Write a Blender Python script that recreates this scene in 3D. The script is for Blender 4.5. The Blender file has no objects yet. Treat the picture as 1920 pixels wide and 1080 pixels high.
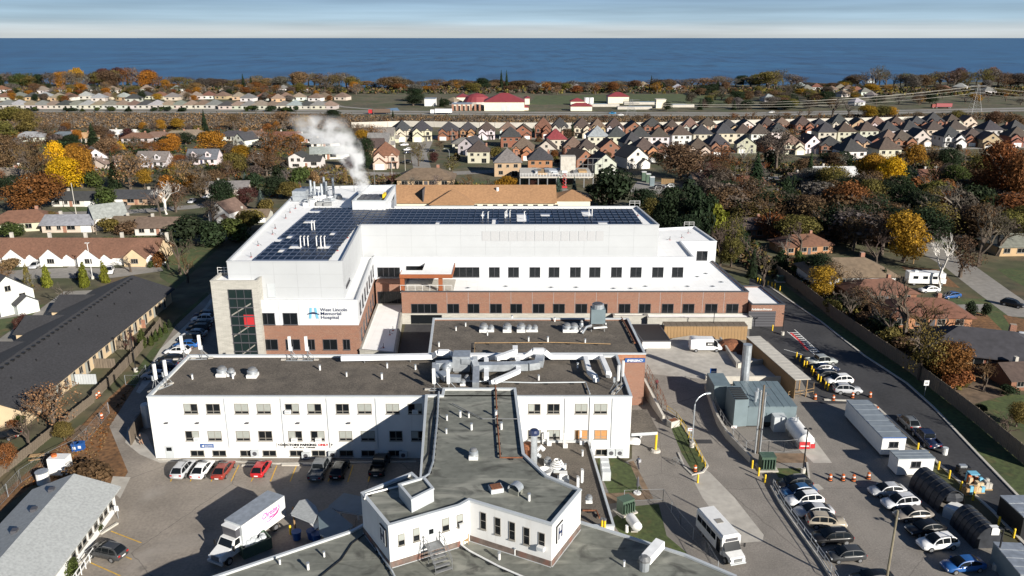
import bpy,math,random
from math import sin,cos,tan,pi,radians,atan2,sqrt,hypot,exp
from mathutils import Vector,Matrix
# --------- camera, sky, sun, exposure
sc=bpy.context.scene
F,H=1500.0,56.0
PITCH=math.atan(470/F)
cam=bpy.data.cameras.new('camera');cam_ob=bpy.data.objects.new('camera',cam)
sc.collection.objects.link(cam_ob);sc.camera=cam_ob
cam.sensor_width=36;cam.lens=36*F/1920
cam_ob.location=(0,0,H);cam_ob.rotation_euler=(pi/2-PITCH,0,0)
cam.clip_start=1;cam.clip_end=90000
SUN_EL,SUN_AZ=radians(22),radians(-49)
sun_dir=Vector((cos(SUN_AZ)*cos(SUN_EL),sin(SUN_AZ)*cos(SUN_EL),sin(SUN_EL)))
w=bpy.data.worlds.new('World');sc.world=w;w.use_nodes=True
nt=w.node_tree;bg=nt.nodes['Background']
sky=nt.nodes.new('ShaderNodeTexSky');sky.sky_type='NISHITA';sky.sun_disc=False
sky.sun_elevation=SUN_EL;sky.sun_rotation=pi/2-SUN_AZ
sky.altitude=100;sky.air_density=1.0;sky.dust_density=0.3;sky.ozone_density=3
bg.inputs['Strength'].default_value=0.056
def wn_(k,**kw):
 n=nt.nodes.new(k)
 for q,v in kw.items():setattr(n,q,v)
 return n
wl_=nt.links.new
tc=wn_('ShaderNodeTexCoord');sz=wn_('ShaderNodeSeparateXYZ');wl_(tc.outputs['Generated'],sz.inputs['Vector'])
gr_=wn_('ShaderNodeValToRGB');wl_(sz.outputs['Z'],gr_.inputs['Fac']);ce=gr_.color_ramp.elements
ce[0].position=0;ce[0].color=(.56,.61,.63,1);ce[1].position=1;ce[1].color=(.018,.045,.13,1)
for p_,c_ in((.006,(.60,.65,.68)),(.013,(.56,.66,.73)),(.018,(.42,.58,.71)),(.034,(.33,.49,.65)),(.048,(.25,.39,.59)),(.13,(.18,.32,.50)),(.3,(.07,.145,.29))):e=ce.new(p_);e.color=(*c_,1)
sc10=wn_('ShaderNodeMix',data_type='RGBA',blend_type='MULTIPLY');sc10.inputs['Factor'].default_value=1;sc10.inputs['B'].default_value=(10,10,10,1);wl_(gr_.outputs['Color'],sc10.inputs['A'])
mx=wn_('ShaderNodeMix',data_type='RGBA');mx.inputs['Factor'].default_value=.93;wl_(sky.outputs['Color'],mx.inputs['A']);wl_(sc10.outputs['Result'],mx.inputs['B'])
mp=wn_('ShaderNodeMapping');mp.inputs['Scale'].default_value=(1.5,1.5,40);wl_(tc.outputs['Generated'],mp.inputs['Vector'])
cn=wn_('ShaderNodeTexNoise');cn.inputs['Scale'].default_value=2.2;cn.inputs['Detail'].default_value=6;wl_(mp.outputs['Vector'],cn.inputs['Vector'])
cr=wn_('ShaderNodeMapRange');cr.inputs['From Min'].default_value=.35;cr.inputs['From Max'].default_value=.7;cr.inputs['To Min'].default_value=.86;cr.inputs['To Max'].default_value=1.16;wl_(cn.outputs['Fac'],cr.inputs['Value'])
ml=wn_('ShaderNodeVectorMath',operation='SCALE');wl_(mx.outputs['Result'],ml.inputs[0]);wl_(cr.outputs['Result'],ml.inputs['Scale']);wl_(ml.outputs[0],bg.inputs['Color'])
sl=bpy.data.lights.new('sun','SUN');sl.energy=5.0;sl.angle=radians(.5);sl.color=(1,.94,.84)
so=bpy.data.objects.new('sun',sl);sc.collection.objects.link(so)
so.rotation_euler=(-sun_dir).to_track_quat('-Z','Y').to_euler()
sc.view_settings.view_transform='Standard';sc.view_settings.look='None'
sc.view_settings.exposure=0.82;sc.view_settings.gamma=1;sc.view_settings.use_curve_mapping=False
sc.cycles.max_bounces=5;sc.cycles.diffuse_bounces=2;sc.cycles.glossy_bounces=3
sc.cycles.transparent_max_bounces=6;sc.cycles.volume_bounces=3
sc.cycles.volume_step_rate=2
R=random.Random(7)
COL=sc.collection.objects
# --------- survey: photograph pixel -> point of the place
CP,SP=cos(PITCH),sin(PITCH)
def ray(x,y):
 r=(x-960)/F;d=(y-540)/F
 return r,CP-d*SP,-SP-d*CP
def at(x,y,z=0.0):
 r,fy,fz=ray(x,y);t=(H-z)/-fz
 return(r*t,fy*t)
def atp(pts,z=0.0):
 return[at(x,y,z)for x,y in pts]
def rise(x,y0,y1,z0=0.0):
 """height at which the vertical that starts at pixel (x,y0) on level z0 reaches pixel row y1"""
 Y=at(x,y0,z0)[1]
 return H-Y*tan(PITCH+math.atan((y1-540)/F))
def on_wall(p0,p1,x,y):
 """distance along the wall p0->p1 and height where the pixel's ray meets it"""
 r,fy,fz=ray(x,y)
 dx,dy=p1[0]-p0[0],p1[1]-p0[1];L=hypot(dx,dy);dx/=L;dy/=L
 det=r*-dy+dx*fy
 t=(p0[0]*-dy+dx*p0[1])/det
 s=(t*r-p0[0])*dx+(t*fy-p0[1])*dy
 return s,H+fz*t
 # --------- mesh builder and scene helpers
ORG={}
class MB:
 def __init__(s):s.v=[];s.f=[];s.m=[]
 def add(s,vs,fs,m=0):
  o=len(s.v);s.v+=vs
  for f in fs:s.f.append(tuple(i+o for i in f));s.m.append(m)
  return s
 def quad(s,a,b,c,d,m=0):return s.add([a,b,c,d],[(0,1,2,3)],m)
 def tri(s,a,b,c,m=0):return s.add([a,b,c],[(0,1,2)],m)
 def box(s,x0,x1,y0,y1,z0,z1,m=0):
  return s.add([(x0,y0,z0),(x1,y0,z0),(x1,y1,z0),(x0,y1,z0),(x0,y0,z1),(x1,y0,z1),(x1,y1,z1),(x0,y1,z1)],[(0,3,2,1),(4,5,6,7),(0,1,5,4),(1,2,6,5),(2,3,7,6),(3,0,4,7)],m)
 def obox(s,cx,cy,a,lx,ly,z0,z1,m=0):
  c,n=cos(a),sin(a);p=[(-lx/2,-ly/2),(lx/2,-ly/2),(lx/2,ly/2),(-lx/2,ly/2)]
  return s.prism([(cx+x*c-y*n,cy+x*n+y*c)for x,y in p],z0,z1,m)
 def prism(s,poly,z0,z1,m=0,top=None,bottom=True):
  n=len(poly);zt=(lambda i:z1[i])if hasattr(z1,'__len__')else(lambda i:z1)
  zb=(lambda i:z0[i])if hasattr(z0,'__len__')else(lambda i:z0)
  if sum(poly[i][0]*poly[(i+1)%n][1]-poly[(i+1)%n][0]*poly[i][1]for i in range(n))<0:
   idx=list(range(n))[::-1]
  else:idx=list(range(n))
  vs=[(poly[i][0],poly[i][1],zb(i))for i in idx]+[(poly[i][0],poly[i][1],zt(i))for i in idx]
  s.add(vs,[(i,(i+1)%n,n+(i+1)%n,n+i)for i in range(n)]+([tuple(range(n))[::-1]]if bottom else[]),m)
  if top is not False:s.add(vs[n:],[tuple(range(n))],m if top is None else top)
  return s
 def cyl(s,cx,cy,z0,z1,r,n=10,r2=None,m=0,cap=True):
  r2=r if r2 is None else r2
  vs=[(cx+r*cos(2*pi*i/n),cy+r*sin(2*pi*i/n),z0)for i in range(n)]+[(cx+r2*cos(2*pi*i/n),cy+r2*sin(2*pi*i/n),z1)for i in range(n)]
  return s.add(vs,[(i,(i+1)%n,n+(i+1)%n,n+i)for i in range(n)]+([tuple(range(n,2*n)),tuple(range(n))[::-1]]if cap else[]),m)
 def lathe(s,cx,cy,prof,n=12,m=0):
  for(r0,z0),(r1,z1)in zip(prof,prof[1:]):s.cyl(cx,cy,z0,z1,max(r0,.001),n,max(r1,.001),m,False)
  return s
 def tube(s,pts,r,n=5,m=0,r2=None):
  P=[Vector(p)for p in pts];k=len(P);rings=[]
  for i,p in enumerate(P):
   d=(P[min(i+1,k-1)]-P[max(i-1,0)]).normalized()
   u=d.cross(Vector((0,0,1)))
   if u.length<.05:u=d.cross(Vector((1,0,0)))
   u.normalize();w_=d.cross(u);rr=r if r2 is None else r+(r2-r)*i/(k-1)
   rings.append([tuple(p+u*rr*cos(2*pi*j/n)+w_*rr*sin(2*pi*j/n))for j in range(n)])
  s.add([v for q in rings for v in q],[(i*n+j,i*n+(j+1)%n,(i+1)*n+(j+1)%n,(i+1)*n+j)for i in range(k-1)for j in range(n)]+[tuple(range(n))[::-1],tuple(range((k-1)*n,k*n))],m)
  return s
 def duct(s,pts,wd,ht,m=0):
  """square duct along pts (world), wd across, ht high"""
  P=[Vector(p)for p in pts]
  k=len(P);rings=[]
  for i,p in enumerate(P):
   d=(P[min(i+1,k-1)]-P[max(i-1,0)])
   h=Vector((d.x,d.y,0))
   u=(h.normalized()if h.length>.05 else Vector((0,1,0))).cross(Vector((0,0,1)))
   up=u.cross(d.normalized());
   rings.append([tuple(p+u*a*wd/2+up*b*ht/2)for a,b in((-1,-1),(1,-1),(1,1),(-1,1))])
  s.add([v for q in rings for v in q],[(i*4+j,i*4+(j+1)%4,(i+1)*4+(j+1)%4,(i+1)*4+j)for i in range(k-1)for j in range(4)]+[(3,2,1,0),tuple(range((k-1)*4,k*4))],m)
  return s
 def sphere(s,cx,cy,cz,rx,ry,rz,n=8,k=5,m=0):
  pr=[(sin(pi*i/k),-cos(pi*i/k))for i in range(k+1)]
  for(r0,z0),(r1,z1)in zip(pr,pr[1:]):
   vs=[(cx+rx*r0*cos(2*pi*i/n),cy+ry*r0*sin(2*pi*i/n),cz+rz*z0)for i in range(n)]+[(cx+rx*r1*cos(2*pi*i/n),cy+ry*r1*sin(2*pi*i/n),cz+rz*z1)for i in range(n)]
   s.add(vs,[(i,(i+1)%n,n+(i+1)%n,n+i)for i in range(n)],m)
  return s
 def mesh(s,name,mats,o=(0,0,0),smooth=False):
  me=bpy.data.meshes.new(name)
  me.from_pydata([(x-o[0],y-o[1],z-o[2])for x,y,z in s.v],[],s.f)
  for m in(mats if isinstance(mats,(list,tuple))else[mats]):me.materials.append(m)
  if any(s.m):me.polygons.foreach_set('material_index',s.m)
  if smooth:me.polygons.foreach_set('use_smooth',[True]*len(s.f))
  me.update();return me
 def build(s,name,mats,parent=None,smooth=False,o=None):
  """links the collected faces as ONE object; coordinates are world ones, the object's origin is its thing's origin"""
  org=ORG.get(parent.name,(0,0,0))if parent is not None else(o or(0,0,0))
  ob=bpy.data.objects.new(name,s.mesh(name,mats,org,smooth));COL.link(ob)
  if parent is not None:ob.parent=parent;ORG[ob.name]=org
  else:ob.location=org;ORG[ob.name]=tuple(org)
  return ob
def tag(o,label,cat,group=None):
 o['label']=label;o['category']=cat
 if group:o['group']=group
 return o
def thing(name,loc,label,cat,group=None,rz=0.0):
 o=bpy.data.objects.new(name,None);COL.link(o);o.empty_display_size=.5
 o.location=(loc[0],loc[1],loc[2]if len(loc)>2 else 0);o.rotation_euler=(0,0,rz)
 ORG[o.name]=tuple(o.location)
 return tag(o,label,cat,group)
def kind(o,k):o['kind']=k;return o
def inst(name,me,parent,loc=(0,0,0),rz=0.0,col=None,sc_=None):
 o=bpy.data.objects.new(name,me);COL.link(o);o.parent=parent;o.location=loc
 if rz:o.rotation_euler=(0,0,rz)
 if col:o.color=(*col,1)
 if sc_:o.scale=sc_
 return o
def dup(root,loc,rz=0.0,label=None,group=None,cols=None,scale=None):
 def cp(o,par):
  c=o.copy();COL.link(c)
  if par is not None:c.parent=par
  if cols and o.type!='EMPTY':
   k=o.name.split('.')[0]
   if k in cols:c.color=(*cols[k],1)
  for ch in KIDS.get(o.name,()):cp(ch,c)
  return c
 r=cp(root,None);r.location=(loc[0],loc[1],loc[2]if len(loc)>2 else 0);r.rotation_euler=(0,0,rz)
 if scale:r.scale=scale if hasattr(scale,'__len__')else(scale,)*3
 if label:r['label']=label
 if group:r['group']=group
 return r
KIDS={}
def freeze(root):
 """remember the children of a prototype so that copying it is quick"""
 for ch in root.children:KIDS.setdefault(root.name,[]).append(ch);freeze(ch)
def drop(root):
 for ch in list(root.children):drop(ch)
 bpy.data.objects.remove(root)
 # --------- materials
def N(t,kind_,**kw):
 n=t.nodes.new(kind_)
 for k,v in kw.items():
  if k in n.inputs.keys():n.inputs[k].default_value=v
  else:setattr(n,k,v)
 return n
def mat(name,c,rough=.8,var=0.0,scale=1.0,metal=0.0,bump=0.0,spec=.5,big=0.0,objcol=False,island=0.0,coat=0.0,stretch=None,detail=6):
 m=bpy.data.materials.new(name);m.use_nodes=True;t=m.node_tree;b=t.nodes['Principled BSDF']
 b.inputs['Roughness'].default_value=rough;b.inputs['Metallic'].default_value=metal
 b.inputs['Specular IOR Level'].default_value=spec;b.inputs['Coat Weight'].default_value=coat
 b.inputs['Base Color'].default_value=(*c,1)
 L=t.links.new
 src=None
 if objcol:
  oi=N(t,'ShaderNodeObjectInfo');src=oi.outputs['Color']
 co=N(t,'ShaderNodeTexCoord').outputs['Object']
 if stretch:
  mpn=N(t,'ShaderNodeMapping');mpn.inputs['Scale'].default_value=stretch;L(co,mpn.inputs['Vector']);co=mpn.outputs['Vector']
 def mul(src,fac_out,lo,hi):
  mr=N(t,'ShaderNodeMapRange');mr.inputs['From Min'].default_value=.3;mr.inputs['From Max'].default_value=.7
  mr.inputs['To Min'].default_value=lo;mr.inputs['To Max'].default_value=hi;L(fac_out,mr.inputs['Value'])
  x=N(t,'ShaderNodeMix',data_type='RGBA',blend_type='MULTIPLY');x.inputs['Factor'].default_value=1
  if src is None:x.inputs['A'].default_value=(*c,1)
  else:L(src,x.inputs['A'])
  cb=N(t,'ShaderNodeCombineColor')
  for k in range(3):L(mr.outputs['Result'],cb.inputs[k])
  L(cb.outputs['Color'],x.inputs['B']);return x.outputs['Result']
 nz=None
 if var or bump:
  nz=N(t,'ShaderNodeTexNoise');nz.inputs['Scale'].default_value=scale;nz.inputs['Detail'].default_value=detail;L(co,nz.inputs['Vector'])
 if var:src=mul(src,nz.outputs['Fac'],1-var,1+var)
 if big:
  n2=N(t,'ShaderNodeTexNoise');n2.inputs['Scale'].default_value=scale*.07;n2.inputs['Detail'].default_value=4;L(co,n2.inputs['Vector'])
  src=mul(src,n2.outputs['Fac'],1-big,1+big)
 if island:
  g=N(t,'ShaderNodeNewGeometry');mr=N(t,'ShaderNodeMapRange')
  src=mul(src,g.outputs['Random Per Island'],1-island,1+island)
 if src is not None:L(src,b.inputs['Base Color'])
 if bump:
  bp=N(t,'ShaderNodeBump');bp.inputs['Strength'].default_value=bump;bp.inputs['Distance'].default_value=.05;L(nz.outputs['Fac'],bp.inputs['Height']);L(bp.outputs['Normal'],b.inputs['Normal'])
 return m
def tex_mix(m,tex_out,c2,lo,hi,fac=1.0):
 """mix a second colour of the thing itself over the base colour where tex_out runs lo..hi"""
 t=m.node_tree;b=t.nodes['Principled BSDF'];L=t.links.new
 mr=N(t,'ShaderNodeMapRange');mr.inputs['From Min'].default_value=lo;mr.inputs['From Max'].default_value=hi;mr.inputs['To Max'].default_value=fac
 L(tex_out,mr.inputs['Value'])
 x=N(t,'ShaderNodeMix',data_type='RGBA');L(mr.outputs['Result'],x.inputs['Factor'])
 if b.inputs['Base Color'].is_linked:L(b.inputs['Base Color'].links[0].from_socket,x.inputs['A'])
 else:x.inputs['A'].default_value=b.inputs['Base Color'].default_value
 x.inputs['B'].default_value=(*c2,1);L(x.outputs['Result'],b.inputs['Base Color'])
def noise_out(m,scale,detail=5,stretch=None,dist=0.0):
 t=m.node_tree;co=N(t,'ShaderNodeTexCoord').outputs['Object']
 if stretch:
  mpn=N(t,'ShaderNodeMapping');mpn.inputs['Scale'].default_value=stretch;t.links.new(co,mpn.inputs['Vector']);co=mpn.outputs['Vector']
 n=N(t,'ShaderNodeTexNoise');n.inputs['Scale'].default_value=scale;n.inputs['Detail'].default_value=detail;n.inputs['Distortion'].default_value=dist
 t.links.new(co,n.inputs['Vector']);return n.outputs['Fac']
def crack_out(m,scale):
 t=m.node_tree;co=N(t,'ShaderNodeTexCoord').outputs['Object']
 n=N(t,'ShaderNodeTexNoise');n.inputs['Scale'].default_value=.6;n.inputs['Detail'].default_value=6;t.links.new(co,n.inputs['Vector'])
 ad=N(t,'ShaderNodeMix',data_type='RGBA');ad.inputs['Factor'].default_value=.35
 t.links.new(co,ad.inputs['A']);t.links.new(n.outputs['Color'],ad.inputs['B'])
 v=N(t,'ShaderNodeTexVoronoi',feature='DISTANCE_TO_EDGE');v.inputs['Scale'].default_value=scale;t.links.new(ad.outputs['Result'],v.inputs['Vector'])
 return v.outputs['Distance']
def brick_mat(name,c1,c2,mortar,bw=.25,bh=.09):
 m=mat(name,c1,.85);t=m.node_tree;L=t.links.new;b=t.nodes['Principled BSDF']
 co=N(t,'ShaderNodeTexCoord').outputs['Object'];sx=N(t,'ShaderNodeSeparateXYZ');L(co,sx.inputs['Vector'])
 a=N(t,'ShaderNodeMath',operation='ADD');L(sx.outputs['X'],a.inputs[0]);L(sx.outputs['Y'],a.inputs[1])
 cb=N(t,'ShaderNodeCombineXYZ');L(a.outputs[0],cb.inputs['X']);L(sx.outputs['Z'],cb.inputs['Y'])
 br=N(t,'ShaderNodeTexBrick');br.inputs['Scale'].default_value=1;br.inputs['Brick Width'].default_value=bw;br.inputs['Row Height'].default_value=bh
 br.inputs['Mortar Size'].default_value=bh*.09;br.inputs['Color1'].default_value=(*c1,1);br.inputs['Color2'].default_value=(*c2,1);br.inputs['Mortar'].default_value=(*mortar,1)
 L(cb.outputs['Vector'],br.inputs['Vector'])
 L(br.outputs['Color'],b.inputs['Base Color'])
 tex_mix(m,noise_out(m,.5,6,(1,1,4)),tuple(x*1.35 for x in c2),.5,.75,.6)
 return m
M={}
M['ground']=mat('ground_soil',(.085,.075,.042),.95,.45,.3,big=.35)
tex_mix(M['ground'],noise_out(M['ground'],.05,6),(.05,.062,.02),.45,.6,.8)
tex_mix(M['ground'],noise_out(M['ground'],.11,6),(.13,.085,.045),.52,.7,.7)
M['lawn']=mat('lawn',(.055,.075,.022),.95,.35,1.6,big=.3)
tex_mix(M['lawn'],noise_out(M['lawn'],.35,8),(.13,.085,.035),.55,.75,.75)
M['leaf_litter']=mat('leaf_litter',(.15,.075,.03),.95,.5,1.5,big=.3)
M['dirt']=mat('dirt',(.16,.11,.07),.95,.4,.8,big=.3)
M['asphalt']=mat('old_asphalt',(.225,.196,.165),.9,.16,3.0,bump=.1,big=.16)
tex_mix(M['asphalt'],noise_out(M['asphalt'],.08,7,None,1.5),(.29,.262,.23),.5,.68,.8)
tex_mix(M['asphalt'],noise_out(M['asphalt'],.22,8,None,2),(.15,.135,.12),.6,.78,.6)
tex_mix(M['asphalt'],crack_out(M['asphalt'],.085),(.07,.062,.055),.0035,0,.7)
tex_mix(M['asphalt'],noise_out(M['asphalt'],.7,5,None,.5),(.10,.09,.08),.66,.8,.7)
M['asphalt_lot']=mat('worn_asphalt',(.205,.186,.165),.9,.22,5.0,bump=.1,big=.12)
tex_mix(M['asphalt_lot'],noise_out(M['asphalt_lot'],.15,8),(.255,.23,.2),.5,.75,.6)
tex_mix(M['asphalt_lot'],noise_out(M['asphalt_lot'],.6,5,None,.5),(.095,.086,.078),.64,.8,.7)
tex_mix(M['asphalt_lot'],noise_out(M['asphalt_lot'],.1,5,(1,.35,1),1),(.13,.118,.106),.55,.7,.6)
tex_mix(M['asphalt_lot'],crack_out(M['asphalt_lot'],.06),(.07,.062,.055),.0025,0,.6)
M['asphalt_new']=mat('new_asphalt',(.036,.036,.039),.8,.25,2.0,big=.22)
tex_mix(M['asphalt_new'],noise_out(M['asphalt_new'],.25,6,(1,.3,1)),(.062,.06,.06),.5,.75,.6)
M['street']=mat('street_concrete',(.23,.215,.195),.9,.15,.8,big=.15)
M['concrete']=mat('concrete',(.40,.375,.335),.9,.14,.9,big=.12)
tex_mix(M['concrete'],noise_out(M['concrete'],.35,8),(.29,.27,.24),.52,.75,.6)
M['concrete_white']=mat('pale_concrete',(.44,.415,.37),.9,.1,1.2,big=.1)
M['kerb']=mat('kerb_concrete',(.42,.40,.36),.9,.15,1.5)
M['white_line']=mat('white_road_paint',(.7,.7,.68),.8,.25,3)
M['yellow_line']=mat('yellow_road_paint',(.55,.33,.04),.8,.3,3)
M['red_line']=mat('red_road_paint',(.6,.05,.05),.8,.2,3)
M['white_panel']=mat('white_metal_panel',(.55,.565,.585),.55,.03,.4)
M['upper_panel']=mat('pale_grey_panel',(.41,.425,.44),.5,.03,.25,big=.03)
M['panel_seam']=mat('panel_seam',(.30,.31,.32),.6)
M['white_roof']=mat('white_roof_membrane',(.82,.82,.81),.7,.05,.5,big=.04)
tex_mix(M['white_roof'],noise_out(M['white_roof'],.25,8),(.66,.65,.62),.58,.8,.7)
M['white_wall']=mat('white_stucco',(.64,.64,.63),.85,.04,.7)
tex_mix(M['white_wall'],noise_out(M['white_wall'],1.1,6,(1.5,1.5,.12)),(.50,.485,.45),.55,.8,.6)
M['coping']=mat('grey_metal_coping',(.50,.53,.55),.5,.05,1,metal=.2)
M['dark_coping']=mat('dark_metal_coping',(.05,.052,.06),.5)
M['gravel_roof']=mat('gravel_roof',(.105,.089,.072),.95,.45,5.0,bump=.25,big=.2)
tex_mix(M['gravel_roof'],noise_out(M['gravel_roof'],.2,7,None,1),(.155,.132,.105),.52,.75,.7)
tex_mix(M['gravel_roof'],noise_out(M['gravel_roof'],.45,7,None,1),(.045,.04,.036),.58,.78,.7)
M['membrane']=mat('grey_roof_membrane',(.145,.15,.13),.9,.14,1.4,big=.2)
tex_mix(M['membrane'],noise_out(M['membrane'],.3,7,(.45,1.3,1),1.2),(.26,.26,.225),.5,.66,.9)
tex_mix(M['membrane'],noise_out(M['membrane'],.28,8,(.8,1,1),2),(.045,.045,.04),.52,.68,.8)
def seams(m,gap,c2,fac,axis='Y',wd=.06):
 t=m.node_tree;co=N(t,'ShaderNodeTexCoord').outputs['Object'];s=N(t,'ShaderNodeSeparateXYZ');t.links.new(co,s.inputs['Vector']);q=N(t,'ShaderNodeMath',operation='FLOORED_MODULO');t.links.new(s.outputs[axis],q.inputs[0]);q.inputs[1].default_value=gap
 tex_mix(m,q.outputs[0],c2,wd,0,fac)
seams(M['membrane'],1.1,(.05,.05,.045),.55);seams(M['white_roof'],2.4,(.6,.6,.58),.5,'X',.09)
M['brick']=brick_mat('orange_brick',(.245,.112,.068),(.175,.073,.045),(.27,.22,.18))
M['limestone']=brick_mat('pale_limestone',(.42,.405,.365),(.34,.33,.295),(.27,.26,.24),.9,.2)
M['house_brick']=brick_mat('house_brick',(.30,.12,.07),(.22,.09,.055),(.3,.25,.2),.4,.15)
M['glass']=mat('dark_window_glass',(.008,.010,.012),.08,spec=.3)
M['blue_glass']=mat('green_tower_glass',(.012,.022,.022),.06,spec=.4)
M['frame_dark']=mat('dark_window_frame',(.07,.07,.08),.5)
M['frame_light']=mat('pale_window_frame',(.24,.225,.20),.6)
M['blind']=mat('window_blind',(.30,.315,.29),.5,.1,2)
M['orange_board']=mat('plywood_board',(.45,.22,.08),.8,.15,2)
M['solar']=mat('solar_cell_glass',(.004,.008,.022),.3,.25,.35,spec=.16)
M['solar_frame']=mat('solar_frame',(.06,.08,.13),.5)
M['galv']=mat('galvanised_metal',(.42,.45,.48),.42,.18,1.5,metal=.55)
M['duct_white']=mat('white_insulated_duct',(.72,.73,.74),.55,.08,1.2)
M['steel']=mat('bare_steel',(.20,.205,.21),.5,.15,2,metal=.3)
M['white_metal']=mat('white_painted_metal',(.68,.68,.67),.4,.05,2)
M['black_metal']=mat('black_painted_metal',(.012,.012,.013),.5)
M['rust']=mat('rusty_iron',(.17,.065,.03),.9,.4,4)
M['wood']=mat('hoarding_timber',(.27,.17,.08),.85,.2,1.2,stretch=(4,4,.4),big=.15)
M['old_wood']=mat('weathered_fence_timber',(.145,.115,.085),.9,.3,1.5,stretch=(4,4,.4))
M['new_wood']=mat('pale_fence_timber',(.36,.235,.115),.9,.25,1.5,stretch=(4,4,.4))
M['orange_steel']=mat('orange_fascia',(.25,.075,.026),.6,.06,1)
M['yellow']=mat('safety_yellow',(.72,.48,.02),.6,.1,3)
M['orange_plastic']=mat('orange_plastic',(.48,.115,.025),.7)
M['blue_paint']=mat('blue_paint',(.014,.075,.26),.5)
M['red_paint']=mat('red_paint',(.42,.025,.03),.5)
M['pink_paint']=mat('pink_paint',(.60,.10,.36),.5)
M['navy_paint']=mat('navy_paint',(.012,.022,.07),.5)
M['sky_paint']=mat('light_blue_paint',(.16,.42,.58),.5)
M['green_metal']=mat('green_painted_metal',(.06,.10,.07),.5,.15,1.5)
M['teal_metal']=mat('blue_grey_panel',(.15,.195,.215),.5,.1,.7,metal=.1)
M['tarp']=mat('dark_tarp',(.03,.033,.04),.45,.3,1.2,bump=.3,spec=.3)
M['shingle_dark']=mat('charcoal_shingle',(.032,.032,.036),.9,.28,2.5,bump=.2,big=.08,stretch=(1,1,3))
M['shingle_brown']=mat('brown_shingle',(.155,.078,.05),.9,.22,2,bump=.2,big=.12)
M['shingle_orange']=mat('orange_shingle',(.30,.168,.085),.9,.16,1.5,bump=.2,big=.1)
M['shingle_grey']=mat('pale_grey_shingle',(.33,.345,.345),.9,.16,3.5,bump=.15,big=.03)
M['shingle']=mat('roof_shingle',(.1,.1,.1),.9,.22,1.2,big=.15,objcol=True)
M['siding']=mat('house_siding',(.5,.5,.5),.85,.06,.8,objcol=True)
M['beige']=mat('beige_stucco',(.52,.40,.255),.9,.08,.7)
M['cream']=mat('cream_stucco',(.66,.60,.48),.9,.07,.7)
M['paint']=mat('car_paint',(.5,.5,.5),.3,objcol=True,coat=.3,spec=.35)
M['plain']=mat('tinted_paint',(.5,.5,.5),.6,.08,1.5,objcol=True)
M['tyre']=mat('tyre_rubber',(.012,.012,.012),.9)
M['rim']=mat('alloy_rim',(.4,.41,.43),.35,metal=.7)
M['head']=mat('headlamp_lens',(.75,.77,.8),.1)
M['tail']=mat('tail_lamp_lens',(.35,.015,.015),.2)
M['bark']=mat('tree_bark',(.085,.065,.05),.95,.3,3,stretch=(3,3,.5))
M['birch']=mat('white_birch_bark',(.55,.52,.48),.9,.25,2,stretch=(1,1,4))
M['leaf']=mat('leaves',(.1,.1,.1),.75,objcol=True,island=.42,spec=.2)
M['twig']=mat('twigs',(.1,.1,.1),.95,objcol=True,island=.25,spec=.1)
M['brick_band']=mat('soldier_course_brick',(.33,.15,.085),.85,.15,3)
M['pole_wood']=mat('grey_pole_timber',(.19,.165,.115),.9,.25,2,stretch=(3,3,.4))
M['trailer_roof']=mat('blue_grey_sheet_roof',(.19,.22,.25),.55,.12,1.2)
M['louvre']=mat('louvre_metal',(.385,.39,.40),.5)
M['plinth']=mat('stained_plinth',(.13,.10,.085),.9,.35,1.5)
tex_mix(M['plinth'],noise_out(M['plinth'],.8,6,(1,1,.3)),(.20,.075,.05),.5,.7,.8)
M['red_roof']=mat('red_metal_roof',(.20,.035,.042),.6,.08,.3)
M['skin']=mat('skin',(.45,.27,.2),.7)
M['cloth']=mat('cloth',(.1,.1,.1),.9,objcol=True)
M['water']=mat('lake_water',(.009,.062,.165),.3,spec=.3)
M['pond']=mat('pond_water',(.12,.17,.22),.15)
for k_,f_ in(('leaf',.35),('twig',.15)):
 t_=M[k_].node_tree;b_=t_.nodes['Principled BSDF'];tr_=N(t_,'ShaderNodeBsdfTranslucent');ms_=N(t_,'ShaderNodeMixShader');ms_.inputs[0].default_value=f_
 t_.links.new(b_.inputs['Base Color'].links[0].from_socket,tr_.inputs['Color']);t_.links.new(b_.outputs[0],ms_.inputs[1]);t_.links.new(tr_.outputs[0],ms_.inputs[2]);t_.links.new(ms_.outputs[0],[n for n in t_.nodes if n.type=='OUTPUT_MATERIAL'][0].inputs['Surface'])
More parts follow.
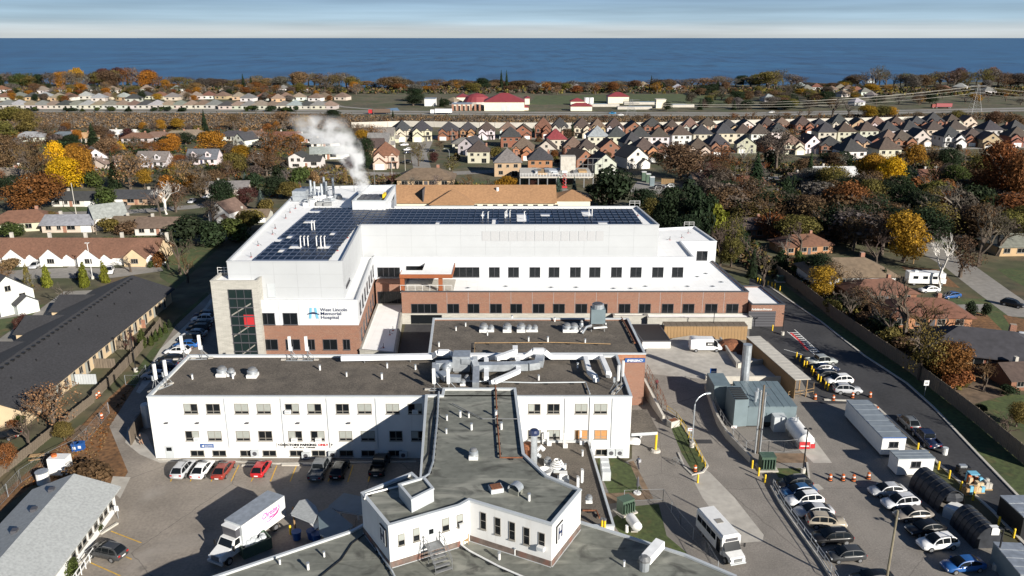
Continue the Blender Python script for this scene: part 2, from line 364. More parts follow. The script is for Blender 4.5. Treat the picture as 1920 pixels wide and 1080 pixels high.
 # --------- building blocks
def ccw(poly):
 a=sum(poly[i][0]*poly[(i+1)%len(poly)][1]-poly[(i+1)%len(poly)][0]*poly[i][1]for i in range(len(poly)))
 return list(poly)if a>0 else list(poly)[::-1]
def inset(poly,d):
 p=ccw(poly);n=len(p);out=[]
 for i in range(n):
  a,b,c=Vector(p[i-1]),Vector(p[i]),Vector(p[(i+1)%n])
  u=(b-a).normalized();v=(c-b).normalized()
  n1=Vector((-u.y,u.x));n2=Vector((-v.y,v.x));k=1+n1.dot(n2)
  q=b+(n1+n2)*(d/max(k,.25));out.append((q.x,q.y))
 return out
def shell(root,poly,z0,z1,wm,rm,cm,par=.4,th=.3,wname='wall',rname='roof',cname='coping'):
 p=ccw(poly);n=len(p);q=inset(p,th);o=inset(p,-.06)
 b=MB();ct=.14
 b.add([(x,y,z0)for x,y in p]+[(x,y,z1-ct)for x,y in p],[(i,(i+1)%n,n+(i+1)%n,n+i)for i in range(n)])
 b.add([(x,y,z1-par-.02)for x,y in q]+[(x,y,z1-ct)for x,y in q],[((i+1)%n,i,n+i,n+(i+1)%n)for i in range(n)])
 wl=b.build(wname,wm,root)
 b=MB()
 o3=[(x,y,z1-ct-.06)for x,y in o];o4=[(x,y,z1)for x,y in o];q2=inset(p,th+.03)
 q3=[(x,y,z1-ct-.06)for x,y in q2];q4=[(x,y,z1)for x,y in q2]
 b.add(o3+o4+q3+q4,sum([[(i,(i+1)%n,n+(i+1)%n,n+i),(n+i,n+(i+1)%n,3*n+(i+1)%n,3*n+i),(3*n+i,3*n+(i+1)%n,2*n+(i+1)%n,2*n+i)]for i in range(n)],[]))
 b.build(cname,cm,root)
 MB().add([(x,y,z1-par)for x,y in q],[tuple(range(n))]).build(rname,rm,root)
 return wl
WC={}
def window(parent,p0,p1,s,z,w_,h_,nx=2,rows=(),fm='frame_dark',panes='glass',lower='glass',depth=.07,name='window',mats=None):
 dx,dy=p1[0]-p0[0],p1[1]-p0[1];L=hypot(dx,dy);dx/=L;dy/=L
 o=ORG[parent.name]
 k=(round(w_,1),round(h_,1),nx,rows,fm,depth);ft=min(.07,w_*.06)
 if k not in WC:
  b=MB();b.box(-w_/2,w_/2,-depth,0,0,ft);b.box(-w_/2,w_/2,-depth,0,h_-ft,h_)
  for i in range(nx+1):
   x=-w_/2+ft/2+(w_-ft)*i/nx;b.box(x-ft/2,x+ft/2,-depth+.005,0,ft,h_-ft)
  b.box(-w_/2-.04,w_/2+.04,-depth-.09,0,-.09,-.002)
  zs=[0]+[r*h_ for r in rows]+[h_]
  for r in zs[1:-1]:b.box(-w_/2+ft,w_/2-ft,-depth+.01,0,r-ft/2,r+ft/2)
  ps=[]
  for j in range(len(zs)-1):
   for i in range(nx):
    x0=-w_/2+w_*i/nx;ps.append((x0+w_/nx/2,zs[j],w_/nx,zs[j+1]-zs[j],j))
  pm={}
  for m in{panes,lower}|set(mats or()):
   pm[m]=[MB().box(-a/2+.02,a/2-.02,-.03,-.01,.02,c-.02).mesh('pane',M[m])for _,_,a,c,_ in ps]
  WC[k]=(b.mesh('window',M[fm]),ps,pm)
 me,ps,pm=WC[k]
 for m in{panes,lower}|set(mats or()):
  if m not in pm:pm[m]=[MB().box(-a/2+.02,a/2-.02,-.03,-.01,.02,c-.02).mesh('pane',M[m])for _,_,a,c,_ in ps]
 ob=inst(name,me,parent,(p0[0]+dx*s-o[0],p0[1]+dy*s-o[1],z-o[2]),atan2(dy,dx))
 for i,(x,zz,a,c,j)in enumerate(ps):
  m=mats[i%len(mats)]if mats else(lower if j==0 and len(rows)else panes)
  inst('pane',pm[m][i],ob,(x,0,zz))
 return ob
def winpx(parent,p0,p1,boxes,**kw):
 """windows given by their pixel boxes (xl, yt, xr, yb) on the wall p0->p1"""
 out=[]
 for(xl,yt,xr,yb)in boxes:
  s0,za=on_wall(p0,p1,xl,yb);s1,zb=on_wall(p0,p1,xr,yt);s0b,_=on_wall(p0,p1,xl,yt);s1b,_=on_wall(p0,p1,xr,yb)
  out.append(window(parent,p0,p1,(s0+s1+s0b+s1b)/4,za,round(abs(s1+s1b-s0-s0b)/2,1),round(zb-za,1),**kw))
 return out
def wall_box(root,name,p0,p1,s0,s1,z0,z1,d0,d1,m):
 """box on the wall p0->p1, from d0 to d1 metres out of it"""
 dx,dy=p1[0]-p0[0],p1[1]-p0[1];L=hypot(dx,dy);dx/=L;dy/=L;nx,ny=dy,-dx
 q=[(p0[0]+dx*s+nx*d,p0[1]+dy*s+ny*d)for s,d in((s0,d0),(s1,d0),(s1,d1),(s0,d1))]
 return MB().prism(q,z0,z1).build(name,m,root)
def lettering(root,name,body,p0,p1,s,z,size,m,out=.05,align='LEFT',shear=0.0,width=None,bold=0.0,thick=.02):
 cu=bpy.data.curves.new(name,'FONT');cu.body=body;cu.size=size;cu.align_x=align;cu.extrude=thick;cu.shear=shear;cu.offset=bold
 cu.materials.append(M[m]);t_=bpy.data.objects.new(name,cu);COL.link(t_);bpy.context.view_layer.update()
 me=bpy.data.meshes.new_from_object(t_.evaluated_get(bpy.context.evaluated_depsgraph_get()));bpy.data.objects.remove(t_)
 ob=bpy.data.objects.new(name,me);COL.link(ob)
 dx,dy=p1[0]-p0[0],p1[1]-p0[1];L=hypot(dx,dy);dx/=L;dy/=L;nx,ny=dy,-dx
 o=ORG[root.name];ob.parent=root
 ob.location=(p0[0]+dx*s+nx*out-o[0],p0[1]+dy*s+ny*out-o[1],z-o[2]);ob.rotation_euler=(pi/2,0,atan2(dy,dx))
 if width:
  d=max(v.co.x for v in me.vertices)-min(v.co.x for v in me.vertices)
  if d>0:ob.scale.x=width/d
 return ob
def hip(b,x0,x1,y0,y1,z,pitch,ov=.4,m=0,th=.18):
 x0-=ov;x1+=ov;y0-=ov;y1+=ov;W,D=x1-x0,y1-y0;h=min(W,D)/2*pitch;s=min(W,D)/2
 e=[(x0,y0),(x1,y0),(x1,y1),(x0,y1)]
 r=[(x0+s,(y0+y1)/2),(x1-s,(y0+y1)/2)]if W>=D else[((x0+x1)/2,y0+s),((x0+x1)/2,y1-s)]
 vs=[(x,y,z-th)for x,y in e]+[(x,y,z)for x,y in e]+[(x,y,z+h)for x,y in r]
 fs=[(3,2,1,0),(0,1,5,4),(1,2,6,5),(2,3,7,6),(3,0,4,7)]
 fs+=[(4,5,9,8),(5,6,9),(6,7,8,9),(7,4,8)]if W>=D else[(4,5,8),(5,6,9,8),(6,7,9),(7,4,8,9)]
 b.add(vs,fs,m);return z+h
def gable(b,wb,x0,x1,y0,y1,z,pitch,axis='x',ov=.35,m=0,th=.18,wm=0,back=True):
 """gable roof, ridge along axis; the gable triangles go into wb"""
 if axis=='x':
  h=(y1-y0)/2*pitch;ym=(y0+y1)/2;k=ov*pitch
  for s,y in((1,y0),(-1,y1)):
   yo=y-s*ov
   b.add([(x0-ov,yo,z-k),(x1+ov,yo,z-k),(x1+ov,ym,z+h),(x0-ov,ym,z+h),(x0-ov,yo,z-k-th),(x1+ov,yo,z-k-th),(x1+ov,ym,z+h-th),(x0-ov,ym,z+h-th)],[(0,1,2,3),(7,6,5,4),(0,4,5,1),(1,5,6,2),(3,7,4,0)],m)
  for x in(x0,x1):wb.tri((x,y0,z),(x,y1,z),(x,ym,z+h-th),wm)
 else:
  h=(x1-x0)/2*pitch;xm=(x0+x1)/2;k=ov*pitch
  for s,x in((1,x0),(-1,x1)):
   xo=x-s*ov
   b.add([(xo,y0-ov,z-k),(xo,y1+ov,z-k),(xm,y1+ov,z+h),(xm,y0-ov,z+h),(xo,y0-ov,z-k-th),(xo,y1+ov,z-k-th),(xm,y1+ov,z+h-th),(xm,y0-ov,z+h-th)],[(0,1,2,3),(7,6,5,4),(0,4,5,1),(1,5,6,2),(3,7,4,0)],m)
  for y in(y0,y1)if back else(y0,):wb.tri((x0,y,z),(x1,y,z),(xm,y,z+h-th),wm)
 return z+h
def proto(name):return thing(name,(0,0,0),'x','x')
# --------- cars
def fq(a,b,c,d,u0,u1,v0,v1,off=.012):
 a,b,c,d=map(Vector,(a,b,c,d));n=(b-a).cross(d-a).normalized()*off
 f=lambda u,v:tuple((a*(1-u)+b*u)*(1-v)+(d*(1-u)+c*u)*v+n)
 return f(u0,v0),f(u1,v0),f(u1,v1),f(u0,v1)
WHEEL={}
def wheel_mesh(r,wd):
 k=(r,wd)
 if k not in WHEEL:
  b=MB();n=14
  for y0,y1,r0,r1 in((-wd/2,-wd/2+.03,r-.04,r),(-wd/2+.03,wd/2-.03,r,r),(wd/2-.03,wd/2,r,r-.04)):
   vs=[(q*cos(2*pi*i/n),y,q*sin(2*pi*i/n))for y,q in((y0,r0),(y1,r1))for i in range(n)]
   b.add(vs,[(i,(i+1)%n,n+(i+1)%n,n+i)for i in range(n)])
  for y in(-wd/2,wd/2):b.add([((r-.04)*cos(2*pi*i/n),y,(r-.04)*sin(2*pi*i/n))for i in range(n)],[tuple(range(n))])
  q=MB()
  for y in(-wd/2-.012,wd/2+.012):q.add([(r*.62*cos(2*pi*i/n),y,r*.62*sin(2*pi*i/n))for i in range(n)],[tuple(range(n))])
  for i in range(5):
   a=2*pi*i/5
   q.add([(r*.1*cos(a+1.57),-wd/2-.03,r*.1*sin(a+1.57)),(r*.6*cos(a),-wd/2-.02,r*.6*sin(a)),(r*.1*cos(a-1.57),-wd/2-.03,r*.1*sin(a-1.57))],[(0,1,2)])
  WHEEL[k]=(b.mesh('wheel',M['tyre']),q.mesh('rim',M['rim']))
 return WHEEL[k]
def add_wheels(root,xs,hw,r=.33,wd=.22,dual=()):
 t,q=wheel_mesh(r,wd)
 for x in xs:
  for s in(-1,1):
   o=inst('wheel',t,root,(x,s*(hw-wd/2+.02),r),0 if s<0 else pi);inst('rim',q,o)
def make_car(name,L,W,st,cab,wheels,r=.33,bed=None,rear_win=True,side=2,roofrack=False,sidefront=None):
 """st: lower body stations (x, half width, z bottom, z top); cab: (rear x low, rear x roof, front x roof, front x low, z belt, z roof, inset)"""
 root=proto(name);b=MB();rings=[]
 for x,hw,zb,zt in st:
  rings.append([(x,-hw*.86,zb),(x,-hw,zb+(zt-zb)*.3),(x,-hw,zb+(zt-zb)*.72),(x,-hw*.9,zt),(x,hw*.9,zt),(x,hw,zb+(zt-zb)*.72),(x,hw,zb+(zt-zb)*.3),(x,hw*.86,zb)])
 n=8
 b.add([v for q in rings for v in q],[(i*n+j,(i+1)*n+j,(i+1)*n+(j+1)%n,i*n+(j+1)%n)for i in range(len(st)-1)for j in range(n)]+[tuple(range(n)),tuple(range((len(st)-1)*n,len(st)*n))[::-1]])
 xr0,xr1,xf1,xf0,z0,z1,ins=cab;hw=W/2*.94;ht=W/2-ins;n1=5
 S=[(xr0+(xr1-xr0)*i/n1,z0+(z1-z0)*sin(i/n1*pi/2)**.85)for i in range(n1+1)]+[(xr1+(xf1-xr1)*i/4,z1+.045*sin(pi*i/4))for i in range(1,4)]+[(xf1+(xf0-xf1)*i/n1,z0+(z1-z0)*cos(i/n1*pi/2)**.85)for i in range(n1+1)]
 nS=len(S);wB=[hw*(1-.10*abs(2*i/(nS-1)-1)**3)for i in range(nS)];wT=[wB[i]+(ht-wB[i])*(S[i][1]-z0)/(z1-z0)for i in range(nS)]
 for s_ in(-1,1):
  b.add([(S[i][0],s_*wB[i],z0-.06)for i in range(nS)]+[(S[i][0],s_*wT[i],S[i][1])for i in range(nS)],[(i,i+1,nS+i+1,nS+i)if s_<0 else(i+1,i,nS+i,nS+i+1)for i in range(nS-1)])
 b.add([(S[i][0],-wT[i],S[i][1])for i in range(nS)]+[(S[i][0],0,S[i][1]+.03)for i in range(nS)]+[(S[i][0],wT[i],S[i][1])for i in range(nS)],[(k*nS+i,k*nS+i+1,(k+1)*nS+i+1,(k+1)*nS+i)for k in(0,1)for i in range(nS-1)])
 def top_glass(i0,i1,q,lo):
  m=MB();I=list(range(i0,i1+1));P_=[(S[i][0]+(.02 if i>nS/2 else-.02),wT[i]*q,S[i][1]+.022)for i in I]
  m.add([(x,-y,z)for x,y,z in P_]+[(x,0,z+.028)for x,y,z in P_]+P_,[(k*len(I)+j,k*len(I)+j+1,(k+1)*len(I)+j+1,(k+1)*len(I)+j)for k in(0,1)for j in range(len(I)-1)]);return m
 if bed:
  x0,x1,zf,zt=bed;t=.08;w2=W/2-.03
  b.box(x0,x1,-w2,-w2+t,zf,zt);b.box(x0,x1,w2-t,w2,zf,zt);b.box(x0,x0+t,-w2+t,w2-t,zf,zt);b.box(x1-t,x1,-w2+t,w2-t,zf,zt)
 b.build('body',M['paint'],root,True)
 if bed:MB().box(bed[0]+.08,bed[1]-.08,-W/2+.11,W/2-.11,bed[2]-.05,bed[2]+.05).build('bed_floor',M['black_metal'],root)
 if roofrack:
  k=MB()
  for s in(-1,1):k.box(xr1+.15,xf1-.2,s*ht*.86-.03,s*ht*.86+.03,z1+.06,z1+.11)
  k.build('roof_rail',M['steel'],root)
 top_glass(nS-1-n1,nS-1,.93,0).build('windscreen',M['glass'],root,True)
 if rear_win:top_glass(0,n1-1,.88,0).build('rear_window',M['glass'],root,True)
 xa,xb=xr0+(xr1-xr0)*.3,xf0-(xf0-xf1)*.2;rng=[(xa+(xb-xa)*k/side,xa+(xb-xa)*(k+1)/side-.07)for k in range(side)]if sidefront is None else[sidefront]
 for s_ in(-1,1):
  for u0,u1 in rng:
   xs_=sorted([u0,u1]+[x for x,_ in S if u0<x<u1]);lo,up=[],[]
   for x in xs_:
    j=max(i for i in range(nS-1)if S[i][0]<=x+1e-6);f=(x-S[j][0])/max(1e-6,S[j+1][0]-S[j][0]);zt=S[j][1]+(S[j+1][1]-S[j][1])*f;yb_=wB[j]+(wB[j+1]-wB[j])*f;yt_=wT[j]+(wT[j+1]-wT[j])*f
    za,zb=z0+.03,max(z0+.05,zt-.075);Yz=lambda z:yb_+(yt_-yb_)*(z-z0+.06)/max(.08,zt-z0+.06)+.014
    lo.append((x,s_*Yz(za),za));up.append((x,s_*Yz(zb),zb))
   k=len(lo);MB().add(lo+up,[(i,i+1,k+i+1,k+i)if s_<0 else(i+1,i,k+i,k+i+1)for i in range(k-1)]).build('side_window',M['glass'],root)
 fx=st[-2][0]+.03;rx=st[0][0]-.01;fw=st[-2][1];zt=st[-2][3]
 for s in(-1,1):
  y=s*fw*.72;MB().box(fx-.12,fx+.06,y-.16,y+.16,zt-.2,zt-.05).build('headlight',M['head'],root)
  y=s*st[0][1]*.8;MB().box(rx-.03,rx+.12,y-.14,y+.14,st[0][3]-.24,st[0][3]-.04).build('tail_light',M['tail'],root)
  y=s*(W/2+.02);MB().box(xf0-.45,xf0-.3,min(y,y+s*.14),max(y,y+s*.14),z0-.02,z0+.12).build('mirror',M['paint'],root)
 MB().box(rx-.035,rx-.005,-.26,.26,st[0][3]-.42,st[0][3]-.28).build('number_plate',M['white_metal'],root)
 add_wheels(root,wheels,W/2,r);freeze(root);return root
CAR={'sedan':make_car('sedan',4.7,1.82,[(-2.34,.72,.42,.86),(-2.2,.85,.27,.95),(-1.5,.9,.22,.95),(0,.91,.2,.93),(1.0,.9,.22,.90),(1.9,.87,.24,.80),(2.2,.78,.28,.68),(2.33,.6,.36,.56)],(-1.95,-.95,.15,1.2,.92,1.4,.32),(-1.4,1.42),.33),'suv':make_car('suv',4.6,1.86,[(-2.3,.78,.45,1.0),(-2.2,.88,.3,1.06),(-1.5,.92,.25,1.05),(0,.93,.24,1.03),(1.0,.92,.25,1.0),(1.85,.89,.28,.93),(2.15,.82,.32,.8),(2.28,.64,.4,.66)],(-2.16,-1.45,.1,1.15,1.0,1.6,.31),(-1.38,1.4),.37,side=3,roofrack=True),'hatchback':make_car('hatchback',4.1,1.76,[(-2.05,.74,.42,.92),(-1.95,.84,.28,.98),(-1.3,.88,.22,.97),(0,.88,.2,.95),(.9,.87,.22,.92),(1.65,.84,.25,.82),(1.92,.76,.3,.7),(2.03,.58,.38,.58)],(-1.98,-1.25,.15,1.15,.94,1.46,.3),(-1.25,1.25),.31),'pickup':make_car('pickup',5.7,1.98,[(-2.85,.88,.5,1.0),(-2.75,.96,.4,1.02),(-1.6,.98,.36,1.02),(0,.99,.34,1.08),(1.2,.98,.36,1.12),(2.3,.95,.38,1.06),(2.65,.9,.42,.95),(2.8,.75,.5,.8)],(-1.05,-.85,.75,1.45,1.08,1.82,.24),(-1.75,1.75),.4,bed=(-2.8,-1.05,.9,1.22)),'van':make_car('cargo_van',5.9,2.05,[(-2.95,.98,.5,1.1),(-2.9,1.02,.36,1.15),(-1.5,1.02,.34,1.15),(0,1.02,.34,1.15),(1.5,1.02,.34,1.15),(2.3,1.0,.36,1.12),(2.75,.92,.4,1.0),(2.92,.76,.48,.8)],(-2.92,-2.88,1.35,2.35,1.12,2.45,.12),(-1.9,1.85),.36,rear_win=False,sidefront=(1.25,2.0)),}
def car(kind_,px,py,ang,col,label,cat='car',group=None,scale=None,name='parked_car',z=0,xy=None):
 x,y=xy or at(px,py,z)
 o=dup(CAR[kind_],(x,y,z),ang,label,group,{'body':col,'mirror':col},scale);o.name=name;o['category']=cat
 return o
 # --------- trees
def leaf_cloud(b,r,n,lobes,size,flat=0.0):
 tot=sum(l[3]*l[4]*l[5]for l in lobes)
 for lx,ly,lz,rx,ry,rz in lobes:
  for _ in range(int(n*rx*ry*rz/tot)+1):
   z=r.uniform(-1,1);a=r.uniform(0,2*pi);q=sqrt(1-z*z);rad=r.uniform(.35,1)**.45*r.uniform(.88,1.1)
   d=Vector((q*cos(a),q*sin(a),z));p=Vector((lx+rx*rad*d.x,ly+ry*rad*d.y,lz+rz*rad*d.z))
   nrm=(d+Vector((r.gauss(0,.5),r.gauss(0,.5),r.gauss(.2,.5)))).normalized()
   u=nrm.cross(Vector((r.gauss(0,1),r.gauss(0,1),r.gauss(0,1)))).normalized();v=nrm.cross(u)
   s=size*r.uniform(.6,1.4);k=r.uniform(.5,.9)
   b.add([tuple(p-u*s),tuple(p-v*s*k+nrm*s*.25),tuple(p+u*s),tuple(p+v*s*k+nrm*s*.25)],[(0,1,2,3)])
def lobes(r,n,z0,z1,spread,taper=.7,rl=.22):
 out=[]
 for i in range(n):
  t=r.random();z=z0+(z1-z0)*t;k=spread*(1-taper*abs(2*t-.8)**1.6)
  a=r.uniform(0,2*pi);d=k*sqrt(r.random());s=rl*r.uniform(.7,1.25)
  out.append((d*cos(a),d*sin(a),z,s,s,s*r.uniform(.65,.95)))
 return out
def grow(b,r,p,d,L,rad,lev,maxlev,tw,up=.12,split=(2,3)):
 """limbs into b, fine twigs into tw"""
 q=p+d*L;mid=p+d*L*.5+Vector((r.gauss(0,.04),r.gauss(0,.04),0))*L
 (b if lev<=1 else tw).tube([p,mid,q],rad,4 if lev<2 else 3,0,rad*.68)
 if lev>=maxlev:return
 for i in range(r.randint(*split)+(1 if lev==0 else 0)):
  a=r.uniform(0,2*pi);t=r.uniform(.35,.85)if lev else r.uniform(.3,.6)
  perp=d.cross(Vector((cos(a),sin(a),.3))).normalized()
  nd=(d*cos(t)+perp*sin(t)+Vector((0,0,up))).normalized()
  s=r.uniform(.45,1.0)
  grow(b,r,p+d*L*s,nd,L*r.uniform(.58,.8),rad*.6,lev+1,maxlev,tw,up,split)
TREE={}
def tree_proto(key,name,crown,trunk,tm='bark',cm='leaf'):
 o=proto(name);trunk.build('trunk',M[tm],o);crown.build('crown',M[cm],o);freeze(o);TREE.setdefault(key,[]).append(o)
def fit(b,mbs,h=1.0,w_=1.0):
 zs=max(v[2]for v in b.v);rs=sorted(hypot(v[0],v[1])for v in b.v)[int(len(b.v)*.97)]*2
 for m in mbs:m.v=[(x*w_/rs,y*w_/rs,z*h/zs)for x,y,z in m.v]
for i in range(4):
 r=random.Random(100+i);c=MB();t=MB();tw=MB()
 grow(t,r,Vector((0,0,0)),Vector((r.gauss(0,.03),r.gauss(0,.03),1)).normalized(),.3,.032,0,3,tw);t.add(tw.v,tw.f)
 leaf_cloud(c,r,6000,lobes(r,20,.28,.86,.35),.0195)
 fit(c,(c,));fit(t,(t,),.85,.8);tree_proto('leafy','leafy_tree',c,t)
for i in range(3):
 r=random.Random(140+i);c=MB();t=MB();tw=MB()
 grow(t,r,Vector((0,0,0)),Vector((0,0,1)),.32,.03,0,5,tw,.12);t.add(tw.v,tw.f);leaf_cloud(c,r,1300,lobes(r,17,.3,.85,.35),.018)
 fit(c,(c,));fit(t,(t,),.97,.97);tree_proto('sparse','thin_leaved_tree',c,t)
for i in range(4):
 r=random.Random(180+i);t=MB();tw=MB();grow(t,r,Vector((0,0,0)),Vector((0,0,1)),.3,.026,0,6 if i<3 else 5,tw,.1,(2,3))
 fit(tw,(tw,t));tree_proto('bare','bare_tree',tw,t,'bark','twig')
r=random.Random(191);t=MB();tw=MB();grow(t,r,Vector((0,0,0)),Vector((0,0,1)),.34,.02,0,5,tw,.25,(2,3));fit(tw,(tw,t));tree_proto('birch','birch_tree',tw,t,'birch','birch')
for i in range(3):
 r=random.Random(220+i);c=MB();n=26
 for k in range(n):
  z=.06+.92*k/n;rad=.5*(1-k/n)**.85+.015;m=max(5,int(22*(1-k/n))+4)
  for j in range(m):
   a=2*pi*(j+r.random())/m;q=rad*r.uniform(.65,1.1);wd=.05+.25*rad/2
   p=Vector((q*cos(a),q*sin(a),z-q*.22+r.gauss(0,.01)));u=Vector((-sin(a),cos(a),0))
   c.add([(0,0,z+.03),tuple(p*.6+Vector((0,0,z*.4+.01))+u*wd*.6),tuple(p),tuple(p*.6+Vector((0,0,z*.4+.01))-u*wd*.6)],[(0,1,2,3)])
 t=MB().cyl(0,0,0,.5,.03,6,.012);tree_proto('spruce','spruce_tree',c,t)
for i in range(2):
 r=random.Random(250+i);c=MB();lb=[]
 for k in range(9):
  z=.08+.1*k;s=.42*(1-(k/9)**2.2)+.07;lb+=[(r.gauss(0,.05),r.gauss(0,.05),z,s,s,.11)]
 leaf_cloud(c,r,1700,lb,.05);fit(c,(c,));tree_proto('cedar','cedar_tree',c,MB().cyl(0,0,0,.3,.06,6,.04))
for i in range(3):
 r=random.Random(270+i);c=MB();leaf_cloud(c,r,1500,lobes(r,12,.22,.72,.34,.5,.26),.045)
 c.v=[(x,y,abs(z))for x,y,z in c.v];fit(c,(c,));tree_proto('shrub','shrub',c,MB().cyl(0,0,0,.4,.03,5,.02))
for i in range(2):
 r=random.Random(290+i);c=MB();t=MB();tw=MB()
 grow(t,r,Vector((0,0,0)),Vector((0,0,1)),.3,.035,0,3,tw,.05);t.add(tw.v,tw.f)
 for l in lobes(r,14,.4,.86,.33):
  for _ in range(60):
   a=r.uniform(0,2*pi);q=l[3]*sqrt(r.random());x,y=l[0]+q*cos(a),l[1]+q*sin(a);z=l[2]+r.uniform(-.1,.12);d=r.uniform(.12,.3);k=.012
   c.add([(x-k,y,z),(x+k,y+k,z),(x+k*1.5,y,z-d),(x-k,y+k,z-d)],[(0,1,2,3)])
 fit(c,(c,));fit(t,(t,),.8,.7);tree_proto('willow','willow_tree',c,t)
C_={'yellow':(.56,.34,.012),'gold':(.31,.175,.02),'orange':(.31,.14,.02),'rust':(.19,.078,.026),'brown':(.125,.078,.042),'tan':(.225,.14,.068),'olive':(.14,.115,.032),'green':(.06,.08,.022),'dark green':(.022,.036,.016),'blue green':(.07,.10,.085),'lime':(.15,.16,.02),'grey':(.14,.124,.11),'grey brown':(.10,.08,.064),'maroon':(.085,.034,.03),'white':(.5,.47,.43)}
LAB=[]
def jit(c,r,k=.12):
 q=r.uniform(1-k,1+k);return tuple(min(1,x*q*r.uniform(.93,1.07))for x in c)
TR=random.Random(11)
WORD={'leafy':'leafy tree','sparse':'thin leaved tree','bare':'bare tree','spruce':'spruce','cedar':'columnar cedar','shrub':'shrub','willow':'willow','birch':'white stemmed birch'}
def tree(kind_,px,yb,yt,wpx,col,zone,label=None,x=None,y=None,hh=None,ww=None,group=None):
 if x is None:
  x,y=at(px,yb);hh=max(.6,rise(px,yb,yt));ww=wpx/F*hypot(y,H)*1.0
 p=TR.choice(TREE[kind_]);c=jit(C_[col],TR)
 o=dup(p,(x,y,0),TR.uniform(0,6.28),None,group or ZONE[zone][1],{'crown':c},(ww,ww,hh))
 if kind_=='leafy' and col in('yellow','gold','orange','rust','maroon'):o.name='warm_leafy_tree'  # warm-crowned leafy trees: the same models under a second name
 o['category']='shrub' if kind_=='shrub' else 'tree'
 if label:o['label']=label;LABELLED.add(o.name)
 else:LAB.append((o,(col+' ' if kind_!='birch' else '')+WORD[kind_],zone,(x,y)))
 return o
LABELLED=set()
# --------- ground, water, roads
def sheet(name,pts,m,z,px=True,kd='structure'):
 p=ccw([at(*q)for q in pts]if px else pts)
 o=MB().add([(x,y,z)for x,y in p],[tuple(range(len(p)))]).build(name,M[m]);return kind(o,kd)
def strip(name,pts,width,m,z,px=True,kd='structure',zt=None,build=True,b=None):
 """band of constant width along a polyline; with zt it is a kerb or wall of that height"""
 p=[Vector(at(*q))for q in pts]if px else[Vector(q)for q in pts];L=[];Rr=[]
 for i,q in enumerate(p):
  d=(p[min(i+1,len(p)-1)]-p[max(i-1,0)]).normalized();n=Vector((-d.y,d.x))*width/2
  L.append(q+n);Rr.append(q-n)
 b=b or MB()
 for i in range(len(p)-1):
  if zt is None:b.quad((*Rr[i],z),(*Rr[i+1],z),(*L[i+1],z),(*L[i],z))
  else:b.prism([tuple(Rr[i]),tuple(Rr[i+1]),tuple(L[i+1]),tuple(L[i])],z,zt)
 return kind(b.build(name,M[m]),kd)if build else b
shore=[(-900,156),(-100,156),(150,158),(300,160),(470,158),(600,160),(680,165),(740,163),(900,157),(1200,158),(1470,160),(1560,163),(1640,160),(1700,155),(2050,150),(2900,150)]
sp=[at(*q)for q in shore]
sheet('ground',sp+[(900,-60),(-900,-60)],'ground',0,False)
wt=M['water'].node_tree
nzw=noise_out(M['water'],.06,8,(.4,1,1));bpw=N(wt,'ShaderNodeBump');bpw.inputs['Strength'].default_value=.6;bpw.inputs['Distance'].default_value=3
wt.links.new(nzw,bpw.inputs['Height']);wt.links.new(bpw.outputs['Normal'],wt.nodes['Principled BSDF'].inputs['Normal'])
tex_mix(M['water'],noise_out(M['water'],.0016,6,(.5,1,1)),(.022,.115,.24),.4,.62,.9)
tex_mix(M['water'],noise_out(M['water'],.022,8,(.8,.25,1)),(.001,.010,.045),.46,.68,.9)
sheet('lake_water',[(-60000,780),(60000,780),(60000,70000),(-60000,70000)],'water',-1.2,False)
sheet('parking_lot_front',[(60,1130),(150,1010),(228,905),(240,885),(205,800),(262,712),(330,610),(400,545),(470,560),(420,700),(300,760),(298,858),(790,858),(820,1130)],'asphalt',.008)
sheet('concrete_walk',[(296,860),(275,815),(240,800),(235,830),(262,852),(300,868),(340,864),(340,858)],'concrete',.014)
sheet('concrete_walk',[(225,935),(245,895),(212,893),(205,915)],'concrete',.014)
sheet('concrete_walk',[(255,735),(300,655),(385,575),(395,560),(401,563),(330,650),(277,722),(262,738)],'kerb',.014)
sheet('courtyard',[(745,672),(765,588),(830,588),(812,672)],'asphalt_new',.012)  # the courtyard's deep shade is put into this near-black paving colour
sheet('yard_earth',[(-60,1010),(0,930),(150,800),(205,745),(250,705),(268,712),(205,800),(240,885),(226,905),(140,905),(60,910)],'leaf_litter',.004)
sheet('sand_patch',[(125,818),(150,797),(172,800),(168,815),(145,828)],'dirt',.010)
sheet('grass_strip',[(238,720),(280,660),(330,600),(388,548),(396,556),(320,640),(275,700),(255,728)],'lawn',.006)
sheet('parking_lot_rear',[(1180,600),(1440,605),(1500,640),(1560,700),(1700,830),(1960,1130),(1170,1130),(1100,900),(1185,860),(1185,740)],'asphalt_lot',.008)
sheet('new_road',[(1405,520),(1446,540),(1500,578),(1540,605),(1620,668),(1700,720),(1750,765),(1830,850),(1960,985),(1960,1130),(1930,1040),(1860,958),(1700,815),(1640,757),(1540,757),(1520,745),(1490,690),(1440,640),(1405,640)],'asphalt_new',.012)
sheet('loading_platform',[(1205,700),(1212,648),(1300,628),(1372,640),(1380,668),(1475,690),(1478,712),(1330,706),(1290,700),(1250,735)],'concrete',.012)
sheet('concrete_patch',[(1298,897),(1323,880),(1332,887),(1377,933),(1432,1003),(1430,1015),(1390,1018),(1347,973),(1317,933)],'concrete',.014)
sheet('concrete_patch',[(1120,925),(1185,922),(1205,918),(1178,866),(1188,864),(1225,935),(1140,945)],'dirt',.012)
sheet('concrete_patch',[(1450,900),(1448,905),(1535,908),(1545,917),(1530,920),(1450,912)],'concrete',.016)
sheet('concrete_patch',[(1490,822),(1520,815),(1560,868),(1525,868),(1490,835)],'concrete',.014)
sheet('lawn_patch',[(1122,857),(1150,857),(1182,872),(1204,922),(1142,925),(1122,880)],'lawn',.016)
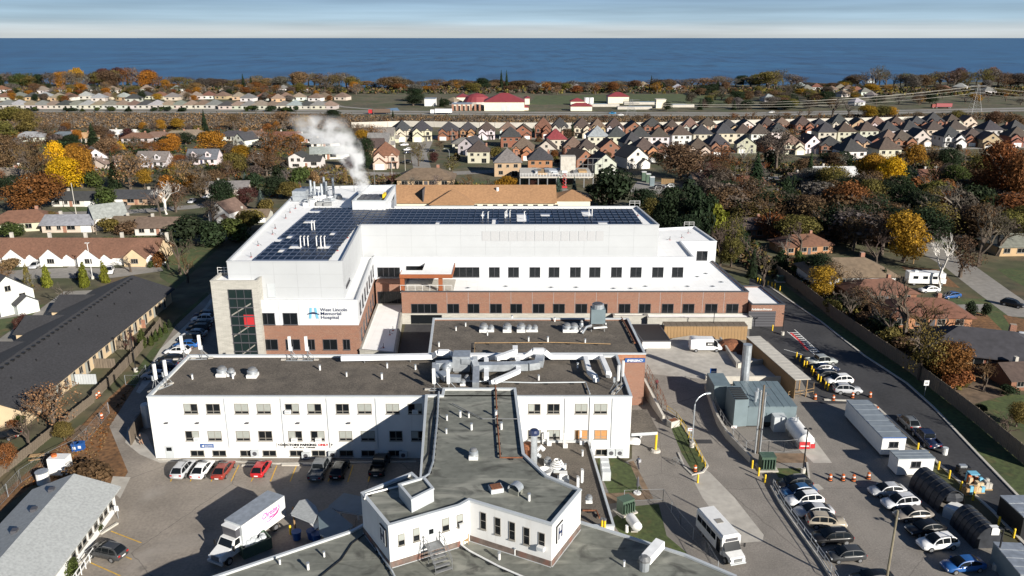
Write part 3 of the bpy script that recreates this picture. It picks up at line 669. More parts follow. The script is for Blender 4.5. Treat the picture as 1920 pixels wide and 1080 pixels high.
sheet('lawn_patch',[(1143,975),(1180,950),(1235,945),(1250,1005),(1345,1085),(1230,1085)],'lawn',.016)
sheet('lawn_patch',[(1240,758),(1256,766),(1326,873),(1302,889),(1278,850)],'lawn',.016)
sheet('lawn_patch',[(1450,878),(1515,878),(1520,898),(1460,896)],'lawn',.016)
sheet('gravel_bed',[(1420,850),(1510,850),(1515,868),(1455,868)],'dirt',.014)
verge=[(1452,538),(1500,574),(1540,601),(1620,664),(1700,716),(1750,761),(1830,846),(1960,980)]
sheet('grass_verge',verge+[(1960,890),(1920,852),(1800,765),(1700,690),(1560,600),(1450,520)],'lawn',.010)
strip('kerb',[(1440,536),(1500,577),(1540,604),(1620,667),(1700,719),(1750,764),(1830,849),(1960,984)],.35,'concrete_white',0,zt=.16)
strip('kerb',[(1545,750),(1600,752),(1640,760),(1700,815),(1760,870),(1860,958),(1930,1030),(1960,1070)],.4,'kerb',0,zt=.16)
strip('kerb',[(1272,850),(1283,876),(1298,891),(1318,886),(1327,874),(1310,845),(1262,770)],.25,'kerb',0,zt=.15)
strip('kerb',[(296,862),(400,864),(520,870),(660,868),(780,866)],.25,'kerb',0,zt=.13)
strip('kerb',[(1517,898),(1513,868)],.25,'kerb',0,zt=.15)
strip('drain_channel',[(1290,828),(1335,828)],1.2,'asphalt_new',.016)
yl=MB()
for x0,y0,x1,y1 in[(320,903,331,870),(357,903,368,872),(396,903,407,873),(433,903,448,872),(471,903,480,885),(507,903,519,873),(544,903,556,873),(580,903,593,872),(615,903,628,872),(652,904,662,872),(690,904,698,872),(208,996,265,1018),(165,1053,226,1080),(236,1044,247,1049)]:
 strip('',[(x0,y0),(x1,y1)],.14,'yellow_line',.018,build=False,b=yl)
kind(yl.build('parking_lines',M['yellow_line']),'structure')
wl=MB()
for x0,y0,x1,y1 in[(1555,1048,1600,1050),(1470,655,1505,665),(1476,622,1540,675),(1490,618,1536,660)]:strip('',[(x0,y0),(x1,y1)],.15,'white_line',.018,build=False,b=wl)
for k in range(11):
 t=k/10;strip('',[(1478+46*t,624+36*t),(1497+36*t,624+35*t)],.35,'white_line',.020,build=False,b=wl)
kind(wl.build('road_markings',M['white_line']),'structure')
strip('red_road_marking',[(1483,624),(1500,640),(1515,657)],.5,'red_line',.024)
for q,wd in(([(-60,520),(100,512),(215,512),(300,500)],9),([(150,545),(80,600),(-60,705)],7),([(100,402),(230,398),(360,388),(420,380)],7),([(500,326),(640,324),(780,328),(1000,318)],9),([(795,328),(785,290),(800,262),(830,255)],8),([(1470,340),(1480,375),(1560,425),(1640,445)],7),([(1930,595),(1860,545),(1800,500),(1720,455)],8),([(1400,340),(1560,322),(1750,312),(1960,300)],6),([(830,256),(1100,262),(1400,262),(1960,252)],7),([(900,285),(1200,288),(1500,285),(1960,275)],6),([(-60,262),(250,262),(560,262)],6),([(-60,330),(160,318),(420,310)],6),([(-60,182),(300,180),(640,186)],6),([(560,180),(640,200),(700,205)],6)):
 strip('street',q,wd,'street',.012)
for q in([(218,396),(232,380),(250,380),(238,396)],[(1840,585),(1760,580),(1760,572),(1850,570)],[(135,497),(150,497),(125,512),(108,512)],[(60,497),(85,497),(55,515),(20,515)],[(10,575),(60,580),(50,590),(-10,600)],[(1000,352),(1060,352),(1075,362),(990,362)],[(1195,340),(1260,342),(1250,365),(1180,360)]):
 sheet('driveway',q,'street',.016)
for q in([(120,378),(270,376),(215,396),(110,400)],[(250,384),(330,378),(330,394),(238,397)],[(-20,335),(60,333),(60,348),(-20,350)],[(-20,590),(60,575),(85,570),(40,610),(-20,640)],[(1480,385),(1540,400),(1560,415),(1490,405)],[(1770,560),(1850,560),(1960,650),(1960,700),(1800,610)],[(1960,560),(1890,520),(1870,505),(1960,500)],[(990,196),(1005,180),(1100,178),(1280,176),(1400,180),(1410,196)],[(1820,740),(1960,740),(1960,830),(1880,790)],[(850,345),(1000,330),(1000,345)],[(180,455),(310,440),(310,450),(180,462)],[(300,470),(420,455),(330,540),(300,520)],[(1700,430),(1960,460),(1960,480),(1800,470)]):
 sheet('lawn',q,'lawn',.008)
sheet('patio',[(1760,728),(1850,714),(1885,742),(1800,764)],'dirt',.014)
for q in([(1780,575),(1850,590),(1900,640),(1860,650),(1800,610)],[(1880,590),(1930,600),(1960,660),(1920,650)],[(1690,500),(1760,505),(1800,540),(1720,530)]):sheet('leaf_litter',q,'leaf_litter',.014)
sheet('sand_yard',[(1190,342),(1290,340),(1300,372),(1200,370)],'dirt',.012)
sheet('pond',[(705,205),(745,202),(750,208),(700,211)],'pond',.01)
strip('motorway',[(-400,206),(200,209),(640,212),(1000,215),(1400,216),(1650,212),(2300,200)],13,'street',.012)
strip('motorway',[(-400,202),(200,205),(640,208),(1000,211),(1400,212),(1650,208),(2300,196)],13,'street',.012)
nwp=[(660,240),(760,237),(900,240),(1100,241),(1280,239),(1400,235),(1560,232),(1740,228)]
nw=[at(*q)for q in nwp];c0=((nw[0][0]+nw[-1][0])/2,nw[0][1],0)
t=thing('noise_wall',c0,'long pale concrete noise wall between the motorway and the rows of houses','wall')
for(a,b)in zip(nw,nw[1:]):
 L=hypot(b[0]-a[0],b[1]-a[1]);n=max(1,int(L/9))
 for i in range(n):
  p=[(a[0]+(b[0]-a[0])*k/n,a[1]+(b[1]-a[1])*k/n)for k in(i,i+1)]
  m=MB();m.obox((p[0][0]+p[1][0])/2,(p[0][1]+p[1][1])/2,atan2(p[1][1]-p[0][1],p[1][0]-p[0][0]),hypot(p[1][0]-p[0][0],p[1][1]-p[0][1])-.1,.2,0,3.6);m.build('panel',M['concrete_white'],t)
  m=MB();m.obox(p[0][0],p[0][1],0,.35,.5,0,3.8);m.build('post',M['concrete'],t)
  # --------- the new hospital
hosp=thing('hospital_building',(0,165,0),'large new hospital of white panels and orange brick with flat white roofs','hospital')
Z1,Z2,Z3,Z4=2.4,7.0,11.6,18.3
g=at
front=[(-22.4,154.2),(47.9,154.2)]
shell(hosp,[(-22.4,154.2),(47.9,154.2),(46.2,178.5),(-22.4,178.5)],0,Z2,M['brick'],M['white_roof'],M['dark_coping'],wname='brick_wall')
MB().box(-22.45,48.0,154.0,154.19,0,Z1-.1).build('stone_base',M['limestone'],hosp)
shell(hosp,[(27.2,151.2),(48.2,151.2),(48.2,153.95),(27.2,153.95)],0,Z1,M['limestone'],M['white_roof'],M['limestone'],par=.25,wname='stone_wall',cname='stone_coping')
shell(hosp,[(20.5,152.4),(27.1,152.4),(27.1,153.95),(20.5,153.95)],0,Z1,M['limestone'],M['white_roof'],M['limestone'],par=.2,wname='stone_wall',cname='stone_coping')
lf=((27.2,151.2),(48.2,151.2))
winpx(hosp,*lf,[(1246,612,1308,616.5),(1329,612,1340,616.5),(1358,612,1392,616.5)],nx=3,name='strip_window')
w2=[(-29.4,163.8),(g(1300,480,Z3)[0],163.8),g(1265,453,Z3),g(1344,452,Z3),g(1303,424,Z3),(29,189),(-29.4,189)]
w2[2]=(w2[1][0],w2[3][1]);
shell(hosp,w2,Z2-.5,Z3,M['white_panel'],M['white_roof'],M['white_panel'],cname='parapet_cap')
ww=((-29.4,163.8),(w2[1][0],163.8));wt_=(w2[2],w2[3])
winpx(hosp,*ww,[(917,501,937,519.5),(953,501,973,519.5),(993,501,1013,519.5),(1029,501,1049,519.5),(1069,501,1089,519.5),(1105,501,1126,519.5),(1146,501,1166,519.5),(1182,501,1203,519.5),(1223,501,1244,519.5),(1260,501,1281,519.5)],nx=2)
winpx(hosp,*ww,[(849,501,899,519.5),(708,501,750,519)],nx=4)
winpx(hosp,*wt_,[(1306,471,1326.5,488)],nx=2)
winpx(hosp,*front,[(839,570,861,587),(877,570,899,587),(919,570,941,587),(957,570,979,587),(999,570,1021,587),(1037,570,1059,587),(1079,570,1101,587),(1117,570,1139,587),(1160,570,1182,587),(1198,570,1220,587),(1240.5,570,1263,587),(1279.5,570,1302,587),(1322,570,1345,587),(1361.5,570,1384.5,587)],nx=2)
winpx(hosp,*front,[(771,570,820,587)],nx=4)
for px in range(830,1390,40):
 s,_=on_wall(*front,px+8,560);wall_box(hosp,'control_joint',*front,s-.03,s+.03,Z1,Z2-.25,.004,.02,M['panel_seam'])
LW=[(-45.0,134.6),(-27.4,134.6),(-29.4,163.7),(-45.0,163.7)]
shell(hosp,LW,Z2-.15,Z3,M['white_panel'],M['white_roof'],M['white_panel'],cname='parapet_cap')
BR=[(-45.0,134.75),(-27.5,134.75),(-29.3,163.7),(-45.0,163.7)]
MB().prism(BR,0,Z2-.16).build('brick_wall',M['brick'],hosp)
lw=(LW[0],LW[1]);le=(LW[1],LW[2]);lbr=(BR[0],BR[1]);lbe=(BR[1],BR[2])
winpx(hosp,*lw,[(487.5,587,515.5,608.5),(531,587,558,608.5)],nx=2)
winpx(hosp,*lbr,[(494.5,636.5,521,655.5),(536,636.5,563,655.5),(577,636.5,591,655.5),(606,636.5,632.5,655.5),(643,636.5,657,655.5)],nx=2)
for k in range(7):
 s=3.2+4.0*k
 window(hosp,*le,s,Z2+1.0,1.8,2.3,2);window(hosp,*lbe,s,2.9,1.7,2.2,2)
UP=[g(426,488,Z4),g(640,491,Z4),g(677,421,Z4),g(1236,421,Z4),g(1195,386,Z4),(-27.3,184.7),g(742,346,Z4),g(566,350,Z4)]
UP[0]=(-50.4,136.2);UP[1]=(-30.0,136.2)
shell(hosp,UP,Z3-.5,Z4,M['upper_panel'],M['white_roof'],M['upper_panel'],par=.55,cname='parapet_cap',wname='upper_wall')
MB().prism([(-50.2,136.9),(-45.2,136.9),(-45.2,208),(-55.4,208)],0,Z3-.4).build('west_wall',M['upper_panel'],hosp)
upf=(UP[0],UP[1]);upr=(UP[2],UP[3]);upe=(UP[1],UP[2])
winpx(hosp,*upf,[(501.5,532,516.5,556)],nx=1,panes='coping',fm='coping')
for k in range(14):
 s0,z0=on_wall(*upr,904+16.4*k,451.5);s1,z1=on_wall(*upr,904+16.4*(k+1)-1.5,433.5)
 wall_box(hosp,'louvre',*upr,s0,s1,z0,z1,.0,.06,M['louvre'])
for wall_,zs,n in((upr,(Z3,Z4-.3),12),(upf,(Z3,Z4-.3),5),(lw,(Z2,Z3-.3),5),(ww,(Z2,Z3-.3),14),(upe,(Z3,Z4-.3),6)):
 L=hypot(wall_[1][0]-wall_[0][0],wall_[1][1]-wall_[0][1]);m=M['panel_seam']
 for k in range(1,n):wall_box(hosp,'panel_joint',*wall_,L*k/n-.02,L*k/n+.02,zs[0],zs[1],.002,.012,m)
 if wall_ in(upr,upf):
  for z in(13.4,15.9):wall_box(hosp,'panel_joint',*wall_,.1,L-.1,z-.015,z+.015,.013,.018,m)
winpx(hosp,*upe,[(648,519,656,542)],nx=1)
s,z=on_wall(*lw,600.5,582.5);s2,zb=on_wall(*lw,651,582.5);s0,zz=on_wall(*lw,577,597);s1,zt=on_wall(*lw,598,577)
for k,tx in enumerate(('West Lincoln','Memorial','Hospital')):
 lettering(hosp,'sign_lettering',tx,*lw,s,z-.08-k*.72,.80,'navy_paint',width=(s2-s)*(1,.76,.66)[k],bold=.008)
def bar(root,name,wall_,pts,m,d0=.02,d1=.08):
 dx,dy=wall_[1][0]-wall_[0][0],wall_[1][1]-wall_[0][1];L=hypot(dx,dy);dx/=L;dy/=L
 f=lambda s,z,d:(wall_[0][0]+dx*s+dy*d,wall_[0][1]+dy*s-dx*d,z)
 n=len(pts);b=MB();b.add([f(s,z,d0)for s,z in pts]+[f(s,z,d1)for s,z in pts],[tuple(range(n,2*n)),tuple(range(n))[::-1]]+[(i,(i+1)%n,n+(i+1)%n,n+i)for i in range(n)])
 return b.build(name,m,root)
w_=s1-s0;h_=zt-zz
bar(hosp,'emblem_pillar',lw,[(s0+w_*.12,zz),(s0+w_*.32,zz),(s0+w_*.42,zt),(s0+w_*.24,zt)],M['sky_paint'])
bar(hosp,'emblem_pillar',lw,[(s0+w_*.72,zz),(s0+w_*.92,zz),(s0+w_*.78,zt),(s0+w_*.60,zt)],M['sky_paint'])
ap=[(s0+w_*k/10,zz+h_*(.42+.2*sin(pi*k/10)-.02*k/10))for k in range(11)]
bar(hosp,'emblem_arch',lw,ap+[(a,b_-h_*(.05+.12*sin(pi*k/10)))for k,(a,b_)in list(enumerate(ap))[::-1]],M['navy_paint'],.081,.12)
TZ=15.5;tp=[g(394,526,TZ),g(482,526,TZ)];ty=tp[0][1]
TW=[(tp[0][0],ty),(tp[1][0],ty),(tp[1][0],ty+5.5),(tp[0][0],ty+5.5)]
shell(hosp,TW,0,TZ,M['limestone'],M['white_roof'],M['limestone'],par=.6,wname='tower_wall',cname='tower_coping')
tf=(TW[0],TW[1]);sL,zT=on_wall(*tf,427,542.5);sR,_=on_wall(*tf,472,542.5)
for r_ in range(8):
 hgt=(zT-.6)/8;z=.6+hgt*r_
 wn=window(hosp,*tf,(sL+sR)/2,z,round(sR-sL,1),round(hgt,2),3,name='tower_glazing',mats=['blue_glass','blue_glass','blue_glass'],depth=.12)
for k,(a,b_)in enumerate(((.9,3.6),(5.2,7.6),(9.2,11.4))):
 bar(hosp,'stair_flight',tf,[(sL+.2,a),(sR-.4,b_),(sR-.4,b_-.25),(sL+.2,a-.25)][::(1 if k%2 else 1)],M['frame_light'],.045,.06)
pr_=on_wall(*tf,459,612)+on_wall(*tf,477,590)
wall_box(hosp,'red_poster',*tf,pr_[0],pr_[2],pr_[1],pr_[3],.05,.07,M['red_paint'])
lk=((-28.6,160.3),(-22.41,160.3));MB().box(-20.6,-14.3,153.9,153.98,.1,2.0).build('court_glazing',M['glass'],hosp);MB().box(-28.6,-22.42,160.3,163.6,0,Z2-.1).build('link_wall',M['brick'],hosp)
window(hosp,*lk,3.1,.4,5.6,4.6,4,name='link_glazing')
lr=[g(679,655,Z1),g(741,661,Z1),g(761,588,Z1),g(707,571,Z1)];lr[0]=(-27.45,lr[0][1]);lr[3]=(-28.5,160.2);lr.insert(3,(-22.5,160.2))
lr[2]=(-22.5,153.9)
shell(hosp,lr,0,Z1,M['limestone'],M['white_roof'],M['limestone'],par=.25,wname='stone_wall',cname='stone_coping')
b=MB();cz=10.2
cx0,cx1=g(750,516,cz)[0],g(847,516,cz)[0];cy=g(800,516,cz)[1]
b.box(cx0,cx1,cy,cy+3.2,cz,cz+.12,0);b.build('canopy_roof',M['white_roof'],hosp)
MB().box(cx0+4.2,cx1,cy+3.2,163.7,cz,cz+.12).build('canopy_roof',M['white_roof'],hosp)
b=MB();b.box(cx0-.1,cx1+.1,cy-.15,cy-.005,cz-.6,cz+.2);b.box(cx0-.1,cx0-.005,cy,cy+3.2,cz-.6,cz+.2);b.box(cx1+.005,cx1+.12,cy,163.6,cz-.6,cz+.2)
b.box(cx0+.2,cx1-.1,cy+.1,cy+3.0,cz-.5,cz-.05);b.build('canopy_fascia',M['orange_steel'],hosp)
for px in(757.5,828):
 x=g(px,541,Z2-.4)[0];MB().box(x-.4,x+.4,cy+.2,cy+1.0,Z2-.4,cz-.55).build('canopy_post',M['orange_steel'],hosp)
b=MB()
for k in range(8):
 x=cx0+(cx1-cx0)*k/7;b.box(x-.03,x+.03,154.6,154.66,Z2,Z2+1.1)
b.box(cx0,cx1,154.58,154.68,Z2+1.1,Z2+1.16);b.build('terrace_rail',M['white_metal'],hosp)
MB().box(cx0,cx1+.2,154.3,163.7,Z2-.39,Z2-.3).build('terrace_floor',M['concrete_white'],hosp)
MB().box(cx0+.2,cx1-1,163.55,163.72,Z2,Z2+2.6).build('terrace_glazing',M['glass'],hosp)
AZ=4.8;am=[g(1404,570,AZ),g(1472,570,AZ),g(1424,535,AZ)];ay=am[1][1]
AM=[(48.25,ay),(am[1][0],ay),(am[1][0]-1.2,am[2][1]),(46.9,am[2][1]),(46.9,160),(48.25,158)]
shell(hosp,[(48.25,ay),(am[1][0],ay),(am[1][0]-1.0,am[2][1]),(47.3,am[2][1])],0,AZ,M['brick'],M['white_roof'],M['dark_coping'],wname='garage_wall')
af=((48.25,ay),(am[1][0],ay));sa,za=on_wall(*af,1404,583.5);sb,_=on_wall(*af,1455,583.5)
gd=wall_box(hosp,'garage_door',*af,sa,sb,0,za,.01,.05,M['frame_dark'])
for k in range(1,6):wall_box(hosp,'door_rib',*af,sa,sb,za*k/6-.03,za*k/6+.03,.051,.07,M['glass'])
s,z=on_wall(*af,1402,581.5);s2,_=on_wall(*af,1447,581.5);lettering(hosp,'sign_lettering','Ambulance Entrance',*af,max(s,.05),z,.62,'white_metal',width=s2-max(s,.05),bold=.012)
PZ=20.2;pe=[g(660,376,PZ),g(722,376,PZ),g(741,347,PZ),g(692,347,PZ)]
shell(hosp,pe,Z4-.6,PZ,M['white_panel'],M['white_roof'],M['coping'],par=1.0,th=.35,wname='plant_screen')
ctw=thing('cooling_tower',(*g(697,366,PZ),Z4+.3),'grid topped steaming cooling tower inside the white roof screen','cooling tower')
c=ORG[ctw.name];b=MB();b.box(c[0]-4.3,c[0]+2.6,c[1]-3.4,c[1]+3.4,Z4+.6,PZ-.5);b.build('casing',M['teal_metal'],ctw)
for i in range(5):
 for j in range(3):
  MB().box(c[0]-4.1+i*1.32,c[0]-2.95+i*1.32,c[1]-3.1+j*2.15,c[1]-1.2+j*2.15,PZ-.49,PZ-.3).build('fan_grille',M['frame_dark'],ctw)
b=MB();b.box(c[0]+2.7,c[0]+3.2,c[1]-1.0,c[1]+1.8,Z4,PZ+.4);b.build('yellow_guard',M['yellow'],ctw)
def solar(name,label,X0,X1,Y0,Y1,holes,z=Z4-.5,px=1.34,py=2.7,lim=None):
 t=thing(name,((X0+X1)/2,(Y0+Y1)/2,z),label,'solar array');o=ORG[t.name]
 pm=MB();pm.add([(-px/2+.05,-py/2+.09,.16),(px/2-.05,-py/2+.09,.16),(px/2-.05,py/2-.09,.22),(-px/2+.05,py/2-.09,.22),(-px/2+.05,-py/2+.09,.12),(px/2-.05,-py/2+.09,.12),(px/2-.05,py/2-.09,.18),(-px/2+.05,py/2-.09,.18)],[(0,1,2,3),(0,4,5,1),(1,5,6,2),(2,6,7,3),(3,7,4,0)]);me=pm.mesh('solar_panel',M['solar'])
 nx,ny=int((X1-X0)/px),int((Y1-Y0)/py);fb=MB()
 for j in range(ny):
  y=Y0+py*(j+.5);x0=X0 if lim is None else lim(y)
  for i in range(nx):
   x=X0+px*(i+.5)
   if lim and x<x0 or any(a<=x<=b_ and c_<=y<=d for a,b_,c_,d in holes):continue
   inst('solar_panel',me,t,(x-o[0],y-o[1],0));fb.box(x-px/2+.01,x-px/2+.06,y-py/2+.2,y+py/2-.1,z+.0,z+.36);fb.box(x-px/2,x+px/2,y-py/2-.06,y-py/2+.07,z,z+.3)
 f=fb.build('rail',M['solar_frame'],t);f['kind']='stuff'
rh=[g(x,y,Z4-.5)for x,y in((524,472),(560,462),(610,462),(575,420),(540,448),(520,452),(627,438),(585,400))]
holes=[(x-a,x+a,y-1.3,y+1.3)for(x,y),a in zip(rh,(.7,1.7,1.3,1.3,.7,.7,1.0,1.4))]
solar('solar_array','big block of navy solar panels on the left wing roof of the hospital',-46.2,-32.8,138.0,184,holes)
rh2=[(g(x,407,Z4-.5)[0])for x in(831,905,927,950,983,1025,1107,1125)]
holes2=[(x-1,x+1,(166,174,166,174,170,174,174,166)[i],(169.5,178,172,178,177,178,180,170)[i])for i,x in enumerate(rh2)]
solar('solar_array','long strip of navy solar panels on the main block roof of the hospital',-32.4,29.0,166.6,183.4,holes2,lim=lambda y:-32.4)
# --------- the older hospital buildings
ZO,ZT,ZL,ZB,ZN=9.45,9.75,5.0,8.9,2.9
old=thing('hospital_block',(-16,107,0),'long white two storey older hospital block with brown gravel roof','hospital')
OP=[g(275,743,ZO),g(1185,742,ZO),(16.2,114.4),(-49.8,114.4)];OP[0]=(OP[0][0],99.4);OP[1]=(OP[1][0],99.4)
shell(old,OP,0,ZO,M['white_wall'],M['gravel_roof'],M['coping'])
of=(OP[0],OP[1])
bl=[['blind','blind'],['blind','glass'],['blind','blind'],['glass','blind'],['glass','glass']]
k=0
UPW=[(345,371),(387,413),(440,466),(482,508),(535,561),(577,603),(630,655),(671,697),(724,749),(765,791),(990,1014),(1026,1050),(1078,1102),(1114,1139)]
for xl,xr in UPW:
 winpx(old,*of,[(xl,757,xr,775.5)],nx=2,rows=(.26,),fm='frame_light',mats=['glass','glass']+bl[(k*3+1)%5]);k+=1
for xl,xr in UPW:
 d=(3 if xl<500 else 6)if xl<800 else 0
 ps=(['glass','glass']+bl[(k*2)%5])if xl<1060 else['orange_board']*4
 winpx(old,*of,[(xl+d,808 if xl<900 else 806,xr+d,826 if xl<900 else 823)],nx=2,rows=(.26,),fm='frame_light',mats=ps);k+=1
winpx(old,*of,[(x,844,x+25,855)for x in(358,399,451,493,544,585,637,678,729)]+[(1117,842,1138,853)],nx=2,fm='frame_light')
for px in(420,526,612,704,1060,1149):s,_=on_wall(*of,px,748);wall_box(old,'downpipe',*of,s-.06,s+.06,1.6,ZO-.3,.01,.1,M['coping'])
s,_=on_wall(*of,1108,748);wall_box(old,'downpipe',*of,s-.12,s+.12,2.5,ZO-.1,.01,.16,M['white_metal'])
for px in(314,372,465,560,655):s,_=on_wall(*of,px,800);wall_box(old,'wall_lamp',*of,s-.2,s+.2,5.4,5.55,.01,.35,M['frame_dark'])
s0,zb=on_wall(*of,312,857.5);s1,zt=on_wall(*of,325,836);d=wall_box(old,'door',*of,s0,s1,.02,zt,.01,.08,M['coping']);wall_box(old,'door_window',*of,s0+.2,s1-.25,zt-.75,zt-.2,.081,.09,M['glass'])
s1=hypot(OP[1][0]-OP[0][0],0);wall_box(old,'plinth',*of,.01,s1-6.2,0,1.75,.004,.008,M['white_wall'])
def sign(name,label,wall_,box,m,cat='sign',d=(.04,.1)):
 s0,z0=on_wall(*wall_,box[0],box[3]);s1,z1=on_wall(*wall_,box[2],box[1])
 dx,dy=wall_[1][0]-wall_[0][0],wall_[1][1]-wall_[0][1];L=hypot(dx,dy)
 t=thing(name,(wall_[0][0]+dx/L*(s0+s1)/2,wall_[0][1]+dy/L*(s0+s1)/2,z0),label,cat)
 wall_box(t,'board',*wall_,s0,s1,z0,z1,d[0],d[1],M[m]);return t,s0,s1,z0,z1
t,s0,s1,z0,z1=sign('wall_sign','blue direction sign with white arrow on the white hospital block wall',of,(376.5,832,400.5,839),'blue_paint')
bar(t,'arrow',of,[(s0+.15,(z0+z1)/2),(s0+.5,z1-.1),(s0+.5,z0+.1)],M['white_metal'],.101,.12)
lettering(t,'sign_lettering','OUTDOOR',*of,s0+.6,(z0+z1)/2+.04,.2,'white_metal',out=.115,width=1.1);lettering(t,'sign_lettering','REGISTRATION',*of,s0+.6,z0+.08,.18,'white_metal',out=.115,width=1.1)
t,s0,s1,z0,z1=sign('parking_sign','long white parking sign with black and red block lettering above the parked cars',of,(520,829.5,626,840),'white_metal')
lettering(t,'sign_lettering','DOCTORS PARKING',*of,s0+.5,z1-.48,.46,'black_metal',out=.115,width=5.0,bold=.026);lettering(t,'sign_lettering','ONLY',*of,s0+5.75,z1-.48,.46,'red_paint',out=.115,width=1.45,bold=.026)
lettering(t,'sign_lettering','AT ALL TIMES',*of,s0+2.2,z0+.04,.27,'black_metal',out=.115,width=3.2,bold=.012,shear=.3)
for a,q in((s0+.12,1),(s1-.12,-1)):bar(t,'arrow',of,[(a,z1-.3),(a+q*.25,z1-.1),(a+q*.25,z1-.5)][::q],M['black_metal'],.101,.12)
em=thing('emergency_block',(3,124,0),'brick emergency block with brown gravel roof behind the white block','hospital')
EP=[g(803,664,ZB),(20.9,116.2),g(1178,596,ZB),g(812,596,ZB)];EP[0]=(EP[0][0],116.2)
shell(em,EP,0,ZB,M['brick'],M['gravel_roof'],M['coping'])
ef=(EP[0],EP[1]);L=EP[1][0]-EP[0][0];wall_box(em,'brick_band',*ef,.02,L-.02,ZB-1.0,ZB-.25,.004,.05,M['brick_band'])
t,s0,s1,z0,z1=sign('emergency_sign','blue emergency sign with white slanted capitals on the brick wall',ef,(1171.5,671,1209.5,678.5),'blue_paint',d=(.06,.2))
lettering(t,'sign_lettering','EMERGENCY',*ef,s0+.3,z0+.14,.5,'white_metal',out=.22,width=s1-s0-.6,shear=.25,bold=.015)
tw_=thing('hospital_wing',(-5,85,0),'white T shaped hospital wing with stained grey membrane roof','hospital')
tpx=[(787,898),(800,745),(800,728),(967,727),(983,850),(1025,890),(1090,917),(1035,983),(880,937),(862,947),(728,985),(677,923),(772,885)]
TP=[g(*q,ZT)for q in tpx];TP[1]=(g(797,744,ZT)[0],99.3);TP.insert(2,(TP[1][0]+2.2,99.3));TP[3]=(TP[2][0],TP[3][1])
TP[3]=(TP[2][0],g(865,727,ZT)[1])
shell(tw_,TP,0,ZT,M['white_wall'],M['membrane'],M['coping'],par=.3,th=.28)
Q={n:g(*p_,ZT)for n,p_ in dict(a=(728,985),b=(862,947),c=(880,937),d=(1035,983),e=(1090,917),f=(677,923)).items()}
fw1=(Q['a'],Q['b']);fw2=(Q['c'],Q['d']);fw3=(Q['d'],Q['e']);fw0=(Q['f'],Q['a'])
winpx(tw_,*fw1,[(746,999,759,1024),(774,988,787,1016),(829,970,842,997),(856,962,868,988)],nx=1,rows=(.45,),fm='frame_light',mats=['glass','blind'])
winpx(tw_,*fw2,[(901,963,912,990),(928,972,939,1000),(955,981,966,1010),(982,991,993,1019),(1010,1001,1022,1029)],nx=1,rows=(.5,),fm='frame_light')
s0,z0=on_wall(*fw1,801,1018);s1,z1=on_wall(*fw1,816,985);wall_box(tw_,'door',*fw1,s0,s1,z0+.1,z1,.01,.1,M['coping']);wall_box(tw_,'door_window',*fw1,s0+.2,s1-.25,z1-.8,z1-.25,.101,.11,M['glass'])
for wl_ in(fw0,fw1,fw2,fw3):
 L=hypot(wl_[1][0]-wl_[0][0],wl_[1][1]-wl_[0][1]);wall_box(tw_,'stained_plinth',*wl_,.02,L-.02,ZL-.4,ZL+.45,.01,.06,M['plinth']);wall_box(tw_,'flashing',*wl_,.02,L-.02,ZL-.39,ZL-.2,.062,.12,M['coping'])
for wl_,s,nm in((fw3,1.7,'white H sign on the sunlit end wall of the T shaped wing'),(fw0,hypot(Q['a'][0]-Q['f'][0],Q['a'][1]-Q['f'][1])-1.3,'white H sign on the shaded end wall of the T shaped wing')):
 dx,dy=wl_[1][0]-wl_[0][0],wl_[1][1]-wl_[0][1];L=hypot(dx,dy)
 t=thing('letter_sign',(wl_[0][0]+dx/L*s,wl_[0][1]+dy/L*s,7.3),nm,'sign','H signs on the wing ends')
 wall_box(t,'board',*wl_,s-.75,s+.75,6.9,8.9,.05,.14,M['black_metal']);wall_box(t,'face',*wl_,s-.66,s+.66,6.99,8.81,.141,.17,M['white_metal'])
 for a,b_,c_,d_ in((-.48,-.22,7.2,8.6),(.22,.48,7.2,8.6),(-.22,.22,7.75,8.05)):wall_box(t,'letter_stroke',*wl_,s+a,s+b_,c_,d_,.171,.2,M['navy_paint'])
HP=[g(747,907,ZT+1.3),g(795,893,ZT+1.3),g(813,915,ZT+1.3),g(771,936,ZT+1.3)]
t=thing('roof_hatch_house',(HP[0][0],HP[0][1],ZT),'low square penthouse box on the grey membrane roof','roof box');shell(t,HP,ZT-.3,ZT+1.3,M['coping'],M['membrane'],M['coping'],par=.25,th=.2)
lo=thing('hospital_podium',(-4,66,0),'low grey roofed podium that the T shaped wing stands on','hospital')
LP=[g(390,1083,ZL),g(660,993,ZL),(TP[-2][0]+.6,TP[-2][1]-1),(0,80),(7.3,76.3),g(1130,990,ZL),g(1285,1040,ZL),g(1380,1078,ZL),(22,55),(-22,55)]
LP=[LP[0],LP[1],g(693,975,ZL),(-9,78),(4,77),g(1090,977,ZL),g(1130,989,ZL),g(1285,1038,ZL),g(1380,1078,ZL),(24,50),(-45,50)]
shell(lo,LP,0,ZL,M['white_wall'],M['membrane'],M['coping'],par=.25,th=.25)
an=thing('hospital_annex',(8,88,0),'low annex with brown tar roof beside the T shaped wing','hospital')
AP=[(1.5,99.2),g(1105,829,ZN),g(1152,985,ZN),(6.5,g(1152,985,ZN)[1]),(3,81)];AP[1]=(AP[1][0],99.2)
AP[0]=(2.2,99.2)
shell(an,AP,0,ZN,M['white_wall'],M['gravel_roof'],M['coping'],par=.3,th=.2)
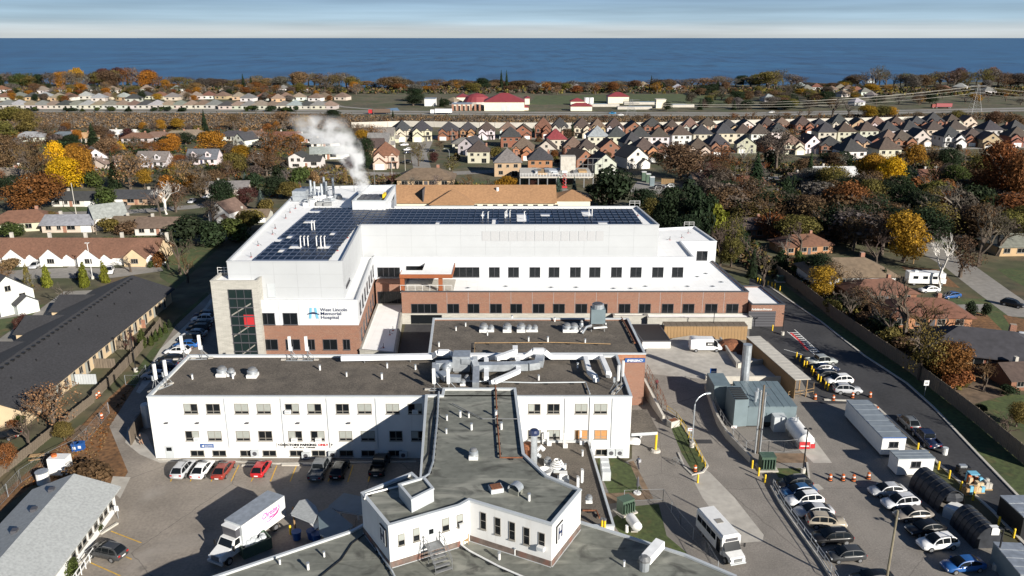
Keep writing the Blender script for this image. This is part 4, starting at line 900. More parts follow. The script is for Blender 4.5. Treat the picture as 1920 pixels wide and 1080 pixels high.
# --------- rooftop equipment
def fan_proto(r,hh):
 o=proto('exhaust_fan');MB().box(-r,r,-r,r,0,hh*.3).build('curb',M['white_metal'],o)
 MB().lathe(0,0,[(r*.6,hh*.3),(r*.6,hh*.45),(r*1.05,hh*.47),(r*1.02,hh*.66),(r*.8,hh*.74)],14).build('housing',M['galv'],o,True)
 MB().lathe(0,0,[(r*.82,hh*.72),(r*.8,hh*.86),(r*.5,hh*.96),(0.01,hh)],14).build('hood',M['steel'],o,True);freeze(o);return o
FB,FS=fan_proto(.72,1.5),fan_proto(.48,1.2)
def roofthing(p,px,py,z,label,cat,group=None,rz=0,scale=None,name=None,cols=None):
 x,y=at(px,py,z);o=dup(p,(x,y,z),rz,label,group,cols,scale);o['category']=cat
 if name:o.name=name
 return o
rz_=ZB-.4
for i,(x,y,b_,lab)in enumerate([(907,621,1,'first big exhaust fan at the courtyard end of the brick block roof'),(921,621,0,'small exhaust fan close beside the first big one on the brick block roof'),(951,621,1,'lone big exhaust fan with no partner on the brick block roof'),(977,621,1,'big exhaust fan with two small ones in its trio on the brick block roof'),(992,621,0,'middle small exhaust fan of the trio on the brick block roof'),(1003,621,0,'end small exhaust fan of the trio on the brick block roof'),(1063,621,1,'big exhaust fan in the pair farther from the cooling unit'),(1076,621,1,'big exhaust fan of the pair next to the slim vent'),(1090,621,0,'slim tall exhaust vent next to the cooling unit')]):
 roofthing(FB if b_ else FS,x,y,rz_,lab,'exhaust fan','exhaust fans on the brick block roof',scale=(.7,.7,1.7)if i==8 else None)
for x,y,b_,lab in[(417,704,1,'big exhaust fan with a small one beside it on the white block roof'),(434,704,0,'small exhaust fan beside the big one on the white block roof'),(474,706,1,'single exhaust fan toward the middle of the white block roof')]:
 roofthing(FB if b_ else FS,x,y,ZO-.4,lab,'exhaust fan','exhaust fans on the white block roof')
roofthing(FS,888,859,ZT-.3,'silver mushroom exhaust fan in the middle of the grey T shaped roof','exhaust fan',scale=1.1)
roofthing(FS,1104,941,ZL-.2,'small silver exhaust fan on the podium roof beside the wing end','exhaust fan',scale=.8)
roofthing(FS,1027,872,ZN-.3,'small silver exhaust fan on the brown annex roof','exhaust fan',scale=1.0)
ba=proto('barrel_vent');b=MB()
for i in range(10):
 a0,a1=pi*i/9-.1,pi*(i+1)/9-.1
 b.quad((-.5,-.7*cos(a0),.6+.6*sin(a0)),(.5,-.7*cos(a0),.6+.6*sin(a0)),(.5,-.7*cos(a1),.6+.6*sin(a1)),(-.5,-.7*cos(a1),.6+.6*sin(a1)))
b.build('hood',M['galv'],ba);MB().box(-.5,.5,-.6,.6,0,.45).build('curb',M['membrane'],ba);freeze(ba)
roofthing(ba,967,924,ZT-.3,'round barrel vent hood on the grey T shaped roof','vent',rz=1.0)
t=thing('rusty_hatch',(*at(930,920,ZT-.3),ZT-.3),'flat rusty roof hatch on a pale curb on the grey T shaped roof','roof hatch');c=ORG[t.name]
MB().obox(c[0],c[1],.3,1.4,1.2,c[2],c[2]+.5).build('curb',M['coping'],t);MB().obox(c[0],c[1],.3,1.2,1.0,c[2]+.5,c[2]+.58).build('lid',M['rust'],t)
pp=proto('vent_pipe');MB().cyl(0,0,0,.75,.13,8).build('pipe',M['white_metal'],pp);MB().cyl(0,0,.7,.82,.17,8).build('cap',M['galv'],pp);freeze(pp)
gr={'white block':(ZO-.4,[(361,711),(437,710),(716,711),(726,690),(779,693),(600,694),(650,706),(1010,713),(1083,690)]),'T shaped':(ZT-.3,[(863,782),(879,783),(838,788),(837,813),(884,806),(992,939),(928,781),(940,805),(930,782)]),'podium':(ZL-.2,[(936,1049),(966,1040),(1170,1062),(608,1044),(578,1068),(525,1058)]),'brick block':(ZB-.4,[(873,612),(855,620),(914,629),(823,650),(991,640),(1027,641),(1097,644),(960,600),(1040,603)]),'annex':(ZN-.3,[(1092,855),(1060,880)])}
for nm,(z,pts)in gr.items():
 for x,y in pts:roofthing(pp,x,y,z,'short white vent pipe on the %s roof'%nm,'vent pipe','vent pipes on the %s roof'%nm,scale=TR.uniform(.8,1.2))
for nm,z,pts in(('solar',Z4-.5,[(564+5*i,471-i*.0,0)for i in range(3)]),):
 pass
tl=proto('tall_vent');MB().cyl(0,0,0,2.6,.13,8).build('pipe',M['white_metal'],tl);MB().tube([(0,0,2.5),(0,0,2.8),(.12,0,2.95),(.35,0,2.9)],.13,7).build('bend',M['white_metal'],tl);freeze(tl)
for x,y,w_ in[(564,463,'in the first trio'),(571,463,'in the first trio'),(578,463,'in the first trio'),(594,463,'in the second trio'),(602,463,'in the second trio'),(609,463,'in the second trio'),(585,433,'in the pair'),(590,433,'in the pair')]:
 roofthing(tl,x,y,Z4-.5,'tall bent white vent %s by solar panels'%w_,'vent pipe','tall vents '+w_+' on the left wing',scale=(.8,.8,.72))
for x,y in[(905,412),(915,412),(947,411),(950,408),(956,409),(983,411),(1104,405),(1110,405)]:roofthing(tl,x,y,Z4-.5,'tall bent white vent on the main block','vent pipe','tall vents on the main block roof',scale=(.75,.75,.6))
an_=proto('roof_anchor');MB().cyl(0,0,0,.9,.05,6).build('post',M['black_metal'],an_);MB().tube([(0,0,.45),(.7,.2,.02)],.03,4).build('brace',M['black_metal'],an_);MB().cyl(0,0,0,.06,.2,8).build('foot',M['red_paint'],an_);freeze(an_)
for x,y in[(471,482),(484,460),(511,439),(516,428),(536,409),(544,398),(554,391),(633,470),(652,446),(655,436)]:roofthing(an_,x,y,Z4-.5,'black anchor post with red foot, solar block','roof anchor','anchor posts on the left wing roof',rz=TR.uniform(0,6))
for x,y in[(730,421),(770,420),(848,420),(902,420),(1160,411),(1200,419),(1196,404)]:roofthing(an_,x,y,Z4-.5,'black anchor post with red foot, main block','roof anchor','anchor posts on the main block roof',rz=TR.uniform(0,6))
for x,y in[(1278,446),(1256,450),(1290,437)]:roofthing(an_,x,y,Z3-.4,'anchor post on the lower white end roof','roof anchor','anchor posts on the east end roof',rz=TR.uniform(0,6))
for x,y in[(737,620),(731,628),(719,652)]:roofthing(an_,x,y,Z1-.2,'anchor post on the rust stained low roof','roof anchor','anchor posts on the low roof',rz=TR.uniform(0,6))
dr=proto('roof_drain');MB().cyl(0,0,0,.12,.35,10,.2).build('dome',M['frame_dark'],dr);MB().cyl(0,0,0,.03,.6,10).build('ring',M['coping'],dr);freeze(dr)
for x,y in[(1150,541),(1182,541),(1210,537),(1289,537),(1307,519),(1323,513),(1352,529),(1336,537),(877,540),(948,537),(1033,539),(1080,539)]:roofthing(dr,x,y,Z2-.4,'dark dome drain above the brick wall','roof drain','drains in the white podium roof')
pc=thing('rooftop_plant',(*at(600,376,Z4-.5),Z4-.5),'cluster of silver flues, pipes and pumps on the left wing roof','roof plant');c=ORG[pc.name];rr=random.Random(5)
for px,hh in((584,4.6),(591,4.2),(604,3.6),(609,5.2),(613,4.2),(626,5.0),(598,2.6),(619,2.4),(575,2.5),(566,2.2)):
 x,y=at(px,377-rr.uniform(0,7),Z4-.5);MB().cyl(x,y,c[2],c[2]+hh,.3 if hh>3 else .2,9).build('flue',M['galv'],pc)
for i in range(14):
 x,y=at(rr.uniform(572,640),rr.uniform(370,386),Z4-.5);h_=rr.uniform(.6,1.6)
 MB().obox(x,y,rr.uniform(0,1),rr.uniform(.8,2.2),rr.uniform(.6,1.5),c[2],c[2]+h_).build('pump_unit',M[rr.choice(['galv','white_metal','steel'])],pc)
for i in range(9):
 x,y=at(rr.uniform(565,632),rr.uniform(366,384),Z4-.5);z=c[2]+rr.uniform(.5,2);MB().tube([(x,y,c[2]),(x,y,z),(x+rr.uniform(-6,6),y+rr.uniform(-4,4),z)],.13,6).build('pipe',M['galv'],pc)
x,y=at(568,374,Z4-.5);MB().box(x-2,x+1.2,y-2,y+2,c[2],c[2]+2.4).build('glazed_screen',M['galv'],pc)
for px,py,hh in((664,356,9),(703,351,6),(627,365,7)):
 x,y=at(px,py,Z4);t=thing('roof_mast',(x,y,Z4-.5),{664:'tall thin mast standing beside the steam on the hospital roof',703:'thin mast at the back edge of the white hospital roof',627:'thin mast among the silver flues on the hospital roof'}[px],'mast')
 MB().cyl(x,y,Z4-.5,Z4+hh,.09,6,.05).build('pole',M['steel'],t);MB().box(x-.3,x+.3,y-.05,y+.05,Z4+hh-.5,Z4+hh-.4).build('arm',M['steel'],t)
for x,y,z,lab in((1190,385,Z4,'pale roof ladder frame behind the main block parapet'),(1292,424,Z3,'roof ladder frame on the east end parapet'),(421,512,TZ,'roof ladder frame beside the stone tower parapet')):
 X,Y=at(x,y,z);t=thing('roof_ladder',(X,Y,z),lab,'ladder');b=MB()
 for a in(-1.2,0,1.2):b.cyl(X+a,Y,z-.2,z+1.1,.04,5)
 b.build('post',M['white_metal'],t);b=MB();b.box(X-1.2,X+1.2,Y-.03,Y+.03,z+1.0,z+1.07);b.box(X-1.2,X+1.2,Y-.03,Y+.03,z+.5,z+.56);b.build('rail',M['white_metal'],t)
zd=ZO+.5
def duct(name,label,pts,wd,ht,m,z=zd):
 wd*=.85;ht*=.8
 P=[(*at(q[0],q[1],z+(q[2]if len(q)>2 else 0)),z+(q[2]if len(q)>2 else 0))for q in pts]
 t=thing(name,P[0],label,'duct','ducts on the white block roof')
 for i,(a,b_)in enumerate(zip(P,P[1:])):
  a_,b2=Vector(a),Vector(b_);e=(b2-a_).normalized()*.02
  MB().duct([tuple(a_),tuple(b2-e)],wd,ht).build('duct_section',M[m],t)
 b=MB()
 for a,b_ in zip(P,P[1:]):
  L=(Vector(b_)-Vector(a)).length;n=int(L/6)
  for k in range(n):
   p=Vector(a).lerp(Vector(b_),(k+.5)/n)
   if p.z-ht/2>ZO-.35:b.box(p.x-.06,p.x+.06,p.y-.06,p.y+.06,ZO-.4,p.z-ht/2)
 if b.v:b.build('support',M['steel'],t)
duct('supply_duct','very long white duct along the back edge of the gravel roof',[(640,671),(812,668),(822,661,1.0),(842,661,1.0),(852,669),(986,668),(1000,658,1.0),(1020,658,1.0),(1032,668),(1130,668)],1.0,.9,'duct_white')
duct('supply_duct','white duct stepping down from the brick block roof',[(966,651,.8),(966,659,.8),(930,672,.3)],.9,.8,'duct_white',ZO+.9)
duct('supply_duct','straight white duct running toward the grey T shaped roof',[(912,672),(912,710),(912,712,-.7)],.8,.7,'duct_white')
duct('supply_duct','bent white duct crossing the galvanised ones',[(971,672,.2),(972,696,.2),(926,716,.1),(921,718,-.7)],.8,.7,'duct_white')
duct('supply_duct','crooked white duct nearer to the middle of the gravel roof end',[(1098,671),(1105,697),(1117,708),(1118,716,-.6)],.8,.8,'duct_white')
duct('supply_duct','straight white duct at the roof corner beside the antenna frame',[(1128,670),(1141,700),(1142,706,-.6)],.8,.8,'duct_white')
duct('return_duct','galvanised loop duct around the air handler',[(817,712,-.3),(817,684,.4),(852,682,.4)],1.2,1.1,'galv')
duct('return_duct','galvanised duct on the near side of the air handler',[(826,700,.2),(838,709,.2),(864,710,.2)],1.2,1.0,'galv')
duct('return_duct','galvanised duct arching over to the grey roof edge',[(866,676,1),(888,677,1),(893,690,.3),(892,722,-.3)],1.1,1.0,'galv')
duct('return_duct','wide galvanised duct with rounded far elbow',[(893,688,.2),(990,686,.2),(1010,683,.2),(1013,670,.3)],1.5,1.3,'galv')
ah=thing('air_handler',(*at(867,700,ZO-.4),ZO-.4),'blue grey galvanised air handling unit between ducts','air handler');c=ORG[ah.name]
MB().box(c[0]-1.4,c[0]+1.1,c[1],c[1]+2.6,c[2]+.3,c[2]+2.6).build('casing',M['galv'],ah);MB().box(c[0]-1.2,c[0]+.9,c[1]+.2,c[1]+2.4,c[2],c[2]+.29).build('base_frame',M['steel'],ah)
MB().sphere(c[0]-2.2,c[1]-.5,c[2]+1,.7,.9,.9,10,6).build('fan_scroll',M['galv'],ah,True);MB().box(c[0]+1.3,c[0]+2.2,c[1]+.3,c[1]+1.8,c[2],c[2]+2.0).build('filter_box',M['coping'],ah)
for x,y in((876,714),(868,722)):roofthing(FS,x,y,ZO-.4,('small exhaust fan before the air handler, farther from the grey roof' if x==876 else 'small exhaust fan before the air handler, at the grey roof edge'),'exhaust fan','small fans by the air handler',scale=.8)
cu_=thing('cooling_unit',(*at(1121,622,rz_),rz_),'tall galvanised cooling tower with round fan on the brick block roof','cooling tower');c=ORG[cu_.name]
MB().box(c[0]-1.2,c[0]+1.2,c[1],c[1]+2.2,c[2]+1.4,c[2]+3.9).build('casing',M['teal_metal'],cu_);MB().cyl(c[0],c[1]+1.1,c[2]+3.9,c[2]+4.6,1.0,14).build('fan_cylinder',M['galv'],cu_);MB().cyl(c[0],c[1]+1.1,c[2]+4.6,c[2]+4.75,.8,14).build('fan_guard',M['frame_dark'],cu_)
for a in(-1.1,1.1):
 for d in(.1,2.1):MB().box(c[0]+a-.08,c[0]+a+.08,c[1]+d-.08,c[1]+d+.08,c[2],c[2]+1.4).build('leg',M['steel'],cu_)
MB().tube([(c[0]-1.1,c[1]-.1,c[2]+1.2),(c[0]-2.0,c[1]-.4,c[2]+1.0),(c[0]-2.8,c[1]-1.4,c[2]+.2)],.2,7).build('pipe',M['galv'],cu_);MB().tube([(c[0]+1.2,c[1]-.1,c[2]+1.6),(c[0]+1.5,c[1]-.2,c[2]+.9),(c[0]-.8,c[1]-.4,c[2]+.8)],.18,7).build('pipe',M['white_metal'],cu_)
def conduit(name,label,pts,r,m,z,blocks=2.0,bm_='black_metal'):
 P=[(*at(x,y,z),z+.28)for x,y in pts];t=thing(name,(P[0][0],P[0][1],z),label,'pipe run')
 MB().tube(P,r,6).build('pipe',M[m],t);b=MB()
 for a,b_ in zip(P,P[1:]):
  L=(Vector(b_)-Vector(a)).length;n=max(1,int(L/blocks))
  for k in range(n):
   p=Vector(a).lerp(Vector(b_),(k+.5)/n);b.box(p.x-.22,p.x+.22,p.y-.12,p.y+.12,z+.005,z+.28-r*.7)
 b.build('support_block',M[bm_],t);return t
conduit('roof_conduit','silver cable conduit on black blocks down the grey T shaped roof',[(823,738),(820,790),(812,870),(804,893),(795,899)],.13,'galv',ZT-.3,1.2)
conduit('roof_conduit','white conduit bending from the penthouse box to the roof corner',[(752,915),(700,928),(686,932),(684,940)],.1,'white_metal',ZT-.3)
conduit('gas_pipe','long rusty gas pipe with blocks on the grey T shaped roof',[(929,726),(932,790),(938,862),(980,862)],.1,'rust',ZT-.3,2.4)
conduit('roof_conduit','thin grey pipe across the grey roof to the rusty pipe',[(848,760),(905,789),(972,789)],.06,'steel',ZT-.3,4)
conduit('roof_conduit','white conduit on black blocks in front of the wing steps',[(860,1022),(880,1037),(935,1066),(990,1090)],.1,'white_metal',ZL-.2,1.4)
conduit('roof_conduit','silver conduit along the shaded side of the wing',[(692,1000),(712,1040),(735,1075),(745,1095)],.12,'galv',ZL-.2,1.0)
conduit('roof_conduit','white conduit at the foot of the wing front wall',[(735,1060),(800,1040),(850,1023)],.07,'white_metal',ZL-.2,1.4)
conduit('gas_pipe','yellowed pipe loop along the edge of the brick block roof',[(890,664),(890,646),(1040,645),(1145,648)],.06,'new_wood',rz_,4)
conduit('gas_pipe','dark pipe rack on the end of the brick block roof',[(1165,598),(1177,620),(1190,646)],.14,'rust',rz_,2)
conduit('roof_conduit','pale conduit along the gravel roof by the grey roof parapet',[(882,718),(1000,721),(1098,720),(1106,742)],.09,'coping',ZO-.4,3)
conduit('gas_pipe','orange brown gas pipe on the tar roof of the annex',[(1092,961),(1118,961),(1124,975)],.11,'rust',ZN-.3,2)
for i,(x,y)in enumerate(((1128,984),(1133,985))):
 X,Y=at(x,y,ZN);t=thing('gas_standpipe',(X,Y,0),'yellow gas standpipe at the annex front edge','pipe','yellow gas standpipes');MB().cyl(X,Y-.3,0,ZN+.9,.14,8).build('pipe',M['yellow'],t);MB().cyl(X,Y-.3,ZN+.9,ZN+1.05,.2,8).build('cap',M['steel'],t)
cb=MB()
for pts,z in(([(818,738),(820,752),(807,790),(804,850),(775,895)],ZT-.28),([(700,990),(660,1020),(640,1050),(600,1082)],ZL-.2)):cb.tube([(*at(x,y,z),z+.06)for x,y in pts],.07,5)
tag(cb.build('roof_cable',M['black_metal'],o=(*at(807,790),0)),'loose black cables lying over the grey membrane roofs','cable')
def antenna(px,py,z,n,label,sp=2.1,rz=0,hh=4.0):
 x,y=at(px,py,z);t=thing('antenna_frame',(x,y,z),label,'antenna','antenna frames on the white block roof')
 c,s=cos(rz),sin(rz);T=lambda a,b_,d:(x+a*c-b_*s,y+a*s+b_*c,z+d)
 for i in range(n):
  a=(i-(n-1)/2)*sp
  MB().tube([T(a,0,0),T(a,0,hh)],.06,6).build('mast',M['steel'],t);MB().tube([T(a,.9,.1),T(a,0,hh*.5)],.045,5).build('strut',M['galv'],t);MB().tube([T(a+1.1,.3,.1),T(a,0,hh*.45)],.045,5).build('strut',M['galv'],t)
  p=T(a,-.2,0);b=MB();b.obox(p[0],p[1],rz,.42,.24,z+hh-2.3,z+hh);b.build('antenna_panel',M['white_metal'],t)
  p=T(a,.35,0);MB().obox(p[0],p[1],rz,.4,.25,z+hh*.35,z+hh*.35+.7).build('radio_unit',M['coping'],t)
 b=MB();p=T(0,.5,0);b.obox(p[0],p[1],rz,(n-1)*sp+1.6,.1,z+.02,z+.12);p=T(0,-.2,0);b.obox(p[0],p[1],rz,(n-1)*sp+1.6,.1,z+.02,z+.12);b.build('ballast_frame',M['galv'],t)
 for i in range(n+1):p=T((i-n/2)*sp,.15,0);MB().obox(p[0],p[1],rz,.7,.4,z+.02,z+.2).build('ballast_block',M['concrete'],t)
antenna(303,728,ZO-.4,2,'antenna frame at the near outer corner of the white block roof',1.6,1.0)
antenna(362,674,ZO-.4,2,'antenna frame at the far outer corner of the white block roof',2.6,0.1)
antenna(562,676,ZO-.4,2,'antenna frame on the back edge before the hospital windows',2.5,0)
antenna(828,732,ZO-.4,2,'antenna frame where the grey roof meets the gravel roof',2.0,.0,3.4)
antenna(1160,730,ZO-.4,2,'antenna frame on the roof corner beside the brick emergency wall',1.8,1.1)
def flue(px,py,z,hh,r,m,label,capm=None):
 x,y=at(px,py,z);t=thing('flue_stack',(x,y,z),label,'chimney');MB().cyl(x,y,z,z+hh,r,12).build('pipe',M[m],t)
 if capm:MB().lathe(x,y,[(r,z+hh),(r*1.6,z+hh),(r*1.6,z+hh+.35),(r*1.2,z+hh+.6),(.01,z+hh+.65)],12).build('cap',M[capm],t)
 return t
flue(1001,873,ZN-.3,4.6,.42,'galv','silver flue stack with blue cap at the annex corner','navy_paint')
flue(990,867,ZN-.3,2.2,.5,'rust','short rusty flue beside the blue capped stack','rust')
x,y=at(1008,856,ZN-.3);t=thing('gooseneck_vent',(x,y,ZN-.3),'white gooseneck vent on the annex roof','vent');MB().tube([(x,y,ZN-.3),(x,y,ZN+.8),(x+.4,y,ZN+1.15),(x+.8,y,ZN+.7)],.32,9).build('pipe',M['duct_white'],t);MB().cyl(x,y,ZN-.3,ZN-.1,.5,9).build('flange',M['coping'],t)
x,y=at(1045,880,ZN-.3);t=thing('hose_fan',(x,y,ZN-.3),'round white fan with coiled top on the annex roof','fan');MB().box(x-.9,x+.9,y-.9,y+.9,ZN-.3,ZN+.1).build('curb',M['coping'],t)
for k in range(4):MB().lathe(x,y,[(.8-.12*k,ZN+.1+.25*k),(1.0-.15*k,ZN+.22+.25*k),(.8-.12*k,ZN+.34+.25*k)],14).build('coil',M['white_metal'],t)
x,y=at(1022,893,ZN-.3);t=thing('roof_pot',(x,y,ZN-.3),'open white round pot vent on the annex roof','vent');MB().lathe(x,y,[(.7,ZN-.3),(1.0,ZN+.6),(.85,ZN+.6),(.55,ZN-.1),(.01,ZN-.1)],14).build('bowl',M['white_metal'],t);MB().cyl(x,y,ZN-.29,ZN-.22,.9,14).build('base',M['steel'],t)
x,y=at(1056,905,ZN-.3);t=thing('roof_vent_box',(x,y,ZN-.3),'white and dark square vent box on the annex roof','vent');MB().box(x-.7,x+.7,y-.6,y+.6,ZN-.3,ZN+.4).build('base',M['coping'],t);MB().box(x-.5,x+.5,y-.3,y+.5,ZN+.4,ZN+1.1).build('hood',M['white_metal'],t)
for x0,y0 in((1083,921),(1091,907)):
 x,y=at(x0,y0,ZN-.3);t=thing('panel_antenna',(x,y,ZN-.3),'white slatted antenna panel %s on the annex roof'%('close to the wing wall' if x0==1083 else 'set back toward the white block'),'antenna','antennas on the annex roof');MB().cyl(x,y,ZN-.3,ZN+1.8,.06,6).build('mast',M['steel'],t);MB().box(x-.15,x+.12,y-.3,y+.3,ZN,ZN+1.7).build('panel',M['white_metal'],t)
 for k in range(5):MB().box(x+.125,x+.2,y-.28,y+.28,ZN+.15+.32*k,ZN+.3+.32*k).build('slat',M['coping'],t)
for x0,y0,hh in((1018,829,1.0),(1027,833,1.5),(1057,837,1.6),(1088,831,1.6),(1109,842,1.4)):
 x,y=at(x0,y0,ZN-.3);t=thing('split_unit_riser',(x,y,ZN-.3),'white riser with small unit on the annex roof','vent','white risers on the annex roof');MB().cyl(x,y,ZN-.3,ZN+hh,.16,8).build('pipe',M['white_metal'],t);MB().box(x-.1,x+.5,y-.5,y-.2,ZN-.3,ZN+.3).build('unit',M['white_metal'],t)
ac=proto('window_air_conditioner');MB().box(-.4,.4,-.45,-.06,0,.5).build('casing',M['white_metal'],ac);MB().box(-.3,.3,-.47,-.452,.08,.42).build('grille',M['coping'],ac);freeze(ac)
cd_=proto('condenser_unit');MB().box(-.55,.55,-.5,-.1,0,.9).build('casing',M['coping'],cd_);b=MB();b.add([(.32*cos(2*pi*i/12),-.51,.45+.32*sin(2*pi*i/12))for i in range(12)],[tuple(range(12))]);b.build('fan_grille',M['frame_dark'],cd_);freeze(cd_)
def onwall(p,wl_,px,py,label,cat,group=None):
 s,z=on_wall(*wl_,px,py);dx,dy=wl_[1][0]-wl_[0][0],wl_[1][1]-wl_[0][1];L=hypot(dx,dy)
 o=dup(p,(wl_[0][0]+dx/L*s,wl_[0][1]+dy/L*s,max(z,.02)),atan2(dy,dx),label,group);o['category']=cat;return o
for px,py,lab in((371,825,'beside the blue direction sign'),(541,774,'in an upper window above the parking sign'),(553,826,'in a lower window above the parking sign'),(598,826,'in the lower window at the end of the parking sign'),(779,774,'in the shaded upper window by the wing')):
 onwall(ac,of,px,py,'white window air conditioner '+lab,'air conditioner','window air conditioners')
for wl_,px,py,lab in((fw1,866,987,'under the wing window by the inner corner'),(fw2,1016,1030,'under the last wing window by the H sign')):onwall(ac,wl_,px,py,'window air conditioner '+lab,'air conditioner','window air conditioners')
for px,py,lab in((480,853,'between the basement windows behind the parked cars'),(575,857,'under the parking sign lettering'),(625,855,'at the end of the parking sign'),(720,856,'in the shade near the wing'),(757,856,'in the shaded corner against the wing'),(1145,852,'of the pair over the lawn, closer to the annex'),(1161,852,'of the pair over the lawn, closer to the corner')):
 onwall(cd_,of,px,py,'grey wall condenser '+lab,'condenser','wall condensers')
s,z=on_wall(*fw1,809,1012);d=Vector((Q['b'][0]-Q['a'][0],Q['b'][1]-Q['a'][1])).normalized();nrm=Vector((d.y,-d.x));p0=Vector(Q['a'])+d*s
t=thing('roof_steps',(p0.x,p0.y,ZL-.25),'grey metal steps and landing at the grey door of the wing','steps');an0=atan2(d.y,d.x)
for k in range(6):
 q=p0+nrm*(.7+.55*max(0,k))if k else p0+nrm*.75;q=p0+nrm*(.75 if k==0 else 1.45+.42*(k-1));w2_=1.3 if k==0 else .36
 MB().obox(q.x,q.y,an0,1.7,w2_,ZL+1.35-.27*k,ZL+1.42-.27*k).build('landing' if k==0 else 'tread',M['steel'],t)
for sd in(-.9,.9):
 b=MB();e=p0+d*sd;f0=e+nrm*.1;f1=e+nrm*1.3;f2=e+nrm*3.2
 for q,z0_,zz in((f0,ZL-.2,2.4),(f1,ZL-.2,2.4),(f2,ZL-.2,1.15)):b.tube([(q.x,q.y,z0_),(q.x,q.y,ZL+zz)],.035,5)
 for dz in(0,-.5):b.tube([(f0.x,f0.y,ZL+2.4+dz),(f1.x,f1.y,ZL+2.4+dz),(f2.x,f2.y,ZL+1.1+dz)],.035,5)
 b.build('handrail',M['steel'],t)
x,y=at(862,1014,ZL-.2);t=thing('leaning_frame',(x,y,ZL-.2),'dark slatted frame leaning on the wing wall','frame');MB().quad((x-1.2,y-.1,ZL-.1),(x+1.1,y+.2,ZL-.1),(x+1.1,y+.9,ZL+.8),(x-1.2,y+.6,ZL+.8)).build('panel',M['frame_dark'],t);MB().tube([(x-1.2,y-.1,ZL-.1),(x+1.1,y+.2,ZL-.1),(x+1.1,y+.9,ZL+.8),(x-1.2,y+.6,ZL+.8),(x-1.2,y-.1,ZL-.1)],.07,4).build('rim',M['steel'],t)
x,y=at(874,1018,ZL-.2);t=thing('broken_chair',(x,y,ZL-.2),'small tan chair lying beside the leaning frame','chair');MB().box(x-.3,x+.3,y-.3,y+.3,ZL+.2,ZL+.26).build('seat',M['new_wood'],t);MB().box(x-.3,x+.3,y+.24,y+.3,ZL+.26,ZL+.75).build('backrest',M['new_wood'],t)
for a in(-.26,.26):
 for b_ in(-.26,.26):MB().box(x+a-.03,x+a+.03,y+b_-.03,y+b_+.03,ZL-.2,ZL+.2).build('leg',M['new_wood'],t)
x,y=at(1210,1062,ZL-.2);t=thing('podium_duct',(x,y,ZL),'white duct with silver fan crossing the podium edge','duct');e=at(1238,1020,ZL+.8)
MB().duct([(x,y,ZL+.6),(e[0],e[1],ZL+.9)],1.0,.9).build('duct_section',M['duct_white'],t);MB().cyl(x-.2,y-.5,ZL-.2,ZL+.9,.5,12).build('fan_body',M['galv'],t);MB().lathe(x-.2,y-.5,[(.62,ZL+.9),(.62,ZL+1.1),(.3,ZL+1.4),(.01,ZL+1.4)],12).build('fan_hood',M['steel'],t)
x0=at(1232,1035,3.2);x1=at(1300,1066,3.2);x2=at(1365,1085,3.2);t=thing('ground_duct',(*x0,0),'long silver duct on legs leading away from the podium','duct');MB().duct([(*x0,3.2),(*x1,3.2),(*x2,3.2)],.9,.8).build('duct_section',M['galv'],t);b=MB()
for q in(x0,x1,x2):b.cyl(q[0],q[1],0,2.8,.08,6)
b.build('support',M['steel'],t)
# --------- canopies, side buildings, yards
def slab_thing(name,label,cat,pts,z,th,m,posts=(),pm='white_metal',group=None,em='coping'):
 P=[g(*q,z)for q in pts];c=P[0];t=thing(name,(c[0],c[1],0),label,cat,group)
 MB().prism(P,z-th,z-.03).build('fascia',M[em],t);MB().add([(x,y,z)for x,y in ccw(inset(P,-.08))],[tuple(range(len(P)))]).build('roof',M[m],t)
 for q in posts:x,y=g(*q,0);MB().cyl(x,y,0,z-th,.12,8).build('post',M[pm],t)
 return t
slab_thing('covered_walk','green grey angular canopy roof over the walk behind the delivery truck','canopy',[(546,963),(562,939),(575,936),(591,949),(596,961),(587,979)],3.2,.3,'shingle_grey',[(553,990),(588,1000)],'wood')
slab_thing('covered_walk','blue grey sloping canopy roof running to the podium','canopy',[(597,962),(618,951),(661,985),(625,1012),(600,1000)],3.15,.3,'teal_metal',[(610,1015)])
slab_thing('covered_walk','blue grey canopy roof joining the end wall of the wing','canopy',[(617,949),(645,925),(676,931),(679,963),(632,956)],3.1,.3,'teal_metal',[(640,975),(672,975)])
slab_thing('ramp_shelter','small flat shelter plate between the canopy roofs','canopy',[(580,980),(592,972),(608,983),(592,990)],2.6,.2,'white_metal',[(593,1008)])
t=slab_thing('drive_canopy','brown flat drive canopy beside the white block with yellow post','canopy',[(1184,769),(1213,768),(1233,809),(1184,812)],3.5,.5,'gravel_roof')
x,y=g(1229,846);MB().cyl(x,y,.3,3.0,.17,8).build('post',M['yellow'],t);MB().cyl(x,y,0,.3,.75,12,.6).build('post_base',M['concrete'],t)
